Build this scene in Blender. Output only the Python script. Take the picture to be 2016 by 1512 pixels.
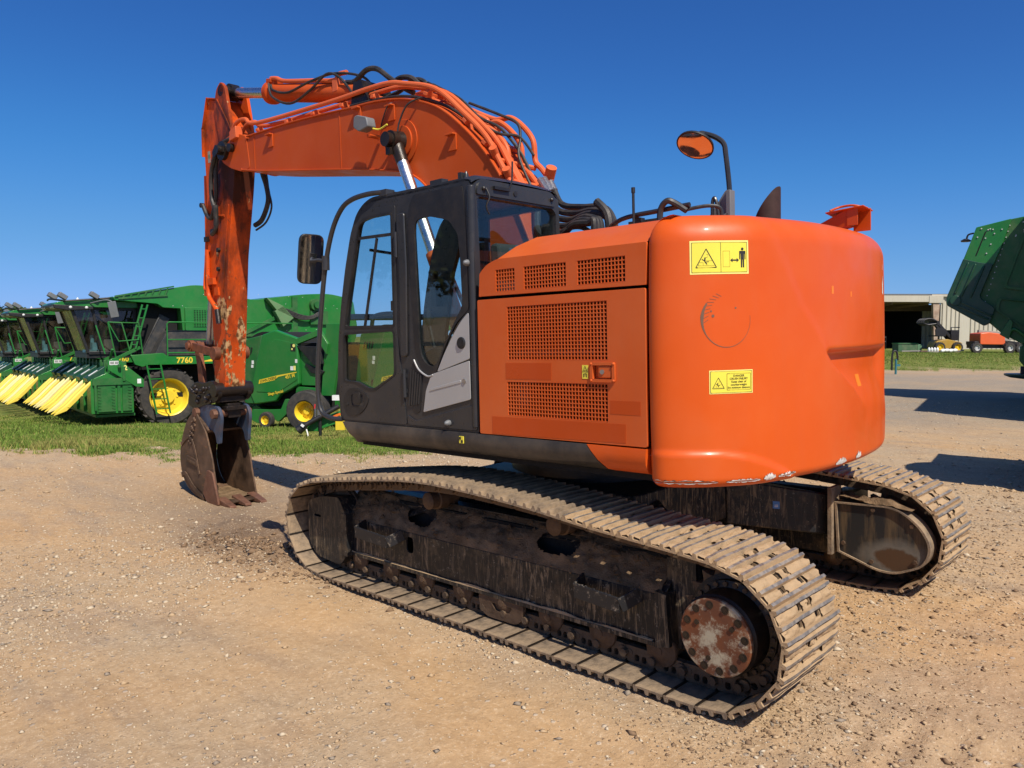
import bpy, math, random
import numpy as np
from mathutils import Vector, Matrix
from mathutils.geometry import tessellate_polygon
random.seed(7); rng = np.random.default_rng(7)
SC = bpy.context.scene; COL = SC.collection
for o in list(bpy.data.objects): bpy.data.objects.remove(o)
rad = math.radians
# ------------------------------------------------------------------ camera
CAMP = (3.74944, -4.89264, 1.90451); YAW = -0.76878; PIT = -0.06197; ROL = 0.00144; FPX = 1543.92
FW = np.array([math.sin(YAW)*math.cos(PIT), math.cos(YAW)*math.cos(PIT), math.sin(PIT)])
RT = np.array([math.cos(YAW), -math.sin(YAW), 0.0]); UPV = np.cross(RT, FW)
r2 = RT*math.cos(ROL)+UPV*math.sin(ROL); u2 = -RT*math.sin(ROL)+UPV*math.cos(ROL)
cd = bpy.data.cameras.new('camera'); cam = bpy.data.objects.new('camera', cd); COL.objects.link(cam)
cd.sensor_width = 36; cd.lens = FPX/2016*36; cd.clip_end = 3000; cd.clip_start = 0.05
cam.matrix_world = Matrix(((r2[0], u2[0], -FW[0], CAMP[0]), (r2[1], u2[1], -FW[1], CAMP[1]), (r2[2], u2[2], -FW[2], CAMP[2]), (0, 0, 0, 1)))
SC.camera = cam
# ------------------------------------------------------------------ light
SUND = np.array([2.1, -0.75, 2.7]); SUND = SUND/np.linalg.norm(SUND)      # towards the sun
sl = bpy.data.lights.new('sun', 'SUN'); sl.energy = 4.6; sl.angle = rad(0.5); sl.color = (1.0, 0.92, 0.80)
so = bpy.data.objects.new('sun', sl); COL.objects.link(so); so.location = (20, -8, 40)
so.rotation_euler = Vector(SUND).to_track_quat('Z', 'Y').to_euler()
W = bpy.data.worlds.new('World'); SC.world = W; W.use_nodes = True
nt = W.node_tree; nt.nodes.clear()
sk = nt.nodes.new('ShaderNodeTexSky'); sk.sky_type = 'NISHITA'; sk.sun_disc = False
sk.sun_elevation = math.asin(SUND[2]); sk.sun_rotation = math.atan2(SUND[0], SUND[1])
sk.altitude = 3000; sk.air_density = 0.6; sk.dust_density = 6.0; sk.ozone_density = 6.0
hs = nt.nodes.new('ShaderNodeHueSaturation'); hs.inputs['Saturation'].default_value = 1.2
SKYS = 0.15
def vmul(a, f):
    m = nt.nodes.new('ShaderNodeVectorMath'); m.operation = 'SCALE'; nt.links.new(a, m.inputs[0]); m.inputs['Scale'].default_value = f; return m.outputs[0]
cv = nt.nodes.new('ShaderNodeRGBCurve')                       # soft shoulder: the horizon keeps its blue instead of burning out
SUNSIDE = 3.0; cv.mapping.use_clip = False
for i, P in enumerate((((.035, .045), (.10, .135), (.34, .285), (.62, .40), (1, .50)), ((.11, .130), (.22, .275), (.40, .40), (.74, .51), (1, .58)), ((.42, .52), (.62, .68), (1., .82)))):
    c = cv.mapping.curves[i]; c.points[1].location = (4., P[-1][1]+SUNSIDE); P = P
    for p in P: c.points.new(*p)
cv.mapping.update()
bg = nt.nodes.new('ShaderNodeBackground'); bg.inputs[1].default_value = SKYS
wo = nt.nodes.new('ShaderNodeOutputWorld')
nt.links.new(sk.outputs[0], hs.inputs['Color']); nt.links.new(vmul(hs.outputs[0], SKYS), cv.inputs['Color']); nt.links.new(vmul(cv.outputs[0], .83/SKYS), bg.inputs[0]); nt.links.new(bg.outputs[0], wo.inputs[0])
VS = SC.view_settings; VS.view_transform = 'Standard'; VS.look = 'None'; VS.gamma = 1; VS.use_curve_mapping = False; VS.exposure = 0.27
SC.cycles.max_bounces = 6; SC.cycles.transparent_max_bounces = 12

# ------------------------------------------------------------------ geometry helpers
class G:
    def __init__(s): s.v = []; s.f = []; s.m = []
    def add(s, vs, fs, m=0):
        n = len(s.v); s.v += [tuple(map(float, p)) for p in vs]
        s.f += [tuple(i+n for i in f) for f in fs]; s.m += [m]*len(fs); return s
    def hexa(s, p, m=0):      # 8 points: bottom 4 ccw, top 4 ccw
        return s.add(p, [(3, 2, 1, 0), (4, 5, 6, 7), (0, 1, 5, 4), (1, 2, 6, 5), (2, 3, 7, 6), (3, 0, 4, 7)], m)
    def bx(s, x0, x1, y0, y1, z0, z1, m=0):
        return s.hexa([(x0, y0, z0), (x1, y0, z0), (x1, y1, z0), (x0, y1, z0), (x0, y0, z1), (x1, y0, z1), (x1, y1, z1), (x0, y1, z1)], m)
    def bar(s, a, b, w, h, up=(0, 0, 1), m=0):   # box from a to b, w across, h along up
        a = Vector(a); b = Vector(b); d = (b-a).normalized(); u = Vector(up); sd = d.cross(u)
        if sd.length < 1e-4: sd = d.cross(Vector((1, 0, 0)))
        sd.normalize(); u = sd.cross(d); sd = sd*w/2; u = u*h/2
        return s.hexa([a-sd-u, a+sd-u, b+sd-u, b-sd-u, a-sd+u, a+sd+u, b+sd+u, b-sd+u], m)
    def prism(s, poly, ax, a, b, m=0, holes=()):  # poly in the other two axes, extruded from a to b
        def P(p, t): return {'x': (t, p[0], p[1]), 'y': (p[0], t, p[1]), 'z': (p[0], p[1], t)}[ax]
        loops = [list(poly)]+[list(h) for h in holes]; flat = [p for l in loops for p in l]; n = len(flat)
        vs = [P(p, a) for p in flat]+[P(p, b) for p in flat]; fs = []
        if not holes:
            fs += [tuple(range(n))[::-1], tuple(range(n, 2*n))]
        else:
            for t in tessellate_polygon([[Vector((p[0], p[1], 0)) for p in l] for l in loops]):
                fs += [(t[2], t[1], t[0]), (t[0]+n, t[1]+n, t[2]+n)]
        k = 0
        for l in loops:
            c = len(l)
            for i in range(c):
                j = (i+1) % c; fs.append((k+i, k+j, k+j+n, k+i+n))
            k += c
        return s.add(vs, fs, m)
    def cyl(s, a, b, r, r2=None, n=20, m=0, caps=True):
        r2 = r if r2 is None else r2
        return s.lathe([(r, 0), (r2, 1)], a, b, n, m, caps)
    def lathe(s, prof, a, b, n=24, m=0, caps=True):  # prof (radius, t along a-b as fraction)
        a = Vector(a); b = Vector(b); d = b-a; w = d.normalized(); q = w.orthogonal().normalized(); e = w.cross(q)
        vs = []; fs = []
        for r, t in prof:
            for i in range(n):
                an = 2*math.pi*i/n; vs.append(a+d*t+(q*math.cos(an)+e*math.sin(an))*r)
        for k in range(len(prof)-1):
            for i in range(n):
                j = (i+1) % n; fs.append((k*n+i, k*n+j, (k+1)*n+j, (k+1)*n+i))
        if caps: fs += [tuple(range(n))[::-1], tuple(range((len(prof)-1)*n, len(prof)*n))]
        return s.add(vs, fs, m)
    def tube(s, pts, r, n=8, m=0, sm=6, caps=True):
        P = spline(pts, sm) if sm > 1 else [Vector(p) for p in pts]
        vs = []; fs = []; q = None
        for i, p in enumerate(P):
            t = (P[min(i+1, len(P)-1)]-P[max(i-1, 0)]).normalized()
            if q is None: q = t.orthogonal().normalized()
            else: q = (q-t*q.dot(t)).normalized()
            e = t.cross(q)
            for k in range(n):
                an = 2*math.pi*k/n; vs.append(p+(q*math.cos(an)+e*math.sin(an))*r)
        for i in range(len(P)-1):
            for k in range(n):
                j = (k+1) % n; fs.append((i*n+k, i*n+j, (i+1)*n+j, (i+1)*n+k))
        if caps: fs += [tuple(range(n))[::-1], tuple(range((len(P)-1)*n, len(P)*n))]
        return s.add(vs, fs, m)
    def grid(s, F, nu, nv, m=0, flip=False):
        vs = [F(i/nu, j/nv) for j in range(nv+1) for i in range(nu+1)]; fs = []
        for j in range(nv):
            for i in range(nu):
                a = j*(nu+1)+i; q = (a, a+1, a+nu+2, a+nu+1); fs.append(q[::-1] if flip else q)
        return s.add(vs, fs, m)
    def sphere(s, c, r, n=12, k=8, m=0):
        pr = [(r*max(math.sin(math.pi*i/k), 1e-4), .5-.5*math.cos(math.pi*i/k)) for i in range(k+1)]
        return s.lathe(pr, Vector(c)-Vector((0, 0, r)), Vector(c)+Vector((0, 0, r)), n, m, False)
    def xf(s, M):
        s.v = [tuple(M @ Vector(p)) for p in s.v]; return s
    def mesh(s, name):
        me = bpy.data.meshes.new(name); me.from_pydata(s.v, [], s.f); me.validate()
        if len(me.polygons) == len(s.m): me.polygons.foreach_set('material_index', s.m)
        return me
def spline(pts, k):
    P = [Vector(p) for p in pts]
    if len(P) == 2: return P
    out = []
    for i in range(len(P)-1):
        p0 = P[max(i-1, 0)]; p1 = P[i]; p2 = P[i+1]; p3 = P[min(i+2, len(P)-1)]
        for j in range(k):
            t = j/k; out.append(.5*((2*p1)+(p2-p0)*t+(2*p0-5*p1+4*p2-p3)*t*t+(3*p1-p0-3*p2+p3)*t**3))
    out.append(P[-1]); return out
def rpoly(poly, r, n=4):       # round the corners of a polygon; r number or list
    out = []; N = len(poly)
    for i in range(N):
        a, b, c = Vector(poly[i-1]), Vector(poly[i]), Vector(poly[(i+1) % N])
        ri = r[i] if isinstance(r, (list, tuple)) else r
        if ri <= 0: out.append(tuple(b)); continue
        d1 = (a-b); d2 = (c-b); k = min(ri, d1.length*.48, d2.length*.48)
        p = b+d1.normalized()*k; q = b+d2.normalized()*k
        for j in range(n+1):
            t = j/n; out.append(tuple(p*(1-t)**2+b*2*t*(1-t)+q*t*t))
    return out
def rect(x0, x1, z0, z1): return [(x0, z0), (x1, z0), (x1, z1), (x0, z1)]
def link(o, parent=None):
    COL.objects.link(o)
    if parent is not None: o.parent = parent
    return o
def obj(name, g, mats, parent=None, bevel=0, seg=2, sharp=35, kind=None, label=None):
    me = g.mesh(name) if isinstance(g, G) else g
    if not isinstance(mats, (list, tuple)): mats = [mats]
    if len(me.materials) == 0:
        for m in mats: me.materials.append(m)
    me.polygons.foreach_set('use_smooth', [True]*len(me.polygons)); me.set_sharp_from_angle(angle=rad(sharp)); me.update()
    o = link(bpy.data.objects.new(name, me), parent)
    if bevel:
        b = o.modifiers.new('bevel', 'BEVEL'); b.width = bevel; b.segments = seg; b.limit_method = 'ANGLE'; b.angle_limit = rad(40); b.harden_normals = False
    if kind: o['kind'] = kind
    if label: o['label'] = label
    return o
def empty(name, label, cat, loc=(0, 0, 0), group=None):
    o = link(bpy.data.objects.new(name, None)); o.location = loc; o['label'] = label; o['category'] = cat; o.empty_display_size = .3
    if group: o['group'] = group
    return o
def copytree(o, parent=None):
    c = o.copy(); link(c)
    if parent is not None: c.parent = parent
    for ch in KIDS.get(o, [x for x in bpy.data.objects if x.parent == o]): copytree(ch, c)
    return c
KIDS = {}
_txt = {}
def text_mesh(body, size, bold=0.0, align='CENTER', extr=0.0):
    cu = bpy.data.curves.new('t', 'FONT'); cu.body = body; cu.size = size; cu.align_x = align; cu.align_y = 'CENTER'; cu.offset = bold; cu.extrude = extr; cu.resolution_u = 3
    o = bpy.data.objects.new('t', cu); COL.objects.link(o); bpy.context.view_layer.update()
    me = bpy.data.meshes.new_from_object(o.evaluated_get(bpy.context.evaluated_depsgraph_get()))
    bpy.data.objects.remove(o); bpy.data.curves.remove(cu)
    vs = [tuple(v.co) for v in me.vertices]; fs = [tuple(p.vertices) for p in me.polygons]; bpy.data.meshes.remove(me); return vs, fs

# ------------------------------------------------------------------ materials
class N:
    def __init__(s, name):
        s.mat = bpy.data.materials.new(name); s.mat.use_nodes = True; s.t = s.mat.node_tree; s.t.nodes.clear()
        s.out = s.n('OutputMaterial'); s.tc = s.n('TexCoord')
    def n(s, typ, **k):
        x = s.t.nodes.new('ShaderNode'+typ)
        for a, b in k.items(): setattr(x, a, b)
        return x
    def l(s, a, b): s.t.links.new(a, b)
    def val(s, sock, v):
        if hasattr(v, 'node'): s.l(v, sock)
        else: sock.default_value = v
    def noise(s, scale, detail=4, rough=.55, coord=None, stretch=None, dist=0):
        c = coord or s.tc.outputs['Object']
        if stretch:
            mp = s.n('Mapping'); mp.inputs['Scale'].default_value = stretch; s.l(c, mp.inputs[0]); c = mp.outputs[0]
        x = s.n('TexNoise'); x.inputs['Scale'].default_value = scale; x.inputs['Detail'].default_value = detail
        x.inputs['Roughness'].default_value = rough; x.inputs['Distortion'].default_value = dist; s.l(c, x.inputs['Vector']); return x.outputs[0]
    def ramp(s, f, a, b, lo=0., hi=1.):
        x = s.n('MapRange'); x.inputs[1].default_value = a; x.inputs[2].default_value = b; x.inputs[3].default_value = lo; x.inputs[4].default_value = hi; x.clamp = True
        s.l(f, x.inputs[0]); return x.outputs[0]
    def math(s, op, a, b=0.):
        x = s.n('Math', operation=op); s.val(x.inputs[0], a); s.val(x.inputs[1], b); return x.outputs[0]
    def mix(s, f, a, b):
        x = s.n('MixRGB'); s.val(x.inputs[0], f)
        for i, v in ((1, a), (2, b)): s.val(x.inputs[i], v if hasattr(v, 'node') else (*v, 1))
        return x.outputs[0]
    def sep(s):
        x = s.n('SeparateXYZ'); s.l(s.tc.outputs['Object'], x.inputs[0]); return x.outputs
    def bsdf(s, col, rough=.5, metal=0., bump=None, bs=.3, bd=.01, spec=.5, coat=0.):
        b = s.n('BsdfPrincipled'); s.val(b.inputs['Base Color'], col if hasattr(col, 'node') else (*col, 1)); s.val(b.inputs['Roughness'], rough); s.val(b.inputs['Metallic'], metal)
        b.inputs['Specular IOR Level'].default_value = spec; b.inputs['Coat Weight'].default_value = coat; b.inputs['Coat Roughness'].default_value = .12
        if bump is not None:
            u = s.n('Bump'); u.inputs['Strength'].default_value = bs; u.inputs['Distance'].default_value = bd; s.l(bump, u.inputs['Height']); s.l(u.outputs[0], b.inputs['Normal'])
        s.l(b.outputs[0], s.out.inputs[0]); return s.mat
def simple(name, col, rough=.5, metal=0., var=.12, scale=3., dust=0., bump=0., spec=.5, dustcol=(.36, .27, .18), coat=0., streak=0.):
    k = N(name); n1 = k.noise(scale, 5); d = tuple(c*(1-var) for c in col); h = tuple(min(c*(1+var), 1) for c in col)
    c = k.mix(k.ramp(n1, .3, .7), d, h)
    if dust: c = k.mix(k.math('MULTIPLY', k.ramp(k.noise(scale*1.7, 7, .65), .42, .72), dust), c, dustcol)
    if streak: c = k.mix(k.math('MULTIPLY', k.ramp(k.noise(9, 5, .6, stretch=(1, 1, .08)), .48, .75), streak), c, dustcol)
    n2 = k.noise(scale*14, 3)
    r = k.ramp(n2, .3, .7, max(rough-.07, .03), min(rough+.09, 1))
    return k.bsdf(c, r, metal, n2 if bump else None, bump, .01, spec, coat)
def glassy(name, tint, refl=.5, dirt=0.):
    k = N(name); t = k.n('BsdfTransparent'); t.inputs[0].default_value = (*tint, 1)
    g = k.n('BsdfGlossy'); g.inputs['Roughness'].default_value = .02; g.inputs[0].default_value = (1, 1, 1, 1)
    fr = k.n('Fresnel'); ge = k.n('NewGeometry'); k.l(k.ramp(ge.outputs['Backfacing'], 0, 1, 1.5, 1/1.5), fr.inputs[0])   # thin pane: same reflection from both sides
    m = k.n('MixShader'); k.l(k.math('MULTIPLY', fr.outputs[0], refl*2), m.inputs[0]); k.l(t.outputs[0], m.inputs[1]); k.l(g.outputs[0], m.inputs[2]); last = m.outputs[0]
    if dirt:
        d = k.n('BsdfDiffuse'); d.inputs[0].default_value = (.30, .24, .16, 1); m2 = k.n('MixShader')
        k.l(k.math('MULTIPLY', k.ramp(k.noise(2.5, 5, stretch=(1.5, 1.5, .5)), .4, .7), dirt), m2.inputs[0]); k.l(last, m2.inputs[1]); k.l(d.outputs[0], m2.inputs[2]); last = m2.outputs[0]
    k.l(last, k.out.inputs[0]); return k.mat
# ------------------------------------------------------------------ noise and terrain
_T = rng.random((256, 256))
def vn(x, y, o=0):
    x = np.asarray(x, float)+o*17.3; y = np.asarray(y, float)+o*9.1; i = np.floor(x).astype(int); j = np.floor(y).astype(int); u = x-i; v = y-j
    u = u*u*(3-2*u); v = v*v*(3-2*v); a = _T[i & 255, j & 255]; b = _T[(i+1) & 255, j & 255]; c = _T[i & 255, (j+1) & 255]; d = _T[(i+1) & 255, (j+1) & 255]
    return (a*(1-u)+b*u)*(1-v)+(c*(1-u)+d*u)*v-.5
def fbm(x, y, o=0, n=4): return sum(vn(x*2**k, y*2**k, o+k)*.5**k for k in range(n))
def sst(x, a, b):
    t = np.clip((x-a)/(b-a), 0, 1); return t*t*(3-2*t)
FH = np.array([math.sin(YAW), math.cos(YAW)]); RH = np.array([math.cos(YAW), -math.sin(YAW)])
TA, TB = 0.02062, 0.01892
def dl(x, y):
    x = np.asarray(x)-CAMP[0]; y = np.asarray(y)-CAMP[1]; return x*FH[0]+y*FH[1], x*RH[0]+y*RH[1]
def rightmask(x, y):
    d, l = dl(x, y); return sst(l/np.maximum(d, 1), -.12, .3)
def grassmask(x, y):
    d, l = dl(x, y); R = rightmask(x, y); w = fbm(x*.9, y*.9, 3)*1.5+fbm(x*4, y*4, 5)*.9
    left = sst(d+w, 12.5, 13.4)*(1-sst(R, .3, .5)); right = sst(d+w*1.4, 43.5, 44.8)*sst(R, .5, .7); return np.where(d > 0, np.maximum(left, right), 0)
def H(x, y):
    x = np.asarray(x, float); y = np.asarray(y, float); r = np.hypot(x, y); d, l = dl(x, y); R = rightmask(x, y)
    z = (TA*x+TB*y)*(1-sst(r, 4.5, 12)) - .11*np.exp(-((x+5.6)**2/1.8+(y+.2)**2/1.3))
    q = np.clip(d-12.5, 0, 13.5); z = z-.085*(q*q/(q+1.2))*(1-R)*(d > 0)
    z = z+.66*sst(d, 44, 53)*sst(R, .4, .7)
    near = 1-sst(r, 14, 40)
    z = z+near*(.03*fbm(x*.55, y*.55, 1, 3)+.012*fbm(x*3, y*3, 2, 4)+.007*fbm(x*9, y*9, 12, 3)*(.4+sst(x, 1.5, 3))+.012*np.abs(fbm(x*1.3, y*6, 8, 3)))
    # ruts left behind the machine, along its travel direction
    rut = sst(x, 2.0, 2.6)*(1-sst(x, 7, 9))
    for yc in (-1.2, 1.2): 
        w = sst(.36-np.abs(y-yc+.1*fbm(x*.5, 0*y, 4)), 0, .1); z = z+rut*w*(-.014+.007*np.sin(x*2*math.pi/.19+6*fbm(x*.7, y*.7, 6)))
        z = z+rut*.03*np.exp(-((np.abs(y-yc)-.42)/.08)**2)*(.5+fbm(x*2, y*2, 7))
    q = .5+.5*np.sin((y*.97+x*.26+.7*fbm(x*.25, y*.25, 71))*2*math.pi/2.3); z = z-near*.022*sst(q, .80, .95)*(1-sst(np.abs(fbm(x*.2, y*.2, 72)), .12, .28))
    z = z-near*.020*tracked(x, y)
    # churned earth pushed up in front of the near track
    m = np.exp(-((x+2.65)/.75)**2-((y+1.45)/.24)**2)+.9*np.exp(-((x+2.2)/.25)**2-((y+1.2)/.4)**2); z = z+m*(.085+.15*np.maximum(fbm(x*5, y*5, 9, 4), -.12))
    m2 = np.exp(-((x+4.0)/1.0)**2-((y+.85)/.45)**2); z = z+m2*(.05*fbm(x*4, y*4, 10, 4)+.018*np.sin(y*26+5*fbm(x, y, 11)))
    return z
def churn(x, y): return np.clip(1.5*np.exp(-((x+3.0)/1.2)**2-((y+1.3)/.4)**2)+.8*np.exp(-((x+4.2)/1.2)**2-((y+.8)/.6)**2)+.7*np.exp(-((x+5.8)/1.2)**2-((y+.2)/.9)**2), 0, 1)
def tracked(x, y):
    m = np.zeros_like(x)
    for yc, sl, w in ((-2.35, .02, .13), (-1.62, -.03, .10), (-.30, .05, .14), (.55, .02, .10), (1.9, -.04, .13)):
        m = np.maximum(m, np.exp(-((y-yc-sl*x-.25*fbm(x*.35, 0*y+yc, 91))/w)**2)*sst(x, 1.6, 2.6)*(.6+.8*fbm(x*.8, y*.8, 92)))
    for r0, w in ((6.2, .16), (8.1, .16)): m = np.maximum(m, .75*np.exp(-((np.hypot(x-2.5, y+9.5)-r0-.3*fbm(x*.3, y*.3, 93))/w)**2)*(1-sst(x, .5, 2.5)))
    return np.clip(m, 0, 1)
def smoothed(x, y): return np.clip(np.exp(-((y+2.15+.05*x+.5*fbm(x*.5, y*.5, 81))/.62)**2)*sst(x, -3.0, -1.5)*(1-sst(x, 2.2, 4.2))+.9*sst(x, 2.0, 3.2)*(.5+1.2*fbm(x*.4, y*.4, 82, 3)), 0, 1)
def greyed(x, y):
    d, l = dl(x, y); return sst(d+fbm(x*.4, y*.4, 61)*5, 14, 20)*(1-sst(d+fbm(x*.3, y*.3, 62)*8, 36, 42)*.8)*rightmask(x, y)+.5*np.exp(-((x+6.5)/2.2)**2-((y+1.2)/.9)**2)
def h1(x, y): return float(H(np.array([x]), np.array([y]))[0])

# ------------------------------------------------------------------ materials
M = {}
def panel_paint(name, a, b, rough, dust=.12, coat=.0, chips=0.0, streak=.15, grime=0., spec=.3, scrape=0):
    k = N(name); n = k.noise(1.1, 6); c = k.mix(k.ramp(n, .32, .68), a, b)
    c = k.mix(k.math('MULTIPLY', k.ramp(k.noise(7, 6, .7, stretch=(1, 1, .12)), .5, .8), streak), c, tuple(x*.62+.05 for x in a))
    c = k.mix(k.math('MULTIPLY', k.ramp(k.noise(2.2, 8, .7), .45, .8), dust), c, (.42, .27, .16))
    if chips: c = k.mix(k.math('MULTIPLY', k.ramp(k.noise(9, 9, .72), .70-chips*.1, .72-chips*.1), .8), c, (.10, .05, .03))
    if grime: c = k.mix(k.math('MULTIPLY', k.ramp(k.noise(1.6, 7, .68, stretch=(1, 1, .5)), .50, .66), grime), c, (.028, .018, .012))
    if scrape:
        gv = k.n('VectorMath', operation='DISTANCE'); k.l(k.tc.outputs['Object'], gv.inputs[0]); gv.inputs[1].default_value = (-5.25, -.15, 4.0); c = k.mix(k.math('MULTIPLY', k.ramp(k.math('ADD', gv.outputs['Value'], k.math('MULTIPLY', k.noise(4.5, 7, .7, stretch=(1, 1, .35)), .9)), .98, .72), .92), c, (.020, .013, .010))
        z = k.sep()[2]; lowz = k.ramp(z, 3.3, 1.5); c = k.mix(k.math('MULTIPLY', k.ramp(k.math('ADD', k.noise(5.5, 8, .66, stretch=(1, 1.4, .55)), k.math('MULTIPLY', lowz, .17)), .655, .675), .95), c, k.mix(k.ramp(k.noise(17, 5), .42, .55), (.13, .06, .025), (.55, .36, .17)))
    f = k.noise(55, 4); r = k.ramp(k.noise(5, 5), .3, .7, rough-.08, rough+.12)
    return k.bsdf(c, r, 0, f, .04, .004, spec, coat)
M['orange'] = panel_paint('orange_paint', (.585, .078, .004), (.635, .092, .007), .38, .07, .08, 0, .10)
M['faded'] = panel_paint('faded_orange_paint', (.56, .092, .013), (.64, .118, .020), .42, .10, .04, 0, .20)
M['boomp'] = panel_paint('boom_orange_paint', (.47, .066, .010), (.54, .086, .015), .42, .08, .0, .2, .16, 0, .14)
M['armp'] = panel_paint('worn_arm_paint', (.58, .070, .006), (.64, .086, .010), .45, .08, 0, .9, .35, .85, .15, 1)
M['pipe'] = panel_paint('pipe_orange_paint', (.62, .115, .034), (.68, .14, .045), .4, .1, 0, .1, .1, 0, .2)
M['patch'] = panel_paint('patch_orange_paint', (.48, .062, .005), (.52, .068, .006), .34, .05, 0, 0, .08)
M['patchb'] = panel_paint('bright_patch_paint', (.86, .20, .012), (.86, .20, .012), .34, .04, 0, 0, .0)
M['cabgrey'] = simple('charcoal_cab_paint', (.026, .027, .030), .33, 0, .1, 2, .05, .03)
M['skirt'] = simple('black_skirt_paint', (.026, .026, .028), .38, 0, .15, 2, .22, .03, streak=.10)
M['black'] = simple('black_plastic', (.012, .012, .013), .45, 0, .2, 6, .05)
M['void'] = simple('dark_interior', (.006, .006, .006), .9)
M['rubber'] = simple('rubber_hose', (.018, .018, .019), .55, 0, .2, 8, .12)
M['silver'] = simple('silver_paint', (.43, .43, .42), .38, .25, .05, 2, .08)
M['steel'] = simple('bare_steel', (.42, .41, .40), .32, .9, .1, 6)
M['chrome'] = simple('chrome_rod', (.74, .74, .74), .30, 1., .04, 3)
M['greyp'] = simple('grey_plastic', (.15, .16, .17), .5, 0, .1, 6, .1)
M['seatm'] = simple('seat_fabric', (.035, .04, .042), .85, 0, .2, 9)
M['cream'] = simple('beige_trim', (.30, .28, .24), .6)
M['glass'] = glassy('tinted_cab_glass', (.86, .93, .93), .45)
M['glassd'] = glassy('dark_tinted_glass', (.16, .18, .19), .5)
M['amber'] = glassy('smoked_amber_glass', (.80, .82, .74), .55)
M['mirror'] = simple('mirror_glass', (.8, .82, .84), .03, 1., .0, 2)
M['yellowlabel'] = simple('yellow_label', (.80, .70, .07), .4, 0, .04, 4)
M['paleyellow'] = simple('pale_yellow_label_edge', (.85, .78, .22), .4, 0, .03, 4)
M['ink'] = simple('black_print', (.015, .015, .012), .5)
M['inkthin'] = simple('thin_olive_print', (.25, .21, .02), .5)
M['white'] = simple('white_print', (.75, .75, .73), .5)
M['blue'] = simple('blue_label', (.05, .17, .42), .5)
M['chip'] = simple('bare_filler_white', (.66, .64, .60), .7, 0, .15, 20)
M['scuff'] = simple('grey_brown_scuff', (.16, .085, .05), .7)
def trackmat(name, base, dirt, lo, hi, rough=.75, metal=.3, shine=0.):
    k = N(name); n = k.noise(6, 8, .68); f = k.ramp(n, lo, hi)
    b = k.mix(k.ramp(k.noise(23, 6, .6), .35, .7), base, tuple(x*1.9 for x in base)); c = k.mix(f, b, k.mix(k.noise(14, 6), tuple(x*.72 for x in dirt), dirt))
    return k.bsdf(c, k.ramp(f, 0, 1, .5, .95), k.ramp(f, 0, 1, metal, 0), k.noise(60, 5, .7), .5, .012, .3)
M['shoe'] = trackmat('dusty_track_steel', (.10, .082, .066), (.40, .285, .175), .30, .62)
M['mudshoe'] = trackmat('clay_caked_track', (.20, .135, .075), (.46, .32, .185), .2, .5)
M['edge'] = trackmat('polished_grouser_edge', (.20, .185, .17), (.42, .33, .23), .45, .75, .4, .7)
M['chain'] = trackmat('brown_chain_steel', (.050, .036, .026), (.20, .132, .078), .32, .70)
M['roller'] = trackmat('rusty_roller', (.06, .038, .026), (.20, .125, .07), .35, .75)
def frmat():
    k = N('dirty_black_frame_paint'); p = k.ramp(k.noise(2.1, 5, .6, stretch=(1, 1, .25)), .40, .58); s = k.ramp(k.noise(34, 7, .72, stretch=(1, 1, .16), dist=.9), .50, .66)
    f = k.math('MULTIPLY', s, k.ramp(p, 0, 1, .10, .9)); c = k.mix(f, (.015, .016, .018), (.36, .265, .16)); c = k.mix(k.ramp(k.noise(6, 7, .7), .52, .70, 0, .55), c, (.20, .14, .08))
    c = k.mix(k.math('MULTIPLY', k.ramp(k.noise(45, 5), .64, .7), .4), c, (.38, .34, .28)); return k.bsdf(c, k.ramp(f, 0, 1, .40, .95), 0, k.noise(30, 6, .7), .3, .008, .25)
def stepmat():
    k = N('chipped_black_step'); f = k.ramp(k.noise(22, 7, .75), .56, .68); c = k.mix(f, (.016, .016, .018), k.mix(k.noise(9, 3), (.20, .16, .115), (.28, .24, .20))); return k.bsdf(c, .5, .1, k.noise(40, 5), .2, .004, .4)
M['step'] = stepmat()
M['frame'] = frmat()
M['dirtcrust'] = simple('crusted_dirt', (.17, .112, .064), 1., 0, .45, 9, .45, .9, .1, (.32, .22, .13))
def hubmat():
    k = N('rusty_hub_cover'); f = k.ramp(k.noise(9, 8, .7), .41, .52); g = k.ramp(k.noise(4, 5), .4, .6)
    c = k.mix(f, (.40, .35, .25), k.mix(g, (.20, .065, .022), (.13, .05, .025))); return k.bsdf(c, .8, 0, k.noise(40, 6, .7), .3, .005, .3)
M['hub'] = hubmat()
def buckmat():
    k = N('worn_bucket_steel'); f = k.ramp(k.noise(3.5, 8, .68), .35, .65); c = k.mix(f, (.055, .038, .028), (.17, .10, .058))
    c = k.mix(k.math('MULTIPLY', k.ramp(k.noise(22, 6, .6, stretch=(.3, 1, 1)), .60, .72), .5), c, (.32, .14, .05)); return k.bsdf(c, k.ramp(f, 0, 1, .42, .8), k.ramp(f, 0, 1, .55, .1), k.noise(35, 6), .25, .006, .4)
M['bucket'] = buckmat()
M['tooth'] = simple('rusty_tooth_steel', (.17, .075, .045), .6, .4, .25, 12, .2)
M['bluepaint'] = simple('worn_blue_paint', (.045, .075, .13), .5, .2, .3, 6, .65, dustcol=(.10, .055, .04))
M['grease'] = simple('greasy_black_steel', (.018, .014, .012), .35, .3, .3, 9, .25, .2, dustcol=(.10, .06, .03))
M['rust'] = simple('rusty_orange_link', (.20, .065, .028), .6, .2, .4, 10, .4, .2, dustcol=(.04, .025, .018))
M['exhaust'] = simple('sooty_brown_pipe', (.045, .022, .018), .75, .2, .25, 20, 0, .1)
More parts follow.
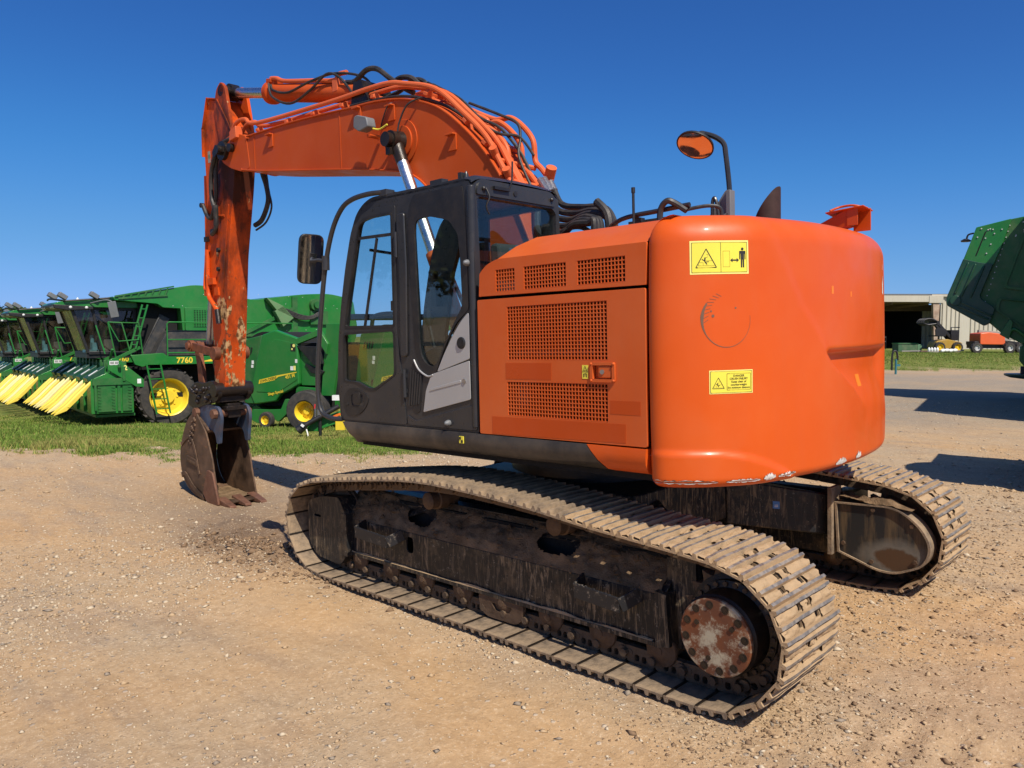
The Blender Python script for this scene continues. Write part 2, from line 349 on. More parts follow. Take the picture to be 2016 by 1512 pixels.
# ground materials
def groundmat():
    k = N('packed_clay_and_gravel'); at = k.n('Attribute', attribute_name='grassy').outputs['Fac']; gy = k.n('Attribute', attribute_name='greyed').outputs['Fac']; smo = k.n('Attribute', attribute_name='smoothed').outputs['Fac']; trk = k.n('Attribute', attribute_name='tracked').outputs['Fac']; ch = k.n('Attribute', attribute_name='churned').outputs['Fac']
    big = k.noise(.22, 5, .6); mid = k.noise(1.3, 6, .6); fine = k.noise(16, 7, .7); st = k.noise(2.0, 6, .6, stretch=(.45, 1.6, 1))
    c = k.mix(k.ramp(big, .42, .58), (.53, .325, .150), (.46, .335, .205)); c = k.mix(k.math('MULTIPLY', k.ramp(k.noise(.55, 5, .65), .52, .66), .7), c, (.43, .315, .205)); c = k.mix(k.math('MULTIPLY', k.ramp(mid, .50, .70), .55), c, (.50, .295, .135)); c = k.mix(k.math('MULTIPLY', k.ramp(st, .50, .68), .55), c, (.27, .20, .145))
    c = k.mix(k.math('MULTIPLY', trk, k.ramp(k.noise(1.6, 5, .6), .3, .62, .25, .8)), c, (.36, .255, .17))
    c = k.mix(k.math('MULTIPLY', smo, k.ramp(k.noise(1.1, 6, .62), .3, .6, .45, 1.)), c, (.56, .345, .160))
    c = k.mix(k.ramp(fine, .30, .75), k.mix(.28, c, (.14, .095, .06)), k.mix(.15, c, (.68, .55, .40)))
    vo = k.n('TexVoronoi'); vo.inputs['Scale'].default_value = 42; k.l(k.tc.outputs['Object'], vo.inputs[0]); vd = vo.outputs['Distance']; vc = k.n('SeparateColor'); k.l(vo.outputs['Color'], vc.inputs[0])
    peb = k.math('MULTIPLY', k.ramp(vd, .34, .26), k.ramp(vc.outputs[0], .42, .44)); peb = k.math('MULTIPLY', k.math('MULTIPLY', peb, k.ramp(k.noise(.8, 4), .40, .58)), k.ramp(smo, .1, .8, 1, .15))
    c = k.mix(k.math('MULTIPLY', peb, .8), c, k.mix(vc.outputs[1], (.66, .53, .37), (.20, .15, .105)))
    v2 = k.n('TexVoronoi'); v2.inputs['Scale'].default_value = 17; k.l(k.tc.outputs['Object'], v2.inputs[0]); w2 = k.n('SeparateColor'); k.l(v2.outputs['Color'], w2.inputs[0])
    pb2 = k.math('MULTIPLY', k.ramp(v2.outputs['Distance'], .26, .20), k.ramp(w2.outputs[0], .78, .80)); c = k.mix(k.math('MULTIPLY', pb2, .7), c, k.mix(w2.outputs[1], (.62, .54, .43), (.30, .24, .19)))
    c = k.mix(k.math('MULTIPLY', ch, k.ramp(mid, .3, .6, .65, 1.)), c, (.175, .112, .066))
    c = k.mix(k.math('MULTIPLY', gy, k.ramp(k.noise(.5, 5, .65, stretch=(1, .4, 1)), .3, .6, .45, 1.)), c, k.mix(fine, (.20, .165, .125), (.36, .30, .23)))
    gr = k.mix(k.ramp(k.noise(1.7, 6), .35, .65), (.12, .165, .030), (.22, .215, .06)); c = k.mix(at, c, gr)
    hgt = k.math('ADD', k.math('MULTIPLY', fine, .7), k.math('ADD', k.math('MULTIPLY', peb, .9), k.math('MULTIPLY', pb2, 1.3)))
    gr2 = k.noise(42, 6, .78); gr3 = k.noise(13, 7, .75); c = k.mix(k.math('MULTIPLY', k.math('SUBTRACT', 1., at), k.ramp(gr2, .56, .68, 0, .75)), c, (.74, .60, .42)); c = k.mix(k.math('MULTIPLY', k.math('SUBTRACT', 1., at), k.ramp(gr2, .42, .30, 0, .6)), c, (.21, .14, .085)); c = k.mix(k.math('MULTIPLY', k.math('SUBTRACT', 1., at), k.ramp(gr3, .55, .72, 0, .45)), c, (.70, .54, .36)); c = k.mix(k.math('MULTIPLY', k.math('SUBTRACT', 1., at), k.ramp(gr3, .44, .30, 0, .40)), c, (.26, .175, .11))
    hgt = k.math('ADD', hgt, k.math('ADD', k.math('MULTIPLY', gr2, .6), k.math('MULTIPLY', k.noise(34, 6, .75), .9))); return k.bsdf(c, .95, 0, hgt, .55, .022, .2)
M['ground'] = groundmat()
def vmix(name, a, b, rough=.9, sc=40): 
    k = N(name); return k.bsdf(k.mix(k.noise(sc, 3), a, b), rough, 0, None, 0, .01, .2)
STONE = [vmix('cream_stone', (.46, .37, .255), (.60, .50, .36)), vmix('tan_stone', (.38, .265, .15), (.50, .36, .22)), vmix('grey_stone', (.20, .16, .125), (.34, .28, .21)), vmix('brown_clod', (.17, .108, .065), (.27, .175, .10))]
BLADE = [vmix('grass_blade_green', (.115, .19, .026), (.18, .26, .045), .8, 3), vmix('grass_blade_yellow', (.24, .235, .06), (.31, .28, .09), .8, 3), vmix('grass_blade_dark', (.055, .10, .016), (.085, .13, .026), .8, 3)]

# ------------------------------------------------------------------ ground sheet
def build_ground():
    fwd = math.atan2(FH[1], FH[0]); a = np.concatenate([np.linspace(-.82, .82, 1150), np.linspace(.82, 2*math.pi-.82, 90)[1:-1]]); a = a+fwd
    r = np.concatenate([[0.02], np.geomspace(.7, 26, 400), np.geomspace(26, 1500, 70)[1:]]); A, Rr = np.meshgrid(a, r); X = CAMP[0]+Rr*np.cos(A); Y = CAMP[1]+Rr*np.sin(A); Z = H(X, Y)
    na = len(a); nr = len(r); V = np.stack([X, Y, Z], -1).reshape(-1, 3); I = np.arange(na*nr).reshape(nr, na); J = np.roll(I, -1, 1)
    F = np.stack([I[:-1], I[1:], J[1:], J[:-1]], -1).reshape(-1, 4)
    me = bpy.data.meshes.new('ground'); me.from_pydata(V, [], F.tolist())
    for nm, fn in (('grassy', grassmask), ('churned', churn), ('greyed', greyed), ('smoothed', smoothed), ('tracked', tracked)):
        at = me.attributes.new(nm, 'FLOAT', 'POINT'); at.data.foreach_set('value', fn(V[:, 0], V[:, 1]).astype(np.float32))
    me.materials.append(M['ground']); me.polygons.foreach_set('use_smooth', [True]*len(me.polygons)); me.update()
    o = link(bpy.data.objects.new('ground', me)); o['kind'] = 'structure'
build_ground()
def scatter_mesh(name, V, F, mi, mats, label=None, cat=None):
    me = bpy.data.meshes.new(name); nv = len(V); nf = len(F); k = F.shape[1]
    me.vertices.add(nv); me.vertices.foreach_set('co', V.astype(np.float32).ravel()); me.loops.add(nf*k); me.loops.foreach_set('vertex_index', F.astype(np.int32).ravel())
    me.polygons.add(nf); me.polygons.foreach_set('loop_start', np.arange(0, nf*k, k, dtype=np.int32)); me.polygons.foreach_set('material_index', mi.astype(np.int32))
    for m in mats: me.materials.append(m)
    me.update(calc_edges=True); o = link(bpy.data.objects.new(name, me)); o['kind'] = 'stuff'
    if label: o['label'] = label; o['category'] = cat
    return o
def polar_pts(n, r0, r1, a0, a1, p=1.):
    fwd = math.atan2(FH[1], FH[0]); u = rng.random(n)**p; r = r0*(r1/r0)**u; a = fwd+a0+(a1-a0)*rng.random(n); return CAMP[0]+r*np.cos(a), CAMP[1]+r*np.sin(a), r
def build_stones():
    x, y, r = polar_pts(230000, 2.3, 26, -.68, .68); den = sst(fbm(x*.35, y*.35, 21), -.18, .22)*.8+.12; den = den*(1-.85*smoothed(x, y))*(1-.6*sst(x, 1.8, 3.0))
    m = (rng.random(len(x)) < den) & (grassmask(x, y) < .25); x = x[m]; y = y[m]; r = r[m]; x = x[:95000]; y = y[:95000]; r = r[:95000]; n = len(x)
    s = np.exp(rng.normal(math.log(.0046), .55, n)).clip(.002, .022)*np.clip(.75+r/14, .75, 1.6)
    # clods in the churned earth and a few larger rocks
    cx = -2.75+rng.normal(0, .65, 1300); cy = -1.44+rng.normal(0, .18, 1300); cs = np.exp(rng.normal(math.log(.0095), .65, 1300)).clip(.004, .04)
    ex = rng.uniform(1.8, 5, 500); ey = rng.uniform(-3.4, 1.5, 500); es = np.exp(rng.normal(math.log(.0065), .6, 500)).clip(.003, .024)
    mi = np.where(x > 1.5, rng.choice([0, 1, 2, 3], n, p=[.10, .42, .10, .38]), rng.choice(3, n, p=[.42, .43, .15])); x = np.r_[x, cx, ex]; y = np.r_[y, cy, ey]; s = np.r_[s, cs, es]; mi = np.r_[mi, np.full(1300, 3), rng.choice(4, 500)]; n = len(x)
    base = np.array([(1, 0, 0), (0, 1, 0), (-1, 0, 0), (0, -1, 0), (0, 0, 1), (0, 0, -1)], float); f = np.array([(0, 1, 4), (1, 2, 4), (2, 3, 4), (3, 0, 4), (1, 0, 5), (2, 1, 5), (3, 2, 5), (0, 3, 5)])
    an = rng.random(n)*6.283; P = base[None]*(1+rng.uniform(-.35, .35, (n, 6, 1))); P = P+rng.uniform(-.25, .25, (n, 6, 3)); P[..., 0] *= rng.uniform(.8, 1.6, (n, 1)); P[..., 2] *= rng.uniform(.35, .7, (n, 1))
    c = np.cos(an)[:, None]; q = np.sin(an)[:, None]; px = P[..., 0]*c-P[..., 1]*q; py = P[..., 0]*q+P[..., 1]*c; P[..., 0] = px; P[..., 1] = py
    P = P*s[:, None, None]; P[..., 0] += x[:, None]; P[..., 1] += y[:, None]; P[..., 2] += (H(x, y)+s*.18)[:, None]
    Fa = (f[None]+6*np.arange(n)[:, None, None]).reshape(-1, 3); scatter_mesh('gravel', P.reshape(-1, 3), Fa, np.repeat(mi, 8), STONE, 'loose pale gravel and clay clods strewn over the packed dirt', 'gravel')
build_stones()
def build_grass():
    def blades(x, y, hgt, wid, mi):
        n = len(x); z = H(x, y); a = rng.random(n)*6.283; le = rng.normal(0, .45, (n, 2))*hgt[:, None]; V = np.zeros((n, 3, 3))
        V[:, 0] = np.stack([x-np.cos(a)*wid, y-np.sin(a)*wid, z-.01], -1); V[:, 1] = np.stack([x+np.cos(a)*wid, y+np.sin(a)*wid, z-.01], -1); V[:, 2] = np.stack([x+le[:, 0], y+le[:, 1], z+hgt], -1); return V.reshape(-1, 3), mi
    x, y, r = polar_pts(230000, 12.3, 34, .10, .66, 1.35); g = grassmask(x, y); m = rng.random(len(x)) < g*(.5+.9*sst(fbm(x*.6, y*.6, 31), -.3, .2)); x = x[m]; y = y[m]; r = r[m]; n = len(x)
    hg = rng.uniform(.02, .085, n)*np.clip(.7+1.5*fbm(x*.8, y*.8, 33), .3, 1.9)*np.where(rng.random(n) < .02, 2.2, 1); dry = sst(fbm(x*.7, y*.7, 35), -.05, .25)*.75; m1 = np.where(rng.random(n) < dry, 1, rng.choice(3, n, p=[.66, .10, .24])); V1, m1 = blades(x, y, hg, .005+.0004*r, m1)
    x, y, r = polar_pts(150000, 42, 74, -.64, -.22, 1.); g = grassmask(x, y); m = rng.random(len(x)) < g; x = x[m]; y = y[m]; n = len(x)
    V2, m2 = blades(x, y, rng.uniform(.02, .07, n), .020, rng.choice(3, n, p=[.6, .25, .15])); V = np.r_[V1, V2]
    scatter_mesh('grass', V, np.arange(len(V)).reshape(-1, 3), np.r_[m1, m2], BLADE, 'short green grass growing under the green machines and on the bank', 'grass')
build_grass()
# ================================================================== EXCAVATOR
PHI = 0.0229
EX = empty('excavator', 'large orange crawler excavator with charcoal cab parked on the dirt, bucket resting on the ground', 'excavator')
EX.rotation_euler = (Matrix.Rotation(TB, 3, 'X') @ Matrix.Rotation(-TA, 3, 'Y')).to_euler()
def LP(name, g, mat, par=None, **k): return obj(name, g, mat, par or EX, **k)
def UP(name, g, mat, **k):
    o = obj(name, g, mat, EX, **k); o.rotation_euler = (0, 0, PHI); return o
# ---------------- undercarriage
PATH = [(-1.72, 0), (-1.0, 0), (0, 0), (1.0, 0), (1.80, 0), (1.98, .045), (2.13, .15), (2.225, .29), (2.25, .42), (2.215, .58), (2.12, .70), (2.0, .775), (1.84, .815), (1.4, .855), (1.06, .88), (.675, .92), (.24, .95), (-.25, .968), (-.56, .958), (-.82, .935), (-1.2, .89), (-1.49, .855), (-1.8, .81), (-2.0, .745), (-2.15, .62), (-2.215, .46), (-2.2, .31), (-2.11, .15), (-1.95, .04)]
def closed_path(P, n):
    Q = [(p[0], 0, p[1]) for p in P]; Q = Q[-2:]+Q+Q[:3]; S = spline(Q, 12); S = S[24:-24]
    d = [0]
    for i in range(1, len(S)): d.append(d[-1]+(S[i]-S[i-1]).length)
    L = d[-1]; xs = [s.x for s in S]; zs = [s.z for s in S]; t = np.linspace(0, L, n+1)
    return list(zip(np.interp(t, d, xs), np.interp(t, d, zs))), L/n
NSH = 51
PTS, PITCH = closed_path(PATH, NSH)
def shoe_mesh(kind):
    g = G(); p = PITCH; a, b = -.5*p+.004, .5*p-.003; hp = .028
    holes = [rect(u-.019, u+.019, w-.028, w+.028) for u, w in ((-.17*p, -.10), (-.17*p, .10))] + [rect(.18*p-.017, .18*p+.017, w-.024, w+.024) for w in (-.05, .05)]
    if kind < 2: holes = []
    # local frame: x = along path, y = across, z = outward
    g.prism(rect(a, b, -.30, .30), 'z', -.040, -hp, 0, holes or ())
    g.bx(a-.001, a+.013, -.298, .298, -.047, -.0405, 3)
    for q in (-.40*p, -.03*p, .36*p):
        n = 13
        def rid(uu, vv, q=q): return None
        ys = np.linspace(-.30, .30, n); hh = [0+(-.004*random.random() if 0 < i < n-1 else -.006) for i in range(n)]
        vs = []; fs = []
        for y, h in zip(ys, hh):
            j = (random.random()-.5)*.003; vs += [(q-.015, y, -hp), (q-.008+j, y, h), (q+.008+j, y, h), (q+.015, y, -hp)]
        for i in range(n-1):
            for c in range(3): fs.append((i*4+c, i*4+c+1, i*4+c+5, i*4+c+4))
        g.add(vs, [f for k, f in enumerate(fs) if k % 3 != 1], 0); 
        g.add(vs, [f for k, f in enumerate(fs) if k % 3 == 1], 1); g.add([vs[0], vs[1], vs[2], vs[3]], [(0, 1, 2, 3)], 0); g.add(vs[-4:], [(3, 2, 1, 0)], 0)
    if kind == 2:      # clay packed between the grousers
        def clay(u0, u1):
            sd = random.random()*99
            def F(u, v):
                e = min(u, 1-u, 1)*2; w = -.292+.584*v; hgt = .020*min(1, 3*min(u, 1-u)+.35)*(.55+.9*float(fbm(np.array([u*2+sd]), np.array([v*14+sd]), 2, 3)[0])); hole = 1
                return (u0+(u1-u0)*u, w, -hp+.001+max(hgt, 0)*hole-.012*(1-hole))
            return F
        for u0, u1, hw in ((-.40*p+.012, -.03*p-.012, .10), (-.03*p+.012, .36*p-.012, .05)):
            q = G(); q.grid(clay(u0, u1), 6, 40, 2); ff = [f for f in q.f if abs(abs(sum(q.v[i][1] for i in f)/4)-hw) > .026]; g.add(q.v, ff, 2)
    return g
def link_mesh():
    g = G(); p = PITCH
    for w in (-.085, .045):
        prof = rpoly([(-.62*p, -.128), (-.50*p, -.075), (-.45*p, -.046), (.42*p, -.042), (.50*p, -.06), (.60*p, -.10), (.48*p, -.142), (-.50*p, -.142)], .03, 3)
        g.prism(prof, 'y', w, w+.040, 0, [rpoly(rect(-.20*p, -.03*p, -.10, -.062), .012, 2), rpoly(rect(.06*p, .22*p, -.10, -.062), .012, 2)])
    for w in (-.097, .080): g.cyl((.40*p, w, -.103), (.40*p, w+.017, -.103), .030, n=12); 
    g.cyl((-.36*p, -.089, -.103), (-.36*p, .089, -.103), .020, n=10)
    return g
SHOE = []
for kd in (0, 1, 2, 2):
    me = shoe_mesh(kd).mesh('track_shoe')
    for m in ([M['shoe'], M['shoe'], M['mudshoe'], M['grease']] if kd < 2 else [M['mudshoe'], M['edge'], M['mudshoe'], M['grease']]): me.materials.append(m)
    me.polygons.foreach_set('use_smooth', [True]*len(me.polygons)); me.set_sharp_from_angle(angle=rad(35)); SHOE.append(me)
LINK = link_mesh().mesh('chain_link'); LINK.materials.append(M['chain']); LINK.polygons.foreach_set('use_smooth', [True]*len(LINK.polygons)); LINK.set_sharp_from_angle(angle=rad(35))
def side(yc, s):     # yc = track centre, s = -1 near (outer side is -y), +1 far
    Y = lambda t: yc+s*t      # t>0 outward
    def pr(g, poly, t0, t1, m=0, holes=()): a, b = sorted((Y(t0), Y(t1))); g.prism(poly, 'y', a, b, m, holes)
    g = G()
    for i in range(NSH):
        x, z = PTS[i]; x2, z2 = PTS[(i+1) % NSH]; dx, dz = x2-x, z2-z; l = math.hypot(dx, dz); nx, nz = dz/l, -dx/l
        g.cyl((x-nx*.103, yc-.12, z-nz*.103), (x-nx*.103, yc+.12, z-nz*.103), .024, n=8)
    for w in (-.06, .06):
        q = [(x-(z2-z)/math.hypot(x2-x, z2-z)*.103, yc+w, z+(x2-x)/math.hypot(x2-x, z2-z)*.103) for (x, z), (x2, z2) in zip(PTS[:NSH], PTS[1:NSH+1])]; g.tube(q+[q[0]], .012, 5, sm=1)
    tr = LP('crawler_track', g, M['chain'])
    for i in range(NSH):
        x, z = PTS[i]; x2, z2 = PTS[(i+1) % NSH]; d = Vector((x2-x, 0, z2-z)).normalized(); n = Vector((d.z, 0, -d.x)); y = n.cross(d)
        mw = Matrix(((d.x, y.x, n.x, (x+x2)/2), (d.y, y.y, n.y, yc), (d.z, y.z, n.z, (z+z2)/2), (0, 0, 0, 1)))
        rear = (x > .9 and z > .05) or (x > 1.9); me = SHOE[2+i % 2] if rear else SHOE[i % 2]
        o = link(bpy.data.objects.new('track_shoe', me), tr); o.matrix_local = mw; o = link(bpy.data.objects.new('chain_link', LINK), tr); o.matrix_local = mw
    # beam
    g = G(); to = .105; ti = -.235
    pr(g, [(-1.56, .222), (1.47, .225), (1.44, .485), (-1.56, .485)], to-.012, to, 0, [rpoly(rect(-.80, -.72, .335, .455), .03, 3)])
    pr(g, rect(-1.56, 1.44, .198, .222), -.10, to+.022)
    pr(g, rect(-1.66, 1.46, .21, .69), ti, ti+.012); pr(g, rect(-1.66, 1.46, .684, .696), ti+.012, -.115)
    pr(g, [(1.40, .20), (1.49, .215), (1.47, .50), (1.40, .51)], .02, to+.022); pr(g, [(1.42, .17), (1.60, .20), (1.60, .70), (1.42, .68)], ti, .03)
    L = .279; 
    h = [rpoly([(-.93, .10), (-.70, .04), (-.54, .10), (-.75, .19)], .03, 3), rpoly([(.36, .08), (.62, .05), (.80, .11), (.66, .20), (.42, .19)], .03, 3)]
    q = G(); q.prism(rect(-1.66, 1.45, 0, L), 'z', -.01, 0, 0, h)
    q.v = [(x, Y(to-.22*v/L+.0*z+z*.5), .486+.20*v/L+z*.5) for x, v, z in q.v]; g.add(q.v, q.f)
    pr(g, rpoly([(-2.06, .575), (-1.85, .635), (-1.60, .655), (-1.50, .52), (-1.50, .21), (-1.60, .10), (-1.95, .12), (-2.07, .24)], [.05, .05, .03, .03, .03, .05, .06, .08], 4), -.02, to+.055, 0, [rpoly(rect(-1.97, -1.87, .455, .475), .008, 2)]); pr(g, rect(-1.56, -1.49, .19, .53), to-.02, to+.062)
    pr(g, [(-2.1, .55), (-1.66, .60), (-1.66, .12), (-2.05, .16)], ti, ti+.03); pr(g, rect(-1.66, -1.60, .15, .57), -.02, to-.02)
    fr = LP('track_frame', g, M['frame'], bevel=.006)
    g = G(); pr(g, rect(-1.64, 1.40, .26, .66), ti+.03, -.06); LP('beam_shade_filler', g, M['void'], fr)  # near-black filler: shade inside the hollow frame put in as colour
    # caked dirt on the sloping top
    sd = 3 if s < 0 else 8
    def F(u, v):
        x = -1.64+3.06*u; t = to-.22*v; hh = .055*max(0, float(fbm(np.array([x*3.2]), np.array([v*1.6]), sd, 5)[0])+.22+.25*float(fbm(np.array([x*14.]), np.array([v*6.]), sd+9, 3)[0]))*(min(v, 1-v)*6+.1 if min(v, 1-v) < .15 else 1)
        return (x, Y(t+.3*hh), .489+.20*v+hh*.9)
    g = G(); g.grid(F, 260, 26, flip=s > 0); keep = [f for f in g.f if not any(math.hypot((sum(g.v[i][0] for i in f)/4-cx)/w, (sum(abs(g.v[i][1]-yc) for i in f)/4-.0)/.065)**1 < 1 and True for cx, w in ((-.735, .15), (.60, .17)))]; g.f = keep; g.m = [0]*len(keep); LP('caked_dirt', g, M['dirtcrust'], fr, kind='stuff')
    R = np.random.default_rng(sd+1); q = G(); OC = [(1, 0, 0), (0, 1, 0), (-1, 0, 0), (0, -1, 0), (0, 0, 1), (0, 0, -1)]; OF = [(0, 1, 4), (1, 2, 4), (2, 3, 4), (3, 0, 4), (1, 0, 5), (2, 1, 5), (3, 2, 5), (0, 3, 5)]
    for i in range(420):
        x = R.uniform(-1.55, 1.35); v = R.random()**.8; rr = min(.006+R.exponential(.008), .035)
        if any(math.hypot((x-cx)/.24, (v-.5)/.4) < 1 for cx in (-.735, .60)): continue
        c = F((x+1.64)/3.06, v); q.add([(c[0]+o[0]*rr*R.uniform(.6, 1.3), c[1]+o[1]*rr*R.uniform(.6, 1.3), c[2]+o[2]*rr*R.uniform(.5, 1.)) for o in OC], OF)
    LP('dirt_clod', q, M['dirtcrust'], fr, kind='stuff')
    def F2(u, v): x = -1.68+3.06*u; hh = .012*max(0, float(fbm(np.array([x*4.]), np.array([v*2.]), sd+5, 4)[0])+.2)*min(1, 5*min(v, 1-v)); return (x, Y(to+.002+.02*v), .224+hh*2)
    g = G(); g.grid(F2, 240, 5, flip=s > 0); LP('caked_dirt', g, M['mudshoe'], fr, kind='stuff')
    for x0, x1, z in ((-1.30, -.81, .44), (.89, 1.30, .44)):
        g = G(); a = .016; z0, z1 = z-.035, z+.035
        P = [(x0+.0, to, z+.03), (x0+.03, to+.125, z), (x1-.06, to+.125, z-.02), (x1, to+.02, z+.03)]
        for i in range(3): g.bar((P[i][0], Y(P[i][1]), P[i][2]), (P[i+1][0], Y(P[i+1][1]), P[i+1][2]), a, .085)
        for i in range(11):
            xx = x0+.05+(x1-x0-.13)*i/10; g.bx(xx, xx+.016, Y(to+.125)-.006, Y(to+.125)+.006, z+.018-.02*i/10, z+.040-.02*i/10+.008*random.random())
        LP('step_bracket', g, M['step'], fr, bevel=.003)
    for i in range(8):
        x = -1.42+i*.405; g = G(); g.lathe([(.035, 0), (.048, .02), (.060, .05), (.094, .075), (.098, .10), (.098, .13), (.070, .15), (.070, .9), (.03, 1)], (x, Y(.122), .175), (x, Y(-.2), .175), 22)
        g.cyl((x, Y(.127), .175), (x, Y(.11), .175), .024, n=10); LP('track_roller', g, M['roller'], fr)
    g = G(); pr(g, rpoly([(-.02, .20), (.40, .20), (.38, .09), (.32, .055), (.06, .055), (0, .09)], .03, 3), .09, .118, 0, [rpoly([(.10, .16), (.30, .16), (.26, .11), (.14, .11)], .02, 2)]); LP('track_guide', g, M['roller'], fr, bevel=.004)
    for x in (-.56, .64):
        g = G(); g.lathe([(.03, 0), (.05, .03), (.062, .06), (.062, .3), (.072, .32), (.072, .6), (.05, .62), (.05, 1)], (x, Y(.10), .745), (x, Y(-.18), .745), 20); pr(g, rect(x-.04, x+.04, .66, .76), -.17, -.13); LP('carrier_roller', g, M['roller'], fr)
    # idler and sprocket
    g = G(); g.lathe([(.10, 0), (.10, .2), (.26, .25), (.30, .3), (.30, .42), (.315, .44), (.315, .56), (.30, .58), (.30, .7), (.26, .75), (.1, .8), (.1, 1)], (-1.80, Y(.08), .42), (-1.80, Y(-.08), .42), 36); LP('idler_wheel', g, M['chain'], fr)
    C = (1.84, .40); nT = 21; pol = []
    for i in range(nT*4):
        an = 2*math.pi*i/(nT*4); r = (.265, .285, .325, .285)[i % 4]; pol.append((C[0]+r*math.cos(an), C[1]+r*math.sin(an)))
    g = G(); pr(g, pol, -.035, .035); LP('drive_sprocket', g, M['chain'], fr, bevel=.004)
    g = G(); g.lathe([(.27, 0), (.27, .16), (.245, .2), (.245, .36), (.212, .40), (.208, .93), (.198, .97), (.194, 1.)], (C[0], Y(.01), C[1]), (C[0], Y(.238), C[1]), 44, 0); mo = LP('travel_motor', g, M['grease'], fr)
    g = G(); g.lathe([(.194, 0), (.197, .2), (.197, .8), (.190, 1)], (C[0], Y(.236), C[1]), (C[0], Y(.262), C[1]), 44)
    for i in range(12):
        an = 2*math.pi*(i+.3)/12; c = (C[0]+.164*math.cos(an), C[1]+.164*math.sin(an)); g.cyl((c[0], Y(.255), c[1]), (c[0], Y(.264), c[1]), .021, n=12, m=1); g.cyl((c[0], Y(.26), c[1]), (c[0], Y(.270), c[1]), .012, n=6, m=1)
    for an in (.6, 2.6, 4.4): c = (C[0]+.115*math.cos(an), C[1]+.115*math.sin(an)); g.cyl((c[0], Y(.26), c[1]), (c[0], Y(.268), c[1]), .014, n=6, m=1)
    LP('hub_cover', g, [M['hub'], M['grease']], fr)
    for i in range(26):
        an = 2*math.pi*i/26; g = G() if i == 0 else g; c = (C[0]+.229*math.cos(an), C[1]+.229*math.sin(an)); g.cyl((c[0], Y(.085), c[1]), (c[0], Y(.108), c[1]), .014, n=6)
    LP('bolt_ring', g, M['chain'], fr, kind='stuff')
    # motor cover on the inner side
    cov = rpoly([(1.50, .64), (1.93, .655), (2.09, .54), (2.165, .40), (2.12, .26), (1.92, .17), (1.80, .175), (1.52, .27)], [0, .12, .12, .14, .14, .12, .05, 0], 5)
    inner = lambda e: [(C2[0]+(p[0]-C2[0])*e, C2[1]+(p[1]-C2[1])*e) for p in cov]; C2 = (1.82, .42)
    g = G(); pr(g, inner(.95), -.345, -.22, 0); pr(g, cov, -.362, -.22, 1, [inner(.951)]); pr(g, rect(1.465, 1.495, .25, .745), -.40, -.22, 1)
    for p in ((1.56, .34), (1.77, .61), (2.03, .53), (2.05, .28), (1.76, .235)): g.cyl((p[0], Y(-.345), p[1]), (p[0], Y(-.357), p[1]), .016, n=6, m=2)
    mc = LP('motor_cover', g, [M['cover'], M['shoe'], M['roller']], fr, bevel=.003)
    def F3(u, v): x = 1.51+.52*u; return (x, Y(-.36+.12*v), .652+.03*max(0, .6+float(fbm(np.array([x*7.]), np.array([v*2.5]), 40, 4)[0])*2)*(1-u**4)-.06*max(0, u-.75))
    g = G(); g.grid(F3, 60, 12, flip=s > 0); LP('caked_dirt', g, M['dirtcrust'], mc, kind='stuff')
    return fr
def covmat():
    k = N('rust_spotted_cover'); xyz = k.sep(); dx = k.math('DIVIDE', k.math('SUBTRACT', xyz[0], 1.93), .15); dz = k.math('DIVIDE', k.math('SUBTRACT', xyz[2], .275), .085)
    d = k.math('SQRT', k.math('ADD', k.math('MULTIPLY', dx, dx), k.math('MULTIPLY', dz, dz))); d = k.math('ADD', d, k.math('MULTIPLY', k.math('SUBTRACT', k.noise(14, 6), .5), .9))
    st = k.math('MULTIPLY', k.ramp(k.noise(15, 6, .65, stretch=(1, 1, .12)), .5, .66), .7); c = k.mix(st, (.020, .020, .020), (.15, .10, .05)); c = k.mix(k.ramp(d, 1.9, 1.1), c, (.15, .135, .11)); c = k.mix(k.ramp(d, 1.05, .8), c, (.085, .045, .022))
    return k.bsdf(c, .55, 0, k.noise(30, 5), .2, .004, .4)
M['cover'] = covmat()
side(-1.195, -1); side(1.236, 1)
g = G(); g.bx(-.85, .85, -.72, .72, .50, .86)
for sx in (-1, 1):
    for sy in (-1, 1):
        a = [(sx*.35, sy*.70), (sx*.86, sy*.45), (sx*1.50, sy*.98), (sx*.95, sy*.98)]; a = a if sx*sy > 0 else a[::-1]
        g.hexa([(*p, .36 if i in ((2, 3) if sx*sy > 0 else (0, 1)) else .46) for i, p in enumerate(a)]+[(*p, .665 if i in ((2, 3) if sx*sy > 0 else (0, 1)) else .80) for i, p in enumerate(a)])
xf = LP('x_frame', g, M['frame'], bevel=.01)
g = G(); dv = (Vector((1.50, .98))-Vector((.86, .45))).normalized(); nn = Vector((dv.y, -dv.x)); p0 = Vector((.86, .45))+dv*.34+nn*.004
g.hexa([(p0.x, p0.y, .575), (p0.x+dv.x*.05, p0.y+dv.y*.05, .57), (p0.x+dv.x*.05-nn.x*.003, p0.y+dv.y*.05-nn.y*.003, .57), (p0.x-nn.x*.003, p0.y-nn.y*.003, .575), (p0.x, p0.y, .63), (p0.x+dv.x*.05, p0.y+dv.y*.05, .625), (p0.x+dv.x*.05-nn.x*.003, p0.y+dv.y*.05-nn.y*.003, .625), (p0.x-nn.x*.003, p0.y-nn.y*.003, .63)])
for zz in (.588, .60): g.bar((p0.x+dv.x*.012+nn.x*.002, p0.y+dv.y*.012+nn.y*.002, zz), (p0.x+dv.x*.038+nn.x*.002, p0.y+dv.y*.038+nn.y*.002, zz), .002, .004, m=1)
LP('tie_down_label', g, [M['blue'], M['white']], xf)
g = G(); g.cyl((0, 0, .86), (0, 0, 1.10), .60, n=48); g.cyl((0, 0, .90), (0, 0, .98), .68, n=48); LP('swing_bearing', g, M['grease'])

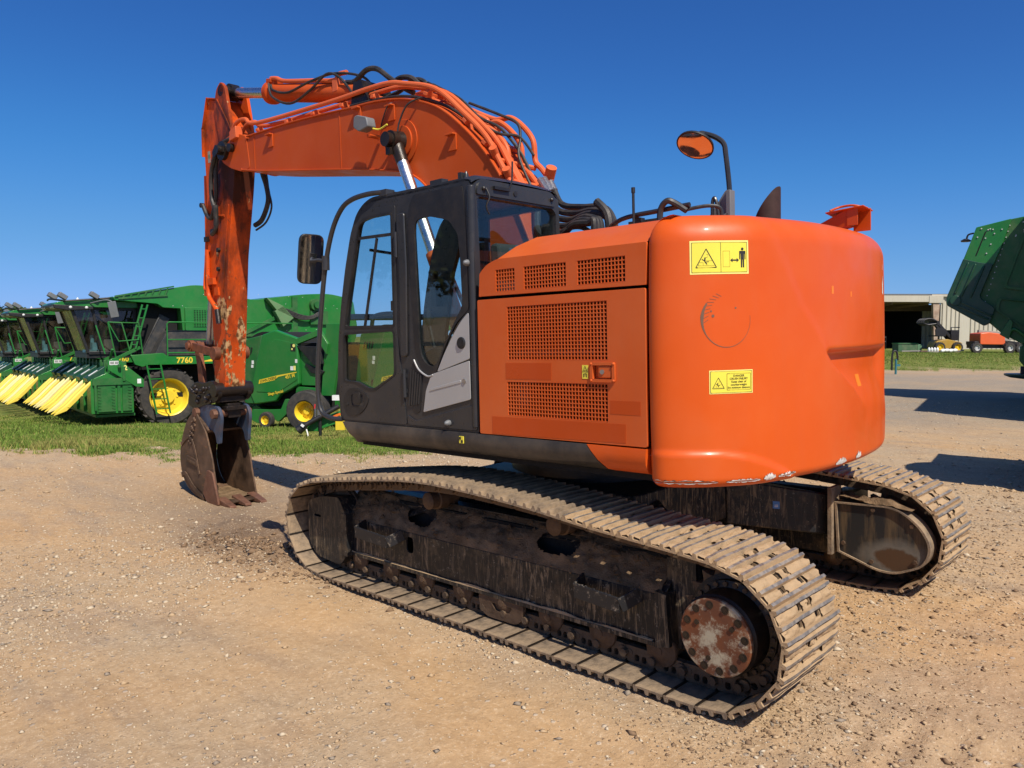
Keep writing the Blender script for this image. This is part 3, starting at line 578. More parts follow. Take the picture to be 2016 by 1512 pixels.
# ---------------- upper frame, skirts
g = G(); g.prism([(-1.36, -1.25), (1.40, -1.28), (1.40, 1.28), (-1.36, 1.25)], 'z', 1.10, 1.27); UP('upper_deck', g, M['void'])
prof = lambda y0: [(y0, 1.285), (y0-.005, 1.25), (y0-.002, 1.20), (y0+.03, 1.15), (y0+.12, 1.125)]
def skirt(x0t, x0b, x1t, x1b, e=0.):
    g = G(); P = prof(-1.362-e); n = 4; vs = []
    for i in range(n+1):
        for y, z in P:
            t = (1.285-z)/.16; vs.append((x0t+(x1t-x0t)*i/n+((x0b-x0t)*(1-i/n)+(x1b-x1t)*i/n)*t, y, z))
    k = len(P); fs = [(i*k+j, (i+1)*k+j, (i+1)*k+j+1, i*k+j+1) for i in range(n) for j in range(k-1)]
    vs2 = [(x, y+.10 if True else y, z+.0) for x, y, z in vs]; g.add(vs, [f[::-1] for f in fs]); g.add(vs2, fs)
    m = len(vs)
    g.f += [(i*k, i*k+m, (i+1)*k+m, (i+1)*k) for i in range(n)]+[(j, j+1, j+1+m, j+m) for j in range(k-1)]+[(n*k+j+1, n*k+j, n*k+j+m, n*k+j+1+m) for j in range(k-1)]; g.m += [0]*(n+2*(k-1))
    return g
UP('side_skirt', skirt(-1.465, -1.31, .925, 1.075), M['skirt'], sharp=50); UP('skirt_end', skirt(.932, 1.082, 1.335, 1.33), M['orange'], sharp=50, label='orange rear end of the black side skirt')
g = G(); g.bx(-.125, -.085, -1.3755, -1.3685, 1.215, 1.262); g.bx(-.121, -.106, -1.378, -1.3755, 1.240, 1.258, 1); g.bx(-.104, -.089, -1.378, -1.3755, 1.219, 1.237, 1); UP('lifting_point_label', g, [M['yellowlabel'], M['ink']])
g = G(); g.bx(-1.40, -1.30, -1.30, 1.28, 1.12, 1.28); g.bx(-1.40, 1.30, 1.25, 1.34, 1.12, 1.28); UP('side_skirt', g, M['skirt'], bevel=.02)
g = G(); g.bx(-1.30, -.35, .42, 1.33, 1.285, 1.95); g.bx(-.34, .35, .42, 1.33, 1.285, 2.28); UP('right_tank_box', g, M['faded'], bevel=.03)
g = G(); g.bx(.36, 1.335, .42, 1.345, 1.285, 2.172); UP('right_engine_door', g, M['faded'], bevel=.02)
# ---------------- engine bay: dark core, door with grilles, hood
g = G(); g.bx(.09, 1.33, -1.22, .41, 1.29, 2.16); g.bx(.30, 1.33, -1.24, 1.2, 2.18, 2.46); UP('engine_core', g, M['void'])
def lattice(x0, x1, z0, z1, nx, nz, y0, y1, fr=.26, sh=0.):
    px = (x1-x0)/nx; pz = (z1-z0)/nz; bx_ = px*fr; bz = pz*fr; X = []; Z = []
    for i in range(nx): X += [x0+i*px+bx_/2, x0+(i+1)*px-bx_/2]
    for i in range(nz): Z += [z0+i*pz+bz/2, z0+(i+1)*pz-bz/2]
    X = [x0-.002]+X+[x1+.002]; Z = [z0-.002]+Z+[z1+.002]; g = G(); nX = len(X); nZ = len(Z)
    vs = [(x+sh*(z-z0)/(z1-z0), y, z) for y in (y0, y1) for z in Z for x in X]; k = nX*nZ; fs = []
    for j in range(nZ-1):
        for i in range(nX-1):
            a = j*nX+i; b = a+1; c = a+nX+1; d = a+nX
            if i % 2 and j % 2: fs += [(a, a+k, b+k, b), (b, b+k, c+k, c), (c, c+k, d+k, d), (d, d+k, a+k, a)]
            else: fs += [(a, b, c, d), (b+k, a+k, d+k, c+k)]
    return g.add(vs, fs)
DY0, DY1 = -1.356, -1.336
g4 = (.325, 1.088, 1.771, 2.103); g5 = (.312, 1.084, 1.421, 1.635)
g = G(); g.prism(rpoly([(.066, 2.155), (.058, 1.29), (1.338, 1.295), (1.342, 2.157)], .012, 3), 'y', DY0, DY1, 0, [rect(g4[0], g4[1], g4[2], g4[3]), rect(*g5), rect(.985, 1.122, 1.662, 1.742)])
dr = UP('engine_door', g, M['faded'], bevel=.003)
def sub(name, g, mat, par, **k): return obj(name, g, mat, par, **k)
sub('grille', lattice(*g4, 32, 15, DY0+.002, DY1-.006), M['grillp'] if 'grillp' in M else M['faded'], dr, sharp=20); sub('grille', lattice(*g5, 33, 9, DY0+.002, DY1-.006), M['faded'], dr, sharp=20)
g = G(); g.bx(.33, .95, -1.29, -1.25, 1.80, 1.825); g.tube([(.80, -1.28, 1.98), (.83, -1.285, 1.90), (.85, -1.28, 1.83)], .008); g.bx(.36, .37, -1.28, -1.25, 1.45, 1.63); sub('engine_pipe', g, M['cream'], dr)
g = G(); g.bx(.345, .425, -1.29, -1.25, 1.47, 1.632); sub('fuel_filter', g, M['cream'], dr, bevel=.01)
# latch
g = G(); g.prism(rpoly(rect(.968, 1.140, 1.645, 1.758), .012, 3), 'y', DY0-.010, DY0-.0005, 0, [rpoly(rect(.986, 1.121, 1.663, 1.741), .006, 2)]); g.bx(.986, 1.121, -1.333, -1.328, 1.663, 1.741)
for px_, pz_ in ((.977, 1.654), (1.131, 1.654), (.977, 1.749), (1.131, 1.749)): g.sphere((px_, DY0-.010, pz_), .008, 8, 6)
la = sub('door_latch', g, M['faded'], dr, bevel=.002)
g = G(); g.prism(rpoly(rect(1.022, 1.112, 1.668, 1.738), .012, 3), 'y', -1.362, -1.338); sub('latch_paddle', g, M['faded'], la, bevel=.006)
g = G(); g.cyl((1.054, -1.362, 1.703), (1.054, -1.368, 1.703), .014, n=16); sub('lock_cylinder', g, M['steel'], la)
def sticker_tri(g, cx, cz, s, y, m, mi):   # outlined triangle on a y plane
    P = [(cx-s*.5, cz-s*.42), (cx+s*.5, cz-s*.42), (cx, cz+s*.5)]; c = (cx, cz-s*.11); I = [(c[0]+(p[0]-c[0])*.80, c[1]+(p[1]-c[1])*.80) for p in P]; g.prism(P, 'y', y-.001, y, m, [I])
g = G(); g.prism(rect(.907, .950, 1.662, 1.741), 'y', DY0-.002, DY0-.0003); g.bx(.908, .949, DY0-.003, DY0-.002, 1.7015, 1.7035, 1); sticker_tri(g, .9285, 1.722, .032, DY0-.002, 1, 1); g.bx(.9275, .9295, DY0-.003, DY0-.002, 1.712, 1.727, 1)
for q in ((.916, 1.672, .921, 1.692), (.936, 1.672, .941, 1.692), (.921, 1.690, .936, 1.693), (.927, 1.675, .930, 1.690)): g.bx(q[0], q[2], DY0-.003, DY0-.002, q[1], q[3], 1)
sub('warning_label', g, [M['yellowlabel'], M['ink']], dr)
for p in ([(.303, 1.751), (.676, 1.751), (.674, 1.651), (.302, 1.650)], [(1.10, 1.543), (1.302, 1.544), (1.301, 1.467), (1.099, 1.467)], [(.172, 1.408), (1.203, 1.414), (1.201, 1.308), (.170, 1.296)]):
    g = G(); g.prism(p, 'y', DY0-.0012, DY0-.0002); sub('overpainted_patch', g, M['patch'], dr)
# hood
hp = rpoly([(.078, 2.176), (1.343, 2.174), (1.352, 2.402), (.245, 2.404), (.147, 2.373), (.088, 2.322)], [.004, .004, .01, .03, .04, .01], 3)
G1 = (.232, .394, 2.199, 2.338); G2 = (.470, .799, 2.2, 2.34); G3 = (.881, 1.214, 2.2, 2.341)
g = G(); g.prism(hp, 'y', -1.352, -1.335, 0, [rect(*G1), rect(*G2), rect(*G3)])
ho = UP('engine_hood', g, M['faded'], bevel=.003)
for q, nx in ((G1, 7), (G2, 14), (G3, 14)): sub('grille', lattice(*q, nx, 6, -1.350, -1.341), M['faded'], ho, sharp=20)
A = [(.088, -1.350, 2.322), (.147, -1.350, 2.373), (.245, -1.345, 2.404), (1.352, -1.345, 2.402)]
def hoodtop(u, v):   # u along x, v from left eave over the top to the right
    yy = [-1.347, -1.30, -1.22, -1.12, -1.02, -.6, 0, .6, 1.02, 1.22, 1.347]; zz = [2.400, 2.432, 2.486, 2.542, 2.556, 2.562, 2.565, 2.562, 2.556, 2.486, 2.40]
    t = v*10; i = min(int(t), 9); f = t-i; y = yy[i]+(yy[i+1]-yy[i])*f; z = zz[i]+(zz[i+1]-zz[i])*f
    x0 = float(np.interp(y, [-1.347, -1.22, -1.10, -.9, 1.1, 1.347], [.24, .295, .40, .46, .46, .24])); x = x0+(1.352-x0)*u; return (x, y, z)
g = G(); g.grid(hoodtop, 6, 40); 
def hoodfront(u, v):
    a = hoodtop(0, u); y = a[1]; b = (.086, y, 2.30); return tuple(a[i]+(b[i]-a[i])*v for i in range(3))
g.grid(hoodfront, 40, 4); UPt = sub('hood_top', g, M['hoodt'] if 'hoodt' in M else M['faded'], ho, sharp=30)
# ---------------- counterweight
half_right = [(1.338, -1.30), (1.348, -1.338), (1.375, -1.362), (1.43, -1.366), (1.50, -1.345), (1.59, -1.29), (1.69, -1.195), (1.82, -1.0), (1.915, -.7), (1.965, -.4)]
half = [(1.338, -1.30), (1.348, -1.338), (1.375, -1.362), (1.43, -1.366), (1.50, -1.340), (1.585, -1.285), (1.68, -1.195), (1.815, -1.0), (1.905, -.7), (1.963, -.4), (1.985, 0)]
OUT = spline([(p[0], p[1], 0) for p in half+[(a, -b) for a, b in half_right[::-1]]], 8)
os_ = [0]
for i in range(1, len(OUT)): os_.append(os_[-1]+(OUT[i]-OUT[i-1]).length)
os_ = np.array(os_); ox = np.array([p.x for p in OUT]); oy = np.array([p.y for p in OUT]); SL = os_[-1]
CZ0, CZ1 = 1.085, 2.535
def s_of_y(y): i = np.argsort(oy); return float(np.interp(y, oy, os_))
def cwbase(s): 
    x = np.interp(s, os_, ox); y = np.interp(s, os_, oy); x2 = np.interp(s+.01, os_, ox)-np.interp(s-.01, os_, ox); y2 = np.interp(s+.01, os_, oy)-np.interp(s-.01, os_, oy); l = math.hypot(x2, y2); return x, y, y2/l, -x2/l
def cwdisp(y, z):
    d = 0.; yc = np.interp(z, [1.42, 1.548, 1.713, 2.048, 2.475], [.05, -.08, -.372, -.711, -.96])        # diagonal crease
    d -= .010*float(sst(np.array(y-yc), 0, .10))*float(sst(np.array(z), 1.3, 1.5))
    top = 1.80; m = float(sst(np.array(y-max(yc, -.47)), -.02, .10))*(1-float(sst(np.array(y), .62, .86)))
    if z < top: d -= .060*m*float(sst(np.array(top-z), 0, .035))*(1-float(sst(np.array(top-z), .12, .40)))
    zw = float(np.interp(y, [-1.36, -1.19, -1.07, -.947, -.80, -.674, -.55], [1.292, 1.287, 1.262, 1.216, 1.15, 1.08, 1.0])); d += .018*float(sst(np.array(zw-z), 0, .030))
    return d
def cwp(s, z, off=0.):
    x, y, nx, ny = cwbase(s); e = min(s, SL-s); ins = 0.
    R = .15
    if z > CZ1-R: q = (z-(CZ1-R))/R; ins += R*.85*(1-math.sqrt(max(0, 1-q*q)))
    R2 = .055
    if z < CZ0+R2: q = (CZ0+R2-z)/R2; ins += R2*(1-math.sqrt(max(0, 1-q*q)))
    ins += .012*((z-1.75)/.75)**2
    d = off-ins+cwdisp(float(y), z)*float(sst(np.array(e), .02, .16)); return (x+nx*d, y+ny*d, z)
def zv(v):    # finer towards top and bottom
    return CZ0+(CZ1-CZ0)*(v if .12 < v < .86 else v)
g = G(); NU, NV = 190, 120
ZS = np.r_[CZ0+.055*(1-np.cos(np.linspace(0, math.pi/2, 10))), np.linspace(CZ0+.06, CZ1-.155, NV-22), CZ1-.15+.15*np.sin(np.linspace(0, math.pi/2, 13))]; NV = len(ZS)-1
g.grid(lambda u, v: cwp(SL*u, float(ZS[int(round(v*NV))])), NU, NV)
tl = [NV*(NU+1)+i for i in range(NU+1)]; bl = [i for i in range(NU+1)]
g.f += [tuple(tl), tuple(bl[::-1])]; g.m += [0, 0]
fa = [j*(NU+1) for j in range(NV+1)]+[j*(NU+1)+NU for j in range(NV, -1, -1)]; g.f.append(tuple(fa)); g.m.append(0)
CW = UP('counterweight', g, M['orange'], sharp=60)
def cwpoly(g, poly, s0, z0, off, m=0, th=.0):   # polygon in (a,b) around s0,z0 -> flat print following the surface
    n = len(g.v); pts = []
    for i, p in enumerate(poly):
        q = poly[(i+1) % len(poly)]; k = max(1, int(math.hypot(q[0]-p[0], q[1]-p[1])/.03))
        pts += [(p[0]+(q[0]-p[0])*j/k, p[1]+(q[1]-p[1])*j/k) for j in range(k)]
    vs = [Vector((p[0], p[1], 0)) for p in pts]; tri = tessellate_polygon([vs])
    g.add([cwp(s0+p[0], z0+p[1], off) for p in pts], [t if (vs[t[1]]-vs[t[0]]).cross(vs[t[2]]-vs[t[0]]).z > 0 else t[::-1] for t in tri], m)
def cwgrid(g, a0, a1, b0, b1, s0, z0, off, m, sh=0.): g.grid(lambda u, v: cwp(s0+a0+(a1-a0)*u+sh*(v-.5), z0+b0+(b1-b0)*v, off), max(1, int((a1-a0)/.02)+1), max(1, int((b1-b0)/.03)+1), m)
def cwline(g, p, q, w, s0, z0, off, m):
    dx, dy = q[0]-p[0], q[1]-p[1]; l = math.hypot(dx, dy); nx, ny = -dy/l*w/2, dx/l*w/2; cwpoly(g, [(p[0]-nx, p[1]-ny), (q[0]-nx, q[1]-ny), (q[0]+nx, q[1]+ny), (p[0]+nx, p[1]+ny)], s0, z0, off, m)
def cwframe(g, a0, a1, b0, b1, w, s0, z0, off, m):
    for p, q in (((a0, b0), (a1, b0)), ((a0, b1), (a1, b1)), ((a0, b0), (a0, b1)), ((a1, b0), (a1, b1))): cwline(g, p, q, w, s0, z0, off, m)
def cwtri(g, c, s, w, s0, z0, off, m):
    P = [(c[0]-s*.52, c[1]-s*.45), (c[0]+s*.52, c[1]-s*.45), (c[0], c[1]+s*.47)]
    for i in range(3): cwline(g, P[i], P[(i+1) % 3], w, s0, z0, off, m)
def cwfig(g, c, k, s0, z0, off):   # struck figure inside the triangles
    L = lambda a, b, w, m=2: cwline(g, (c[0]+a[0]*k, c[1]+a[1]*k), (c[0]+b[0]*k, c[1]+b[1]*k), w*k, s0, z0, off, m)
    L((-.08, .14), (-.1, -.06), .07, 2); L((-.1, -.04), (-.25, .05), .04, 2); L((-.1, -.06), (.02, -.22), .05, 2); L((-.08, -.1), (.12, -.08), .03, 2); L((-.05, -.03), (.3, -.03), .015, 3); L((-.06, .12), (.08, .18), .02, 3); L((.0, .3), (.10, .26), .02, 3)
    L((-.42, -.12), (-.18, -.12), .012, 3); L((-.42, -.12), (-.42, -.28), .012, 3); L((-.18, -.12), (-.18, -.28), .012, 3); L((-.44, -.28), (.42, -.28), .012, 3)
def disc(c, r, n=14): return [(c[0]+r*math.cos(6.2832*i/n), c[1]+r*math.sin(6.2832*i/n)) for i in range(n)]
LM = [M['paleyellow'], M['yellowlabel'], M['ink'], M['inkthin']]
s1 = (s_of_y(-1.292)+s_of_y(-1.053))/2; w1 = s_of_y(-1.053)-s_of_y(-1.292); z1 = 2.299
g = G(); cwgrid(g, -w1/2, w1/2, -.087, .087, s1, z1, .0012, 0); cwgrid(g, -w1/2+.009, w1/2-.009, -.078, .078, s1, z1, .002, 1)
a = w1/2-.010; cwframe(g, -a, a, -.077, .077, .0022, s1, z1, .0028, 2); cwline(g, (.004, -.077), (.004, .077), .0022, s1, z1, .0028, 2)
cwtri(g, (-.075, -.005), .105, .0045, s1, z1, .003, 2); cwfig(g, (-.073, -.014), .10, s1, z1, .003)
cwframe(g, .016, .053, -.05, .032, .0014, s1, z1, .0028, 3)
cwline(g, (.062, -.016), (.097, -.016), .007, s1, z1, .003, 2); cwpoly(g, [(.055, -.016), (.068, -.027), (.068, -.005)], s1, z1, .0031, 2); cwpoly(g, [(.104, -.016), (.091, -.005), (.091, -.027)], s1, z1, .0031, 2)
hx = .124; cwpoly(g, disc((hx, .042), .0075), s1, z1, .003, 2); cwpoly(g, [(hx-.018, .030), (hx-.018, -.012), (hx-.013, -.012), (hx-.012, .018), (hx-.010, .018), (hx-.0095, -.054), (hx-.002, -.054), (hx-.001, -.012), (hx+.001, -.012), (hx+.002, -.054), (hx+.0095, -.054), (hx+.010, .018), (hx+.012, .018), (hx+.013, -.012), (hx+.018, -.012), (hx+.018, .030), (hx+.014, .032), (hx-.014, .032)], s1, z1, .003, 2)
sub('warning_sticker', g, LM, CW, label='large yellow warning sticker with triangle and standing figure')
s2 = (s_of_y(-1.232)+s_of_y(-1.039))/2; w2 = s_of_y(-1.039)-s_of_y(-1.232); z2 = 1.648
g = G(); cwgrid(g, -w2/2, w2/2, -.062, .062, s2, z2, .0012, 0); cwgrid(g, -w2/2+.005, w2/2-.005, -.057, .057, s2, z2, .002, 1)
a = w2/2-.006; cwframe(g, -a, a, -.056, .056, .002, s2, z2, .0028, 2); cwtri(g, (-.073, -.006), .062, .0028, s2, z2, .003, 2); cwfig(g, (-.072, -.012), .06, s2, z2, .003)
cwframe(g, -.026, a-.008, -.043, .043, .002, s2, z2, .0028, 2)
for i, t in enumerate(('DANGER', 'CRUSH INJURY', 'Keep clear of', 'counterweight', '5m minimum distance')):
    vs, fs = text_mesh(t, .0155 if i < 4 else .0142, .0002); zz = .031-i*.0155; g.add([cwp(s2+.040+v[0], z2+zz+v[1], .0031) for v in vs], fs, 2)
sub('warning_sticker', g, LM, CW, label='small yellow sticker with lines of danger text', sharp=10)
# scars: filler-white chips on the lower edge, scuff ring, bright patches
def jag(a0, a1, b, hgt, seed, n=30):
    R = random.Random(seed); up = []; dn = []
    for i in range(n+1):
        t = i/n; e = math.sin(math.pi*t)**.5 if 0 < t < 1 else 0; a = a0+(a1-a0)*t; up.append((a, b+hgt*e*(.25+R.random()*.9))); dn.append((a, b-hgt*e*(.15+R.random()*.55)))
    return dn+up[::-1][1:-1]
for i, (y0, y1, z, hh) in enumerate(((-1.335, -1.20, 1.118, .016), (-1.17, -1.0, 1.117, .014), (-.985, -.90, 1.122, .026), (-.885, -.72, 1.122, .016), (-.32, -.17, 1.120, .030), (-.03, .06, 1.125, .034), (-1.365, -1.36, 1.25, .012))):
    g = G(); a, b = s_of_y(y0), s_of_y(y1); a, b = (a, b) if b-a > .03 else (a-.02, a+.04); cwpoly(g, jag(a, b, z+.003, hh*.8, i+12), 0, 0, .0015, 1); cwpoly(g, jag(a+.003, b-.002, z, hh, i+2), 0, 0, .0022, 0); sub('paint_chip', g, [M['chip'], M['scuff']], CW)
g = G(); cwpoly(g, [(0, 0), (.03, -.01), (.05, .0), (.045, .12), (.03, .10), (.028, .06), (.012, .09), (.005, .06)], s_of_y(.62), 2.14, .0015, 0); cwpoly(g, [(0, 0), (.012, .01), (.015, .05), (.004, .03)], s_of_y(.65), 2.29, .0015, 0); sub('paint_chip', g, [M['chip'], M['scuff']], CW)
g = G(); sc = s_of_y(-1.157); R = random.Random(4)
for i in range(34):
    a0 = 2.5+i*.115; w = .0045*(1.3-.030*i)+(.012*max(0, 1-abs(i-4)/6)); r = .145
    cwline(g, (r*.92*math.cos(a0), r*math.sin(a0)), (r*.92*math.cos(a0+.118), r*math.sin(a0+.118)), max(w, .0012), sc, 1.975, .0015, 0)
for i in range(9): a0 = 2.0+i*.16; cwline(g, (.135*math.cos(a0), .15*math.sin(a0)), (.10*math.cos(a0-.15), .125*math.sin(a0-.15)), .0022, sc, 1.975, .0015, 0)
for c, r in (((-.075, .02), .008), ((-.085, .045), .005), ((.05, .06), .005)): cwpoly(g, disc(c, r), sc, 1.975, .0015, 0)
sub('scuff_ring', g, M['scuff'], CW)
for y, z, w, h in ((.14, 1.585, .07, .075), (-.35, 2.135, .025, .045), (-.10, 2.115, .02, .03)): g = G(); cwgrid(g, -w/2, w/2, -h/2, h/2, s_of_y(y), z, .0012, 0); sub('bright_paint_patch', g, M['patchb'], CW)
# ---------------- things on the roof of the engine bay
g = G(); g.cyl((.77, -.6, 2.55), (.77, -.6, 2.845), .009, n=10); g.cyl((.77, -.6, 2.825), (.77, -.6, 2.86), .013, n=10); g.prism([(.68, 2.56), (.80, 2.56), (.79, 2.67), (.75, 2.68)], 'y', -.55, -.50); UP('antenna', g, M['black'])
g = G(); g.tube([(.40, -.45, 2.60), (.64, -.55, 2.675), (.95, -.58, 2.69), (1.17, -.58, 2.70)], .016); g.tube([(.98, -.62, 2.55), (.985, -.62, 2.68), (1.03, -.62, 2.735), (1.075, -.60, 2.72), (1.15, -.58, 2.665)], .02); g.tube([(1.14, -.58, 2.672), (1.25, -.5, 2.69), (1.31, -.45, 2.67), (1.31, -.44, 2.58)], .012); g.tube([(1.20, -.35, 2.56), (1.20, -.35, 2.72), (1.215, -.35, 2.76), (1.235, -.35, 2.70), (1.25, -.35, 2.56)], .011); g.bx(.66, .98, -.50, -.47, 2.56, 2.66); UP('roof_handrail', g, M['cabgrey'])
g = G(); P = [(1.14, 2.55), (1.33, 2.55), (1.315, 2.80), (1.265, 2.80)]; g.prism([(1.13, 2.54), (1.30, 2.54), (1.30, 2.66), (1.135, 2.62)], 'y', -.335, -.325); g.prism([(1.13, 2.62), (1.30, 2.665), (1.30, 2.80), (1.27, 2.80)], 'y', -.315, -.305); g.bx(1.285, 1.315, -.335, -.27, 2.54, 2.80); mb = UP('mirror_post_bracket', g, M['greyp'], bevel=.003)
g = G(); g.tube([(1.29, -.29, 2.74), (1.285, -.29, 2.85), (1.27, -.30, 3.03), (1.255, -.30, 3.10), (1.20, -.31, 3.15), (1.12, -.32, 3.185)], .017, sm=8); g.tube([(1.12, -.33, 3.19), (1.125, -.35, 3.14)], .02); UP('mirror_post', g, M['cabgrey'])
g = G(); c = Vector((1.10, -.38, 3.105)); nrm = Vector((-.03, -.56, -.83)).normalized(); g.lathe([(.02, 0), (.085, .1), (.118, .6), (.122, .9), (.122, 1)], c-nrm*.035, c+nrm*.006, 28); rm = UP('round_mirror', g, M['black'])
g = G(); g.lathe([(.112, 0), (.112, .3), (.06, .9), (.001, 1)], c+nrm*.004, c+nrm*.012, 28); sub('mirror_glass', g, M['mirror'], rm)
g = G(); n = 28; vs = []
ce = Vector((1.27, .30, 2.50))
for i in range(n):
    an = 6.2832*i/n; x = .085*math.cos(an); y = .085*math.sin(an); vs.append((ce.x+x, ce.y+y, ce.z)); 
for i in range(n):
    an = 6.2832*i/n; x = .085*math.cos(an); y = .085*math.sin(an); vs.append((ce.x+x*1.02+.03*(0), ce.y+y*1.02, 2.775+1.35*x))
vs += [((v[0]-ce.x)*.93+ce.x, (v[1]-ce.y)*.93+ce.y, v[2]) for v in vs]
g.add(vs, [(i, (i+1) % n, n+(i+1) % n, n+i) for i in range(n)]+[(2*n+(i+1) % n, 2*n+i, 3*n+i, 3*n+(i+1) % n) for i in range(n)]+[(n+i, n+(i+1) % n, 3*n+(i+1) % n, 3*n+i) for i in range(n)]); UP('exhaust_pipe', g, M['exhaust'])
g = G(); g.hexa([(1.58, .36, 2.53), (1.79, .34, 2.575), (1.79, .46, 2.575), (1.58, .44, 2.53), (1.58, .36, 2.60), (1.79, .34, 2.685), (1.79, .46, 2.685), (1.58, .44, 2.60)]); g.bx(1.79, 1.90, .455, .465, 2.545, 2.69); g.bx(1.79, 1.86, .335, .34, 2.575, 2.685); g.hexa([(1.66, .31, 2.668), (1.90, .32, 2.688), (1.90, .50, 2.672), (1.66, .49, 2.652), (1.66, .31, 2.676), (1.90, .32, 2.696), (1.90, .50, 2.680), (1.66, .49, 2.66)]); g.tube([(1.68, .34, 2.685), (1.72, .40, 2.71), (1.80, .42, 2.715), (1.88, .46, 2.69)], .008); cb = UP('rear_camera_bracket', g, M['patch'], bevel=.003)
g = G(); g.cyl((1.80, .40, 2.615), (1.83, .40, 2.61), .028, n=16); g.bx(1.79, 1.81, .37, .43, 2.58, 2.65); g.cyl((1.83, .40, 2.61), (1.836, .40, 2.609), .018, n=14, m=1); sub('camera', g, [M['greyp'], M['black']], cb)

# ---------------- cab
CY0, CY1 = -1.335, -.445
cabout = rpoly([(-1.03, 2.965), (-1.135, 2.93), (-1.225, 2.862), (-1.305, 2.72), (-1.393, 2.457), (-1.46, 2.2), (-1.517, 1.907), (-1.545, 1.61), (-1.522, 1.286), (-.69, 1.287), (.026, 1.287), (.030, 1.639), (.034, 2.008), (.034, 2.3), (.026, 2.58), (.016, 2.90), (-.03, 2.955)], [.05]*8+[.01]*4+[0.02]*3+[.04]*2, 3)
doorout = rpoly([(-1.04, 2.885), (-1.155, 2.85), (-1.225, 2.78), (-1.292, 2.64), (-1.375, 2.40), (-1.436, 2.18), (-1.49, 1.90), (-1.517, 1.61), (-1.495, 1.30), (-.705, 1.302), (-.735, 1.625), (-.785, 1.95), (-.768, 2.4), (-.755, 2.872)], .02, 3)
win1 = rpoly([(-1.236, 2.657), (-1.19, 2.79), (-1.13, 2.823), (-1.015, 2.834), (-.790, 2.828), (-.806, 2.003), (-1.420, 2.010), (-1.373, 2.196), (-1.318, 2.38)], [.03, .06, .03, .02, .02, .02, .02, .02, .02], 3)
win2 = rpoly([(-1.441, 1.977), (-.806, 1.990), (-.805, 1.66), (-1.06, 1.535), (-1.15, 1.535), (-1.304, 1.59), (-1.462, 1.60)], .03, 3)
win3 = rpoly([(-.595, 2.66), (-.578, 2.836), (-.54, 2.898), (-.075, 2.893), (-.058, 2.746), (-.046, 2.44), (-.042, 2.10), (-.127, 2.025), (-.185, 1.951), (-.264, 1.851), (-.368, 1.69), (-.426, 1.685), (-.49, 1.712), (-.548, 1.788), (-.566, 1.894)], [.02, .03, .03, .02, .02, .02, .02, .02, .02, .02, .02, .02, .02, .02, .02], 2)
g = G(); g.prism(cabout, 'y', CY0, CY0+.05, 0, [doorout, win3])
# right-hand wall with two big openings, rear wall, floor, roof, front frame
g.prism(cabout, 'y', CY1-.04, CY1, 0, [[(-.92, 2.84), (-1.10, 2.45), (-1.21, 1.95), (-1.22, 1.75), (-.78, 1.75), (-.78, 2.84)], [(-.70, 2.84), (-.70, 1.75), (-.12, 1.75), (-.12, 2.84)]])
rw = rpoly([(CY0+.004, 1.30), (CY1-.004, 1.30), (CY1-.004, 2.87), (CY1-.08, 2.945), (CY0+.07, 2.95), (CY0+.004, 2.89)], [.01, .01, .03, .05, .05, .03], 3)
g.prism(rw, 'x', -.03, .022, 0, [rpoly([(-1.298, 2.29), (-.482, 2.29), (-.482, 2.79), (-.52, 2.826), (-1.26, 2.834), (-1.298, 2.81)], .015, 2)])
g.prism(rpoly([(CY0+.03, 2.845), (CY1-.06, 2.840), (CY1-.06, 2.915), (CY0+.06, 2.925)], .02, 2), 'x', .022, .034)
CB = UP('cab', g, M['cabgrey'], bevel=.010, seg=3)
g = G(); 
def rf(u, v):
    x = -1.10+1.12*u; y = CY0+.0+(CY1-CY0)*v; e = min(v, 1-v)*(CY1-CY0); c = .03*(1-min(1, e/.10))**2; c2 = .035*(max(0, (-.95-x)/.15))**2; return (x, y, 2.975-c-c2+.014*math.sin(math.pi*v)-.03*(max(0, (x+.03)/.05))**2)
g.grid(rf, 24, 24); g.add([rf(i/24, 0) for i in range(25)]+[(rf(i/24, 0)[0], CY0, 2.93) for i in range(25)], [(i+1, i, i+25, i+26) for i in range(24)]); g.bx(-1.05, -.02, CY0+.05, CY1-.05, 2.88, 2.95)
for x, y, w, h in ((-.44, -1.28, .12, .035), (-.17, -1.27, .03, .05), (-.98, -1.27, .14, .022)): g.bx(x, x+w, y, y+.06, 2.94, 2.965+h)
g.lathe([(.016, 0), (.016, .6), (.006, 1)], (-.12, -1.24, 2.96), (-.12, -1.24, 3.02), 10)
sub('roof', g, M['cabgrey'], CB)
g = G(); curve = [(-1.10, 2.93), (-1.215, 2.85), (-1.295, 2.72), (-1.385, 2.45), (-1.45, 2.2), (-1.507, 1.907), (-1.533, 1.61), (-1.515, 1.30)]
def fg(u, v):
    t = v*(len(curve)-1); i = min(int(t), len(curve)-2); f = t-i; p = curve[i]; q = curve[i+1]; return (p[0]+(q[0]-p[0])*f, CY0+.05+(CY1-CY0-.10)*u, p[1]+(q[1]-p[1])*f)
g.grid(fg, 4, 28); sub('windscreen', g, M['glass'], CB)
g = G(); 
for v in (.0, .62, 1.): a = fg(0, v); b = fg(1, v); g.bar(a, b, .05, .05)
g.bar((-1.33, CY0+.2, 2.62), (-1.33, CY0+.5, 2.60), .02, .02); g.bx(-1.50, -.05, CY0+.05, CY1-.05, 1.29, 1.35); sub('windscreen_frame', g, M['black'], CB)
g = G(); g.prism([(-1.305, 2.29), (-.475, 2.29), (-.475, 2.832), (-1.305, 2.838)], 'x', -.012, -.008); sub('rear_window', g, M['glass'], CB)
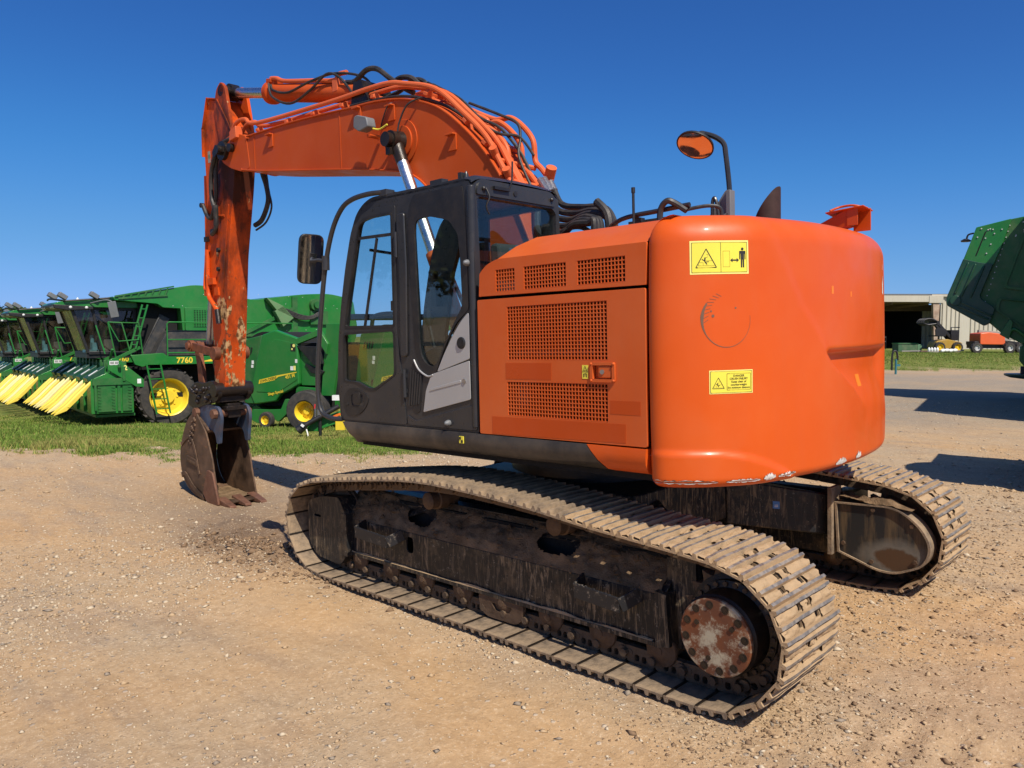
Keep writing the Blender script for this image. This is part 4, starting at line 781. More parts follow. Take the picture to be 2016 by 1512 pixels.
for i, (x0, x1) in enumerate(((-1.22, -.78), (-.70, -.12))):
    g = G(); g.bx(x0, x1, CY1-.022, CY1-.018, 1.75, 2.84); sub('side_window', g, M['glass'], CB)
g = G(); g.prism(win3, 'y', CY0+.018, CY0+.022); sub('side_window', g, M['glass'], CB)
bl = rpoly([(-.625, 2.66), (-.605, 2.84), (-.555, 2.915), (-.06, 2.908), (-.044, 2.746), (-.034, 2.44), (-.032, 2.102), (-.155, 2.018), (-.27, 1.87), (-.385, 1.665), (-.44, 1.66), (-.505, 1.69), (-.57, 1.77), (-.594, 1.894)], .02, 2)
g = G(); g.prism(bl, 'y', CY0-.004, CY0+.012, 0, [rpoly([(-.560, 2.66), (-.535, 2.74), (-.40, 2.75), (-.20, 2.70), (-.115, 2.60), (-.10, 2.42), (-.092, 2.13), (-.19, 2.0), (-.285, 1.87), (-.36, 1.74), (-.42, 1.72), (-.48, 1.74), (-.53, 1.80), (-.545, 1.894)], .03, 2)]); sub('window_trim', g, M['black'], CB)
# door
g = G(); g.prism(doorout, 'y', CY0-.006, CY0+.04, 0, [win1, win2]); DO = sub('cab_door', g, M['cabgrey'], CB, bevel=.006)
g = G(); g.prism(win1, 'y', CY0+.010, CY0+.014); sub('door_window', g, M['glass'], DO)
g = G(); g.prism(win2, 'y', CY0+.010, CY0+.014); sub('door_window', g, M['amber'], DO, label='smoked lower pane of the cab door')
g = G(); g.bar((-1.222, CY0+.004, 2.682), (-.795, CY0+.004, 2.672), .012, .022); g.bar((-.985, CY0+.004, 2.662), (-1.172, CY0+.004, 2.012), .012, .020, up=(1, 0, .3)); g.bar((-.835, CY0+.0, 2.16), (-.81, CY0, 2.16), .02, .07); g.tube([(-1.16, CY0+.06, 2.02), (-1.12, CY0+.07, 2.10), (-.86, CY0+.07, 2.10), (-.83, CY0+.06, 2.02)], .016); sub('window_bar', g, M['black'], DO)
def trimring(poly, w, y0, y1):
    c = (sum(p[0] for p in poly)/len(poly), sum(p[1] for p in poly)/len(poly)); inn = [(p[0]+(c[0]-p[0])*w/max(.01, math.hypot(c[0]-p[0], c[1]-p[1])), p[1]+(c[1]-p[1])*w/max(.01, math.hypot(c[0]-p[0], c[1]-p[1]))) for p in poly]; q = G(); q.prism(poly, 'y', y0, y1, 0, [inn]); return q
sub('window_seal', trimring(win1, .022, CY0-.009, CY0+.016), M['black'], DO); sub('window_seal', trimring(win2, .022, CY0-.009, CY0+.016), M['black'], DO)
hd = rpoly([(-1.475, 1.46), (-1.40, 1.545), (-1.28, 1.555), (-1.12, 1.485), (-1.20, 1.38), (-1.30, 1.335), (-1.42, 1.345)], .06, 4)
g = G(); g.prism(hd, 'y', CY0-.012, CY0-.004, 0, [rpoly(rect(-1.36, -1.20, 1.415, 1.505), .03, 3)]); g.bx(-1.37, -1.19, CY0-.003, CY0-.001, 1.40, 1.52); g.prism(rpoly(rect(-1.325, -1.24, 1.435, 1.52), .012, 2), 'y', CY0-.022, CY0-.010, 0); g.cyl((-1.41, CY0-.012, 1.425), (-1.41, CY0-.016, 1.425), .014, n=12); sub('door_handle', g, M['black'], DO, bevel=.003)
for x, z0, z1 in ((-.748, 2.50, 2.68), (-.705, 1.50, 1.70)):
    g = G(); g.cyl((x, CY0-.012, z0), (x, CY0-.012, z1), .014, n=12); g.bx(x-.025, x+.02, CY0-.010, CY0+.0, z0+.03, z0+.06); g.bx(x-.025, x+.02, CY0-.010, CY0+.0, z1-.06, z1-.03); sub('hinge', g, M['cabgrey'], DO)
# rear side: pillar ridge, silver panels, louvre, steps, locks
g = G(); g.prism(rpoly([(-.735, 2.80), (-.648, 2.81), (-.640, 2.4), (-.665, 1.79), (-.74, 1.79), (-.725, 2.3)], .03, 3), 'y', CY0-.018, CY0-.002); g.cyl((-.002, CY0+.012, 1.32), (.004, CY0+.012, 2.9), .028, n=14); sub('door_pillar', g, M['cabgrey'], CB, bevel=.012)
g = G(); g.prism(rpoly([(-.030, 2.088), (-.115, 2.020), (-.200, 1.925), (-.290, 1.80), (-.362, 1.684), (-.036, 1.776)], [.03, .03, .03, .02, .02, .01], 3), 'y', CY0-.007, CY0-.001); sp = sub('silver_panel', g, M['silver'], CB, bevel=.004)
g = G(); g.lathe([(.040, 0), (.040, .5), (.034, 1)], (-.11, CY0-.006, 1.881), (-.11, CY0-.016, 1.881), 24); g.bx(-.125, -.095, CY0-.02, CY0-.015, 1.86, 1.90); sub('cap', g, M['black'], sp)
g = G(); lowp = rpoly([(-.417, 1.668), (-.036, 1.764), (-.034, 1.507), (-.515, 1.400), (-.480, 1.555)], .012, 3); g.prism(lowp, 'y', CY0-.010, CY0-.001); g.prism(rpoly([(-.43, 1.57), (-.12, 1.635), (-.12, 1.615), (-.44, 1.55)], .006, 2), 'y', CY0-.014, CY0-.010); sp2 = sub('silver_panel', g, M['silver'], CB, bevel=.006)
g = G(); g.cyl((-.09, CY0-.009, 1.627), (-.09, CY0-.016, 1.627), .017, n=14); sub('lock_cylinder', g, M['steel'], sp2)
g = G(); g.prism(rpoly([(-.605, 1.768), (-.695, 1.628), (-.692, 1.491), (-.604, 1.390), (-.558, 1.395), (-.532, 1.55), (-.535, 1.69)], .03, 3), 'y', CY0-.005, CY0-.001)
g.tube([(-.60, CY0-.008, 1.77), (-.55, CY0-.008, 1.70), (-.46, CY0-.008, 1.655), (-.40, CY0-.008, 1.665)], .007, m=1); sub('louvre_panel', g, [M['black'], M['silver']], CB, bevel=.003)
for i in range(5):
    g = G(); x = -.668+i*.026; g.bar((x+.035, CY0-.006, 1.70-.01*i), (x+.0, CY0-.006, 1.44+.004*i), .010, .012, up=(1, 0, 0)); sub('slat', g, M['cabgrey'], CB)
g = G(); g.prism(rpoly([(-.70, 1.38), (-.60, 1.335), (-.52, 1.36), (.0, 1.475), (.02, 1.30), (-.69, 1.30)], .03, 3), 'y', CY0-.008, CY0-.001); sub('lower_panel', g, M['cabgrey'], CB, bevel=.008)
for x, z in ((-.251, 1.34), (-.021, 2.402)): g = G(); g.lathe([(.020, 0), (.022, .4), (.016, .8), (.006, 1)], (x, CY0, z), (x+.0, CY0-.05, z), 14); sub('rubber_stop', g, M['greyp'], CB)
for y in (-1.24, -.55): g = G(); g.lathe([(.012, 0), (.014, .6), (.006, 1)], (.034, y, 2.885), (.055, y, 2.885), 10); sub('rubber_stop', g, M['black'], CB)
g = G(); g.bar((.045, -1.15, 2.90), (.045, -1.0, 2.90), .02, .02); g.tube([(.045, -1.01, 2.90), (.06, -.99, 2.96), (.065, -.985, 3.09)], .006); sub('aerial_bracket', g, M['black'], CB)
g = G(); g.tube([(.040, -1.22, 2.89), (.06, -1.21, 2.83), (.05, -1.23, 2.77), (.045, -1.2, 2.72)], .006); sub('wire', g, M['black'], CB)
g = G(); g.cyl((.032, -.93, 2.885), (.04, -.93, 2.885), .018, n=14); sub('cap', g, M['black'], CB)
# interior
g = G(); g.prism(rpoly([(-.55, 1.55), (-.10, 1.52), (-.12, 1.66), (-.55, 1.70)], .05, 3), 'y', -1.10, -.64); g.prism(rpoly([(-.16, 1.62), (-.02, 1.60), (-.06, 2.28), (-.18, 2.34), (-.24, 2.28)], .05, 3), 'y', -1.12, -.62); g.prism(rpoly([(-.13, 2.36), (-.03, 2.36), (-.05, 2.56), (-.14, 2.56)], .04, 3), 'y', -1.02, -.72); g.bx(-.5, -.15, -1.02, -.72, 1.36, 1.54); sub('seat', g, M['seatm'], CB, bevel=.02)
g = G(); g.prism(rpoly([(-.62, 1.70), (-.15, 1.72), (-.15, 1.80), (-.50, 1.86), (-.62, 1.82)], .04, 3), 'y', -1.24, -1.14); g.prism(rpoly([(-.62, 1.45), (-.15, 1.45), (-.15, 1.82), (-.50, 1.88), (-.62, 1.82)], .04, 3), 'y', -.58, -.45); g.bx(-.5, -.1, -1.25, -1.13, 1.36, 1.58, 0); g.bx(-.52, -.2, -1.245, -1.15, 1.60, 1.70, 1); sub('console', g, [M['black'], M['cream']], CB, bevel=.012)
g = G()
for y in (-1.19, -.52): g.tube([(-.55, y, 1.84), (-.58, y, 1.95), (-.60, y, 2.02)], .016); g.lathe([(.02, 0), (.03, .3), (.032, .8), (.01, 1)], (-.60, y, 2.0), (-.61, y, 2.13), 12)
for y in (-1.0, -.82): g.tube([(-1.18, y, 1.36), (-1.12, y, 1.75), (-1.10, y, 1.86)], .014); g.bx(-1.28, -1.13, y-.05, y+.05, 1.38, 1.41)
sub('control_lever', g, M['black'], CB)
g = G(); g.bx(-1.28, -1.22, -.56, -.45, 2.18, 2.42); g.bx(-1.26, -1.20, -.60, -.55, 2.40, 2.47); g.bx(-1.40, -1.0, -.50, -.45, 1.40, 1.75); g.tube([(-1.29, -.75, 2.70), (-1.31, -.9, 2.3), (-1.36, -.92, 2.15)], .008); g.tube([(-.75, -.47, 1.36), (-.74, -.46, 2.85)], .05, sm=1); sub('monitor', g, M['black'], CB)
g = G(); g.bx(-1.47, -.06, CY0+.06, CY1-.05, 1.352, 1.36); sub('cab_floor', g, M['void'], CB)
g = G(); P = [(-.88, -1.30, 2.985), (-.93, -1.33, 2.985), (-1.05, -1.36, 2.985), (-1.20, -1.385, 2.965), (-1.33, -1.39, 2.91), (-1.46, -1.39, 2.76), (-1.57, -1.39, 2.50), (-1.66, -1.39, 2.12), (-1.735, -1.39, 1.68), (-1.74, -1.39, 1.45), (-1.70, -1.385, 1.345), (-1.60, -1.37, 1.305), (-1.50, -1.34, 1.30)]
g.tube(P, .019, 10, sm=5); g.bx(-.93, -.85, -1.34, -1.26, 2.955, 3.0); sub('handrail', g, M['cabgrey'], CB)
# left mirror
c = Vector((-1.71, -1.43, 2.565)); fx = Vector((.965, -.18, -.19)).normalized(); upm = Vector((.10, 0, 1)); sx = upm.cross(fx).normalized(); upm = fx.cross(sx); RM = Matrix.Translation(c) @ Matrix(((sx.x, upm.x, fx.x, 0), (sx.y, upm.y, fx.y, 0), (sx.z, upm.z, fx.z, 0), (0, 0, 0, 1)))
mp = rpoly(rect(-.10, .10, -.195, .195), .06, 6); g = G(); g.prism(mp, 'z', -.012, .012); n_ = len(mp); mp2 = [(x*.80, y*.88) for x, y in mp]
g.add([(x, y, -.012) for x, y in mp]+[(x, y, -.065) for x, y in mp2], [((i+1) % n_, i, i+n_, (i+1) % n_+n_) for i in range(n_)]+[tuple(range(n_, 2*n_))[::-1]]); g.cyl((.0, -.02, -.06), (0, -.02, -.11), .03, n=12); g.xf(RM); sub_m = UP('side_mirror', g, M['black'], bevel=.004)
g = G(); g.prism([(x*.93, y*.96) for x, y in mp], 'z', .0125, .0145); g.xf(RM); sub('mirror_glass', g, M['mirror'], sub_m)
g = G(); g.tube([(-1.70, -1.43, 2.55), (-1.62, -1.41, 2.55), (-1.565, -1.39, 2.53)], .014); g.cyl((-1.565, -1.39, 2.47), (-1.56, -1.39, 2.58), .03, n=12); sub('mirror_arm', g, M['cabgrey'], sub_m)
# ---------------- boom
BY0, BY1 = -.285, .155; BC = -.065
btop = [(-4.64, 4.26), (-3.88, 4.24), (-3.2, 4.20), (-2.69, 4.16), (-2.30, 4.135), (-1.93, 4.08), (-1.65, 4.0), (-1.39, 3.88), (-1.15, 3.70), (-.91, 3.47), (-.72, 3.23), (-.52, 2.90), (-.25, 2.3), (-.05, 1.80)]
bbot = [(-.10, 1.62), (-.40, 1.60), (-.75, 2.05), (-1.15, 2.68), (-1.55, 3.20), (-1.78, 3.38), (-1.96, 3.44), (-2.65, 3.57), (-4.23, 3.81), (-4.78, 3.91)]
bp = rpoly(btop+bbot, .12, 3)
g = G(); 
for a, b in ((BY0, BY0+.014), (BY1-.014, BY1)): g.prism(bp, 'y', a, b)
def strip(pl, off, y0, y1, th):
    q = G(); S = spline([(p[0], 0, p[1]) for p in pl], 5); n = len(S); vs = []
    for i, p in enumerate(S):
        t = (S[min(i+1, n-1)]-S[max(i-1, 0)]).normalized(); nr = Vector((-t.z, 0, t.x)); a = p+nr*off; b = p+nr*(off-th); vs += [(a.x, y0, a.z), (a.x, y1, a.z), (b.x, y1, b.z), (b.x, y0, b.z)]
    q.add(vs, [(i*4+c, (i+1)*4+c, (i+1)*4+(c+1) % 4, i*4+(c+1) % 4) for i in range(n-1) for c in range(4)]+[(3, 2, 1, 0), (n*4-4, n*4-3, n*4-2, n*4-1)]); return q
t = strip(btop, .008, BY0-.016, BY1+.016, .016); g.add(t.v, t.f); t = strip(bbot, .008, BY0-.016, BY1+.016, .016); g.add(t.v, t.f)
g.prism([(-4.62, 4.25), (-4.60, 4.25), (-4.76, 3.92), (-4.78, 3.92)], 'y', BY0+.014, BY1-.014)
BO = UP('boom', g, M['boomp'], bevel=.004)
for x, z0, z1 in ((-2.86, 3.615, 4.165), (-4.5, 3.87, 4.245)): g = G(); g.bx(x-.008, x+.008, BY0-.004, BY0, z0, z1); sub('weld_seam', g, M['boomp'], BO)
cx, cz, r = -1.90, 3.69, .20; ring = [(cx+r*math.cos(6.2832*i/40), cz+r*math.sin(6.2832*i/40)) for i in range(40)]; g = G(); g.prism(ring, 'y', BY0-.012, BY0, 0); g.prism([(cx+(x-cx)*.72, cz+(z-cz)*.72) for x, z in ring], 'y', BY0-.03, BY0-.012); sub('boss_plate', g, M['boomp'], BO, bevel=.003)
for x, z in ((-4.14, 4.13), (-2.55, 4.075), (-2.05, 3.99), (-1.25, 3.58)):
    g = G(); t = -.15; g.bx(x-.05, x+.05, BY0-.012, BY0, z-.08, z+.06); g.bx(x-.05, x+.05, BY0-.05, BY0-.012, z+.045, z+.06); sub('bracket', g, M['boomp'], BO, bevel=.003)
g = G(); tri = rpoly([(-4.66, 4.27), (-4.80, 4.32), (-5.02, 4.35), (-5.24, 4.31), (-5.29, 4.19), (-5.24, 4.07), (-5.05, 3.97), (-4.80, 3.89), (-4.60, 3.90)], .05, 3)
for a, b in ((BY0-.005, BY0+.045), (BY1-.045, BY1+.005)): g.prism(tri, 'y', a, b)
sub('boom_nose', g, M['boomp'], BO, bevel=.006)
g = G(); g.cyl((-5.17, -.40, 4.19), (-5.17, .25, 4.19), .055, n=18); g.cyl((-5.17, -.335, 4.19), (-5.17, -.286, 4.19), .11, n=22); g.bx(-5.25, -5.09, -.355, -.335, 4.16, 4.22); g.cyl((-4.98, -.34, 4.19), (-4.98, -.286, 4.19), .05, n=14); g.cyl((-5.33, -.34, 4.19), (-5.33, -.27, 4.19), .05, n=14); sub('elbow_pin', g, M['grease'], BO)
# lamp
g = G(); g.prism(rpoly([(-2.38, 3.88), (-2.37, 3.975), (-2.32, 3.985), (-2.18, 3.94), (-2.16, 3.85), (-2.30, 3.83)], .02, 2), 'y', -.48, -.38); lp = sub('work_lamp', g, M['greyp'], BO, bevel=.008)
g = G(); g.bx(-2.24, -2.20, -.43, -.30, 3.775, 3.80, 0); g.tube([(-2.22, -.42, 3.79), (-2.05, -.36, 3.75), (-1.98, -.30, 3.74)], .014); sub('lamp_bracket', g, M['boomp'], lp)
g = G(); g.tube([(-2.16, -.42, 3.84), (-2.08, -.41, 3.82), (-1.98, -.40, 3.845)], .008); sub('lamp_wire', g, M['yellowlabel'], lp)
# boom cylinders
for y in (-.37, .24):
    a = Vector((-1.91, y, 3.69)); b = Vector((-.98, y, 1.62)); m = a.lerp(b, .52); g = G(); g.cyl(a.lerp(b, .08), m, .052, n=20); cy = sub('boom_cylinder', g, M['chrome'], BO)
    g = G(); s = 1 if y > 0 else -1; g.cyl((a.x, y-.065, a.z), (a.x, y+.065, a.z), .085, n=24); g.cyl((a.x, BC+s*.22, a.z), (a.x, y, a.z), .10, r2=.085, n=24); g.cyl((a.x, y+s*.0, a.z), (a.x, y+s*.12, a.z), .065, n=20); g.cyl(a, a.lerp(b, .10), .065, .055, n=18); g.bx(a.x-.03, a.x+.03, min(y+s*.05, y+s*.09), max(y+s*.05, y+s*.09), a.z-.13, a.z-.07); g.xf(Matrix()); sub('rod_eye', g, M['grease'], cy)
    g = G(); g.cyl(m, b, .072, n=24); g.cyl(m-(b-m).normalized()*.04, m+(b-m).normalized()*.1, .072, n=24); g.tube([m+Vector((.10, 0, .0)), b+Vector((.10, 0, .2))], .018); sub('barrel', g, M['pipe'], cy)
# arm cylinder
ra = Vector((-5.33, BC, 4.945)); rb = Vector((-2.63, BC, 4.335)); dd = (rb-ra).normalized(); mm = ra.lerp(rb, .325)
g = G(); g.cyl(ra, mm, .060, n=22); AC = sub('arm_cylinder', g, M['chrome'], BO)
g = G(); g.lathe([(.09, 0), (.125, .01), (.125, .05), (.098, .06), (.098, .97), (.085, 1)], mm-dd*.03, rb, 28); up = Vector((0, 0, 1)); nn = (up-dd*up.dot(dd)).normalized()
g.bar(mm-dd*.02+nn*.08, mm+dd*.14+nn*.08, .12, .10, up=nn); g.bar(mm+nn*.12, mm+dd*.10+nn*.12, .16, .04, up=nn); sub('barrel', g, M['boomp'], AC, bevel=.004)
g = G(); g.tube([mm+dd*.06+nn*.145+Vector((0, -.05, 0)), mm+dd*.18+nn*.145+Vector((0, -.05, 0)), mm+dd*.36+nn*.115+Vector((0, -.05, 0)), mm+dd*.9+nn*.115+Vector((0, -.05, 0)), mm+dd*1.3+nn*.115+Vector((0, -.05, 0)), mm+dd*1.36+nn*.17+Vector((0, -.05, 0)), mm+dd*1.50+nn*.19+Vector((0, -.05, 0))], .024, 10); g.bx(-3.13, -3.05, BC-.1, BC+.1, 4.44, 4.56); sub('hydraulic_pipe', g, M['pipe'], AC)
g = G(); g.cyl((rb.x, BC-.14, rb.z), (rb.x, BC+.14, rb.z), .10, n=20); g.prism([(-2.75, 4.14), (-2.45, 4.12), (-2.55, 4.40), (-2.68, 4.42)], 'y', BC-.17, BC-.13); g.prism([(-2.75, 4.14), (-2.45, 4.12), (-2.55, 4.40), (-2.68, 4.42)], 'y', BC+.13, BC+.17); sub('cylinder_bracket', g, M['grease'], AC)
g = G(); g.cyl((ra.x, -.22, ra.z), (ra.x, .09, ra.z), .07, n=20); g.cyl((ra.x, -.12, ra.z), (ra.x, -.01, ra.z), .10, n=22); g.cyl(ra, ra.lerp(rb, .06), .085, .065, n=18); sub('rod_eye', g, M['grease'], AC)
# steel pipes on the boom
def hoff(pl, y, dz=0.): return [(p[0], y, p[1]+dz) for p in pl]
pA = [(-5.06, 4.33), (-4.92, 4.43), (-4.72, 4.43), (-4.46, 4.335), (-3.08, 4.26), (-2.45, 4.245), (-2.12, 4.225), (-1.89, 4.17), (-1.48, 4.03), (-1.15, 3.765), (-.89, 3.52), (-.74, 3.29), (-.5, 2.9)]
for y, dz, q in ((-.255, .045, pA), (-.135, .035, pA)):
    g = G(); g.tube(hoff(q, y, dz), .023, 10, sm=5); sub('hydraulic_pipe', g, M['pipe'], BO)
pB = [(-2.02, 4.17), (-1.72, 4.09), (-1.21, 3.84), (-1.08, 3.80), (-.96, 3.79), (-.82, 3.69), (-.71, 3.55), (-.69, 3.38), (-.62, 3.30), (-.52, 3.18)]
for i, y in enumerate((-.04, .05, .13)):
    g = G(); g.tube([(p[0]-.07*(2-i)*(1 if j > 2 else 0), y, p[1]-.035*(2-i)*(1 if j > 2 else .4)) for j, p in enumerate(pB)], .024, 10, sm=5); sub('hydraulic_pipe', g, M['pipe'], BO)
g = G(); g.tube([(-1.9, -.10, 4.15), (-1.48, -.10, 4.03), (-1.15, -.10, 3.77), (-.89, -.10, 3.53), (-.70, -.10, 3.27), (-.5, -.1, 2.95)], .020, 10, sm=5); sub('hydraulic_pipe', g, M['pipe'], BO)
for x, z in ((-4.45, 4.30), (-3.85, 4.27), (-3.35, 4.25), (-2.85, 4.225), (-2.35, 4.20), (-1.6, 4.06), (-1.12, 3.73), (-.90, 3.51), (-.72, 3.25)):
    g = G(); ang = 0 if x < -2 else math.atan2(-1, 1)*(1.0 if x > -1.3 else .55); tx, tz = math.cos(ang), math.sin(ang)
    y1_ = -.12 if x < -2 else .16; g.bar((x, -.275, z+.0), (x, y1_, z+.0), .05, .03, up=(-tz, 0, tx)); g.bar((x, -.20, z-.07), (x, -.20, z), .04, .05, up=(0, 1, 0)); g.cyl((x-.02*tx, -.235, z-.02*tz+.005), (x+.03*tx, -.235, z+.03*tz+.005), .034, n=10); sub('pipe_clamp', g, M['pipe'], BO, bevel=.003)
for z, x in ((3.36, -.80), (3.17, -.66)):
    g = G(); g.tube([(x, -.24, z), (x+.02, -.05, z-.01), (x+.10, .14, z-.04)], .022, 8); g.cyl((x, -.22, z+.0), (x+.03, -.30, z+.08), .035, n=12); sub('cross_pipe', g, M['pipe'], BO)
g = G(); g.cyl((-.56, .14, 3.20), (-.49, .10, 3.29), .045, n=14); sub('pipe_plug', g, M['pipe'], BO)
g = G(); g.bx(-2.05, -1.85, -.05, .16, 4.11, 4.20); sub('pipe_manifold', g, M['pipe'], BO, bevel=.006)
g = G(); g.hexa([(-4.98, -.33, 4.26), (-4.82, -.33, 4.28), (-4.82, -.24, 4.28), (-4.98, -.24, 4.26), (-4.96, -.33, 4.37), (-4.82, -.33, 4.41), (-4.82, -.24, 4.41), (-4.96, -.24, 4.37)]); sub('pipe_manifold', g, M['pipe'], BO, bevel=.006)
# rubber hoses
def hose(P, r=.022, name='hydraulic_hose', m='rubber', par=None): g = G(); g.tube(P, r, 8, sm=6); return sub(name, g, M[m], par or BO)
hose([(-2.95, -.12, 4.50), (-2.8, -.12, 4.48), (-2.62, -.12, 4.54), (-2.45, -.12, 4.51), (-2.25, -.12, 4.37), (-2.05, -.11, 4.235), (-1.95, -.10, 4.18)], .026); hose([(-2.68, -.03, 4.37), (-2.5, -.03, 4.375), (-2.35, -.03, 4.37), (-2.2, -.03, 4.39), (-2.05, -.02, 4.345), (-1.92, 0, 4.22), (-1.85, .02, 4.17)], .026); hose([(-2.6, .06, 4.30), (-2.35, .06, 4.31), (-2.15, .06, 4.37), (-1.98, .06, 4.32), (-1.84, .08, 4.15)], .022)
hose([(-4.30, -.16, 4.78), (-4.22, -.18, 4.70), (-3.9, -.2, 4.60), (-3.5, -.19, 4.62), (-3.1, -.15, 4.62), (-2.7, -.1, 4.50), (-2.5, -.1, 4.3)], .013); hose([(-4.33, -.17, 4.80), (-4.2, -.21, 4.62), (-3.85, -.21, 4.47), (-3.5, -.2, 4.52), (-3.2, -.18, 4.63), (-3.0, -.16, 4.55), (-2.78, -.17, 4.34)], .013)
hose([(-2.7, -.26, 4.19), (-2.3, -.25, 4.165), (-1.93, -.26, 4.11), (-1.62, -.24, 4.02), (-1.3, -.20, 3.86), (-1.0, -.16, 3.60), (-.75, -.10, 3.32), (-.6, -.05, 3.05)], .014); hose([(-1.85, .05, 4.26), (-1.7, .02, 4.18), (-1.4, -.03, 4.01), (-1.15, -.06, 3.80), (-.95, -.02, 3.68), (-.80, .02, 3.50), (-.72, .05, 3.35), (-.6, .06, 3.1)], .014); hose([(-1.86, .0, 4.27), (-1.66, -.04, 4.16), (-1.35, -.10, 3.97), (-1.1, -.12, 3.74), (-.92, -.05, 3.62), (-.78, .04, 3.58), (-.68, .1, 3.42)], .012)
hose([(-1.35, .02, 3.98), (-1.05, .08, 3.83), (-.86, .10, 3.72), (-.78, .05, 3.58), (-.74, -.02, 3.40), (-.6, -.04, 3.14), (-.52, -.02, 2.98)], .012); hose([(-2.02, -.30, 4.06), (-2.05, -.33, 4.04), (-2.15, -.32, 3.92), (-2.2, -.30, 3.86)], .006); hose([(-1.62, -.29, 4.03), (-1.75, -.35, 3.98), (-1.84, -.37, 3.85), (-1.86, -.38, 3.76)], .008); hose([(-1.1, -.02, 3.62), (-.98, -.06, 3.42), (-.9, -.1, 3.40)], .02)
g = G()
for i in range(3): y = .13-.08*i; g.cyl((-.55+.02*i, y, 3.22-.02*i), (-.47+.03*i, y-.02, 3.10-.02*i), .026, n=10)
sub('hose_fitting', g, M['steel'], BO)
for i in range(6):
    dy = -.06*i+.1; k = i*.03; top = [(-.50+k*.3, .12-.05*i, 3.14-k), (-.36, .06-.06*i, 2.97-k*1.6), (-.14, dy-.08, 2.915-k*1.8), (.05, dy-.12, 2.89-k*1.1), (.17+.02*(i % 3), dy-.14, 2.84-k*.8), (.235+.015*(i % 3), dy-.15, 2.72), (.25, dy-.15, 2.50)]
    hose(top, .026)
g = G(); g.tube([(.15, -.16, 2.90), (.25, -.17, 2.80), (.28, -.18, 2.66)], .032); sub('hose_sleeve', g, M['rubber'], BO); hose([(-.12, -.3, 2.62), (.0, -.32, 2.70), (.12, -.3, 2.70), (.25, -.3, 2.62)], .018)

# ---------------- arm (dipper)
AY0, AY1 = -.20, .068
ap = [(-5.61, 1.36), (-5.37, 2.98), (-5.17, 3.75), (-5.08, 4.2), (-5.10, 4.42), (-5.42, 4.84), (-5.68, 4.92), (-5.82, 4.6), (-5.85, 4.25), (-5.84, 3.8), (-5.90, 3.3), (-5.86, 2.5), (-5.86, 1.9), (-5.88, 1.42), (-5.76, 1.33)]
g = G(); g.prism(rpoly(ap, .05, 3), 'y', AY0, AY1); rimw = rpoly(ap[3:9], 0, 1)
AR = UP('arm', g, M['armp'], bevel=.007)
g = G()
for a, b in ((AY0-.02, AY0+.02), (AY1-.02, AY1+.02)): g.prism(rpoly([(-5.10, 4.30), (-5.16, 4.66), (-5.23, 4.97), (-5.33, 5.05), (-5.44, 4.98), (-5.52, 4.78), (-5.40, 4.3)], .04, 3), 'y', a, b)
sub('arm_lug', g, M['armp'], AR, bevel=.004)
t = strip([(-5.10, 4.42), (-5.12, 4.445), (-5.25, 4.63), (-5.41, 4.84), (-5.44, 4.87), (-5.66, 4.925), (-5.69, 4.92), (-5.76, 4.76), (-5.83, 4.6), (-5.84, 4.57), (-5.86, 4.25)], .012, AY0-.03, AY1+.02, .016); sub('rim_plate', t, M['armp'], AR, bevel=.003)
g = G(); g.prism(rpoly([(-5.62, 2.22), (-5.35, 3.35), (-5.28, 3.6), (-5.45, 3.6), (-5.75, 2.3)], .04, 3), 'y', AY0-.008, AY0); sub('weld_plate', g, M['armp'], AR, bevel=.003)
g = G(); g.bx(-5.50, -5.42, AY0-.0015, AY0-.0002, 3.05, 3.25); g.prism([(-5.495, 3.06), (-5.43, 3.06), (-5.463, 3.12)], 'y', AY0-.0025, AY0-.0015, 1); g.bx(-5.475, -5.445, AY0-.0025, AY0-.0015, 3.17, 3.20, 1); g.bx(-5.463, -5.457, AY0-.0025, AY0-.0015, 3.19, 3.24, 1); sub('warning_label', g, [M['yellowlabel'], M['ink']], AR)
g = G(); g.bx(-5.765, -5.70, AY0-.0015, AY0-.0002, 4.16, 4.30); g.cyl((-5.732, AY0-.002, 4.235), (-5.732, AY0-.0016, 4.235), .028, n=16, m=1); sub('oval_label', g, [M['cream'], simple('faded_green_print', (.10, .22, .14))], AR)
g = G(); g.cyl((-5.40, AY0-.0, 3.47), (-5.80, AY0-.02, 3.50), .02, n=8); g.tube([(-5.86, -.22, 3.1), (-5.86, -.23, 2.7), (-5.84, -.24, 2.52), (-5.72, -.25, 2.42), (-5.62, -.25, 2.33)], .028); g.tube([(-5.92, -.19, 3.25), (-5.95, -.2, 2.95), (-5.99, -.2, 2.78), (-5.99, -.21, 2.62), (-5.85, -.22, 2.60)], .022); g.bx(-5.84, -5.70, -.25, -.20, 2.66, 2.74); g.bx(-5.98, -5.84, -.23, -.17, 2.53, 2.60); g.bx(-5.72, -5.62, -.23, -.20, 2.52, 2.62); sub('hydraulic_pipe', g, M['armp'], AR)
g = G(); g.cyl((-5.62, -.25, 2.34), (-5.57, -.26, 2.17), .034, n=12); g.cyl((-5.585, -.255, 2.22), (-5.57, -.258, 2.165), .026, n=12, m=1); sub('pipe_coupling', g, [M['grease'], M['steel']], AR)
hose([(-5.04, -.27, 4.31), (-5.25, -.30, 4.27), (-5.42, -.29, 4.16), (-5.55, -.28, 3.95), (-5.58, -.27, 3.7), (-5.50, -.27, 3.52), (-5.53, -.26, 3.33), (-5.66, -.25, 3.27)], .028, par=AR); hose([(-5.08, -.23, 4.33), (-5.32, -.25, 4.28), (-5.47, -.25, 4.10), (-5.50, -.25, 3.9), (-5.53, -.24, 3.72), (-5.66, -.24, 3.48), (-5.80, -.23, 3.52), (-5.90, -.23, 3.66)], .026, par=AR)
g = G()
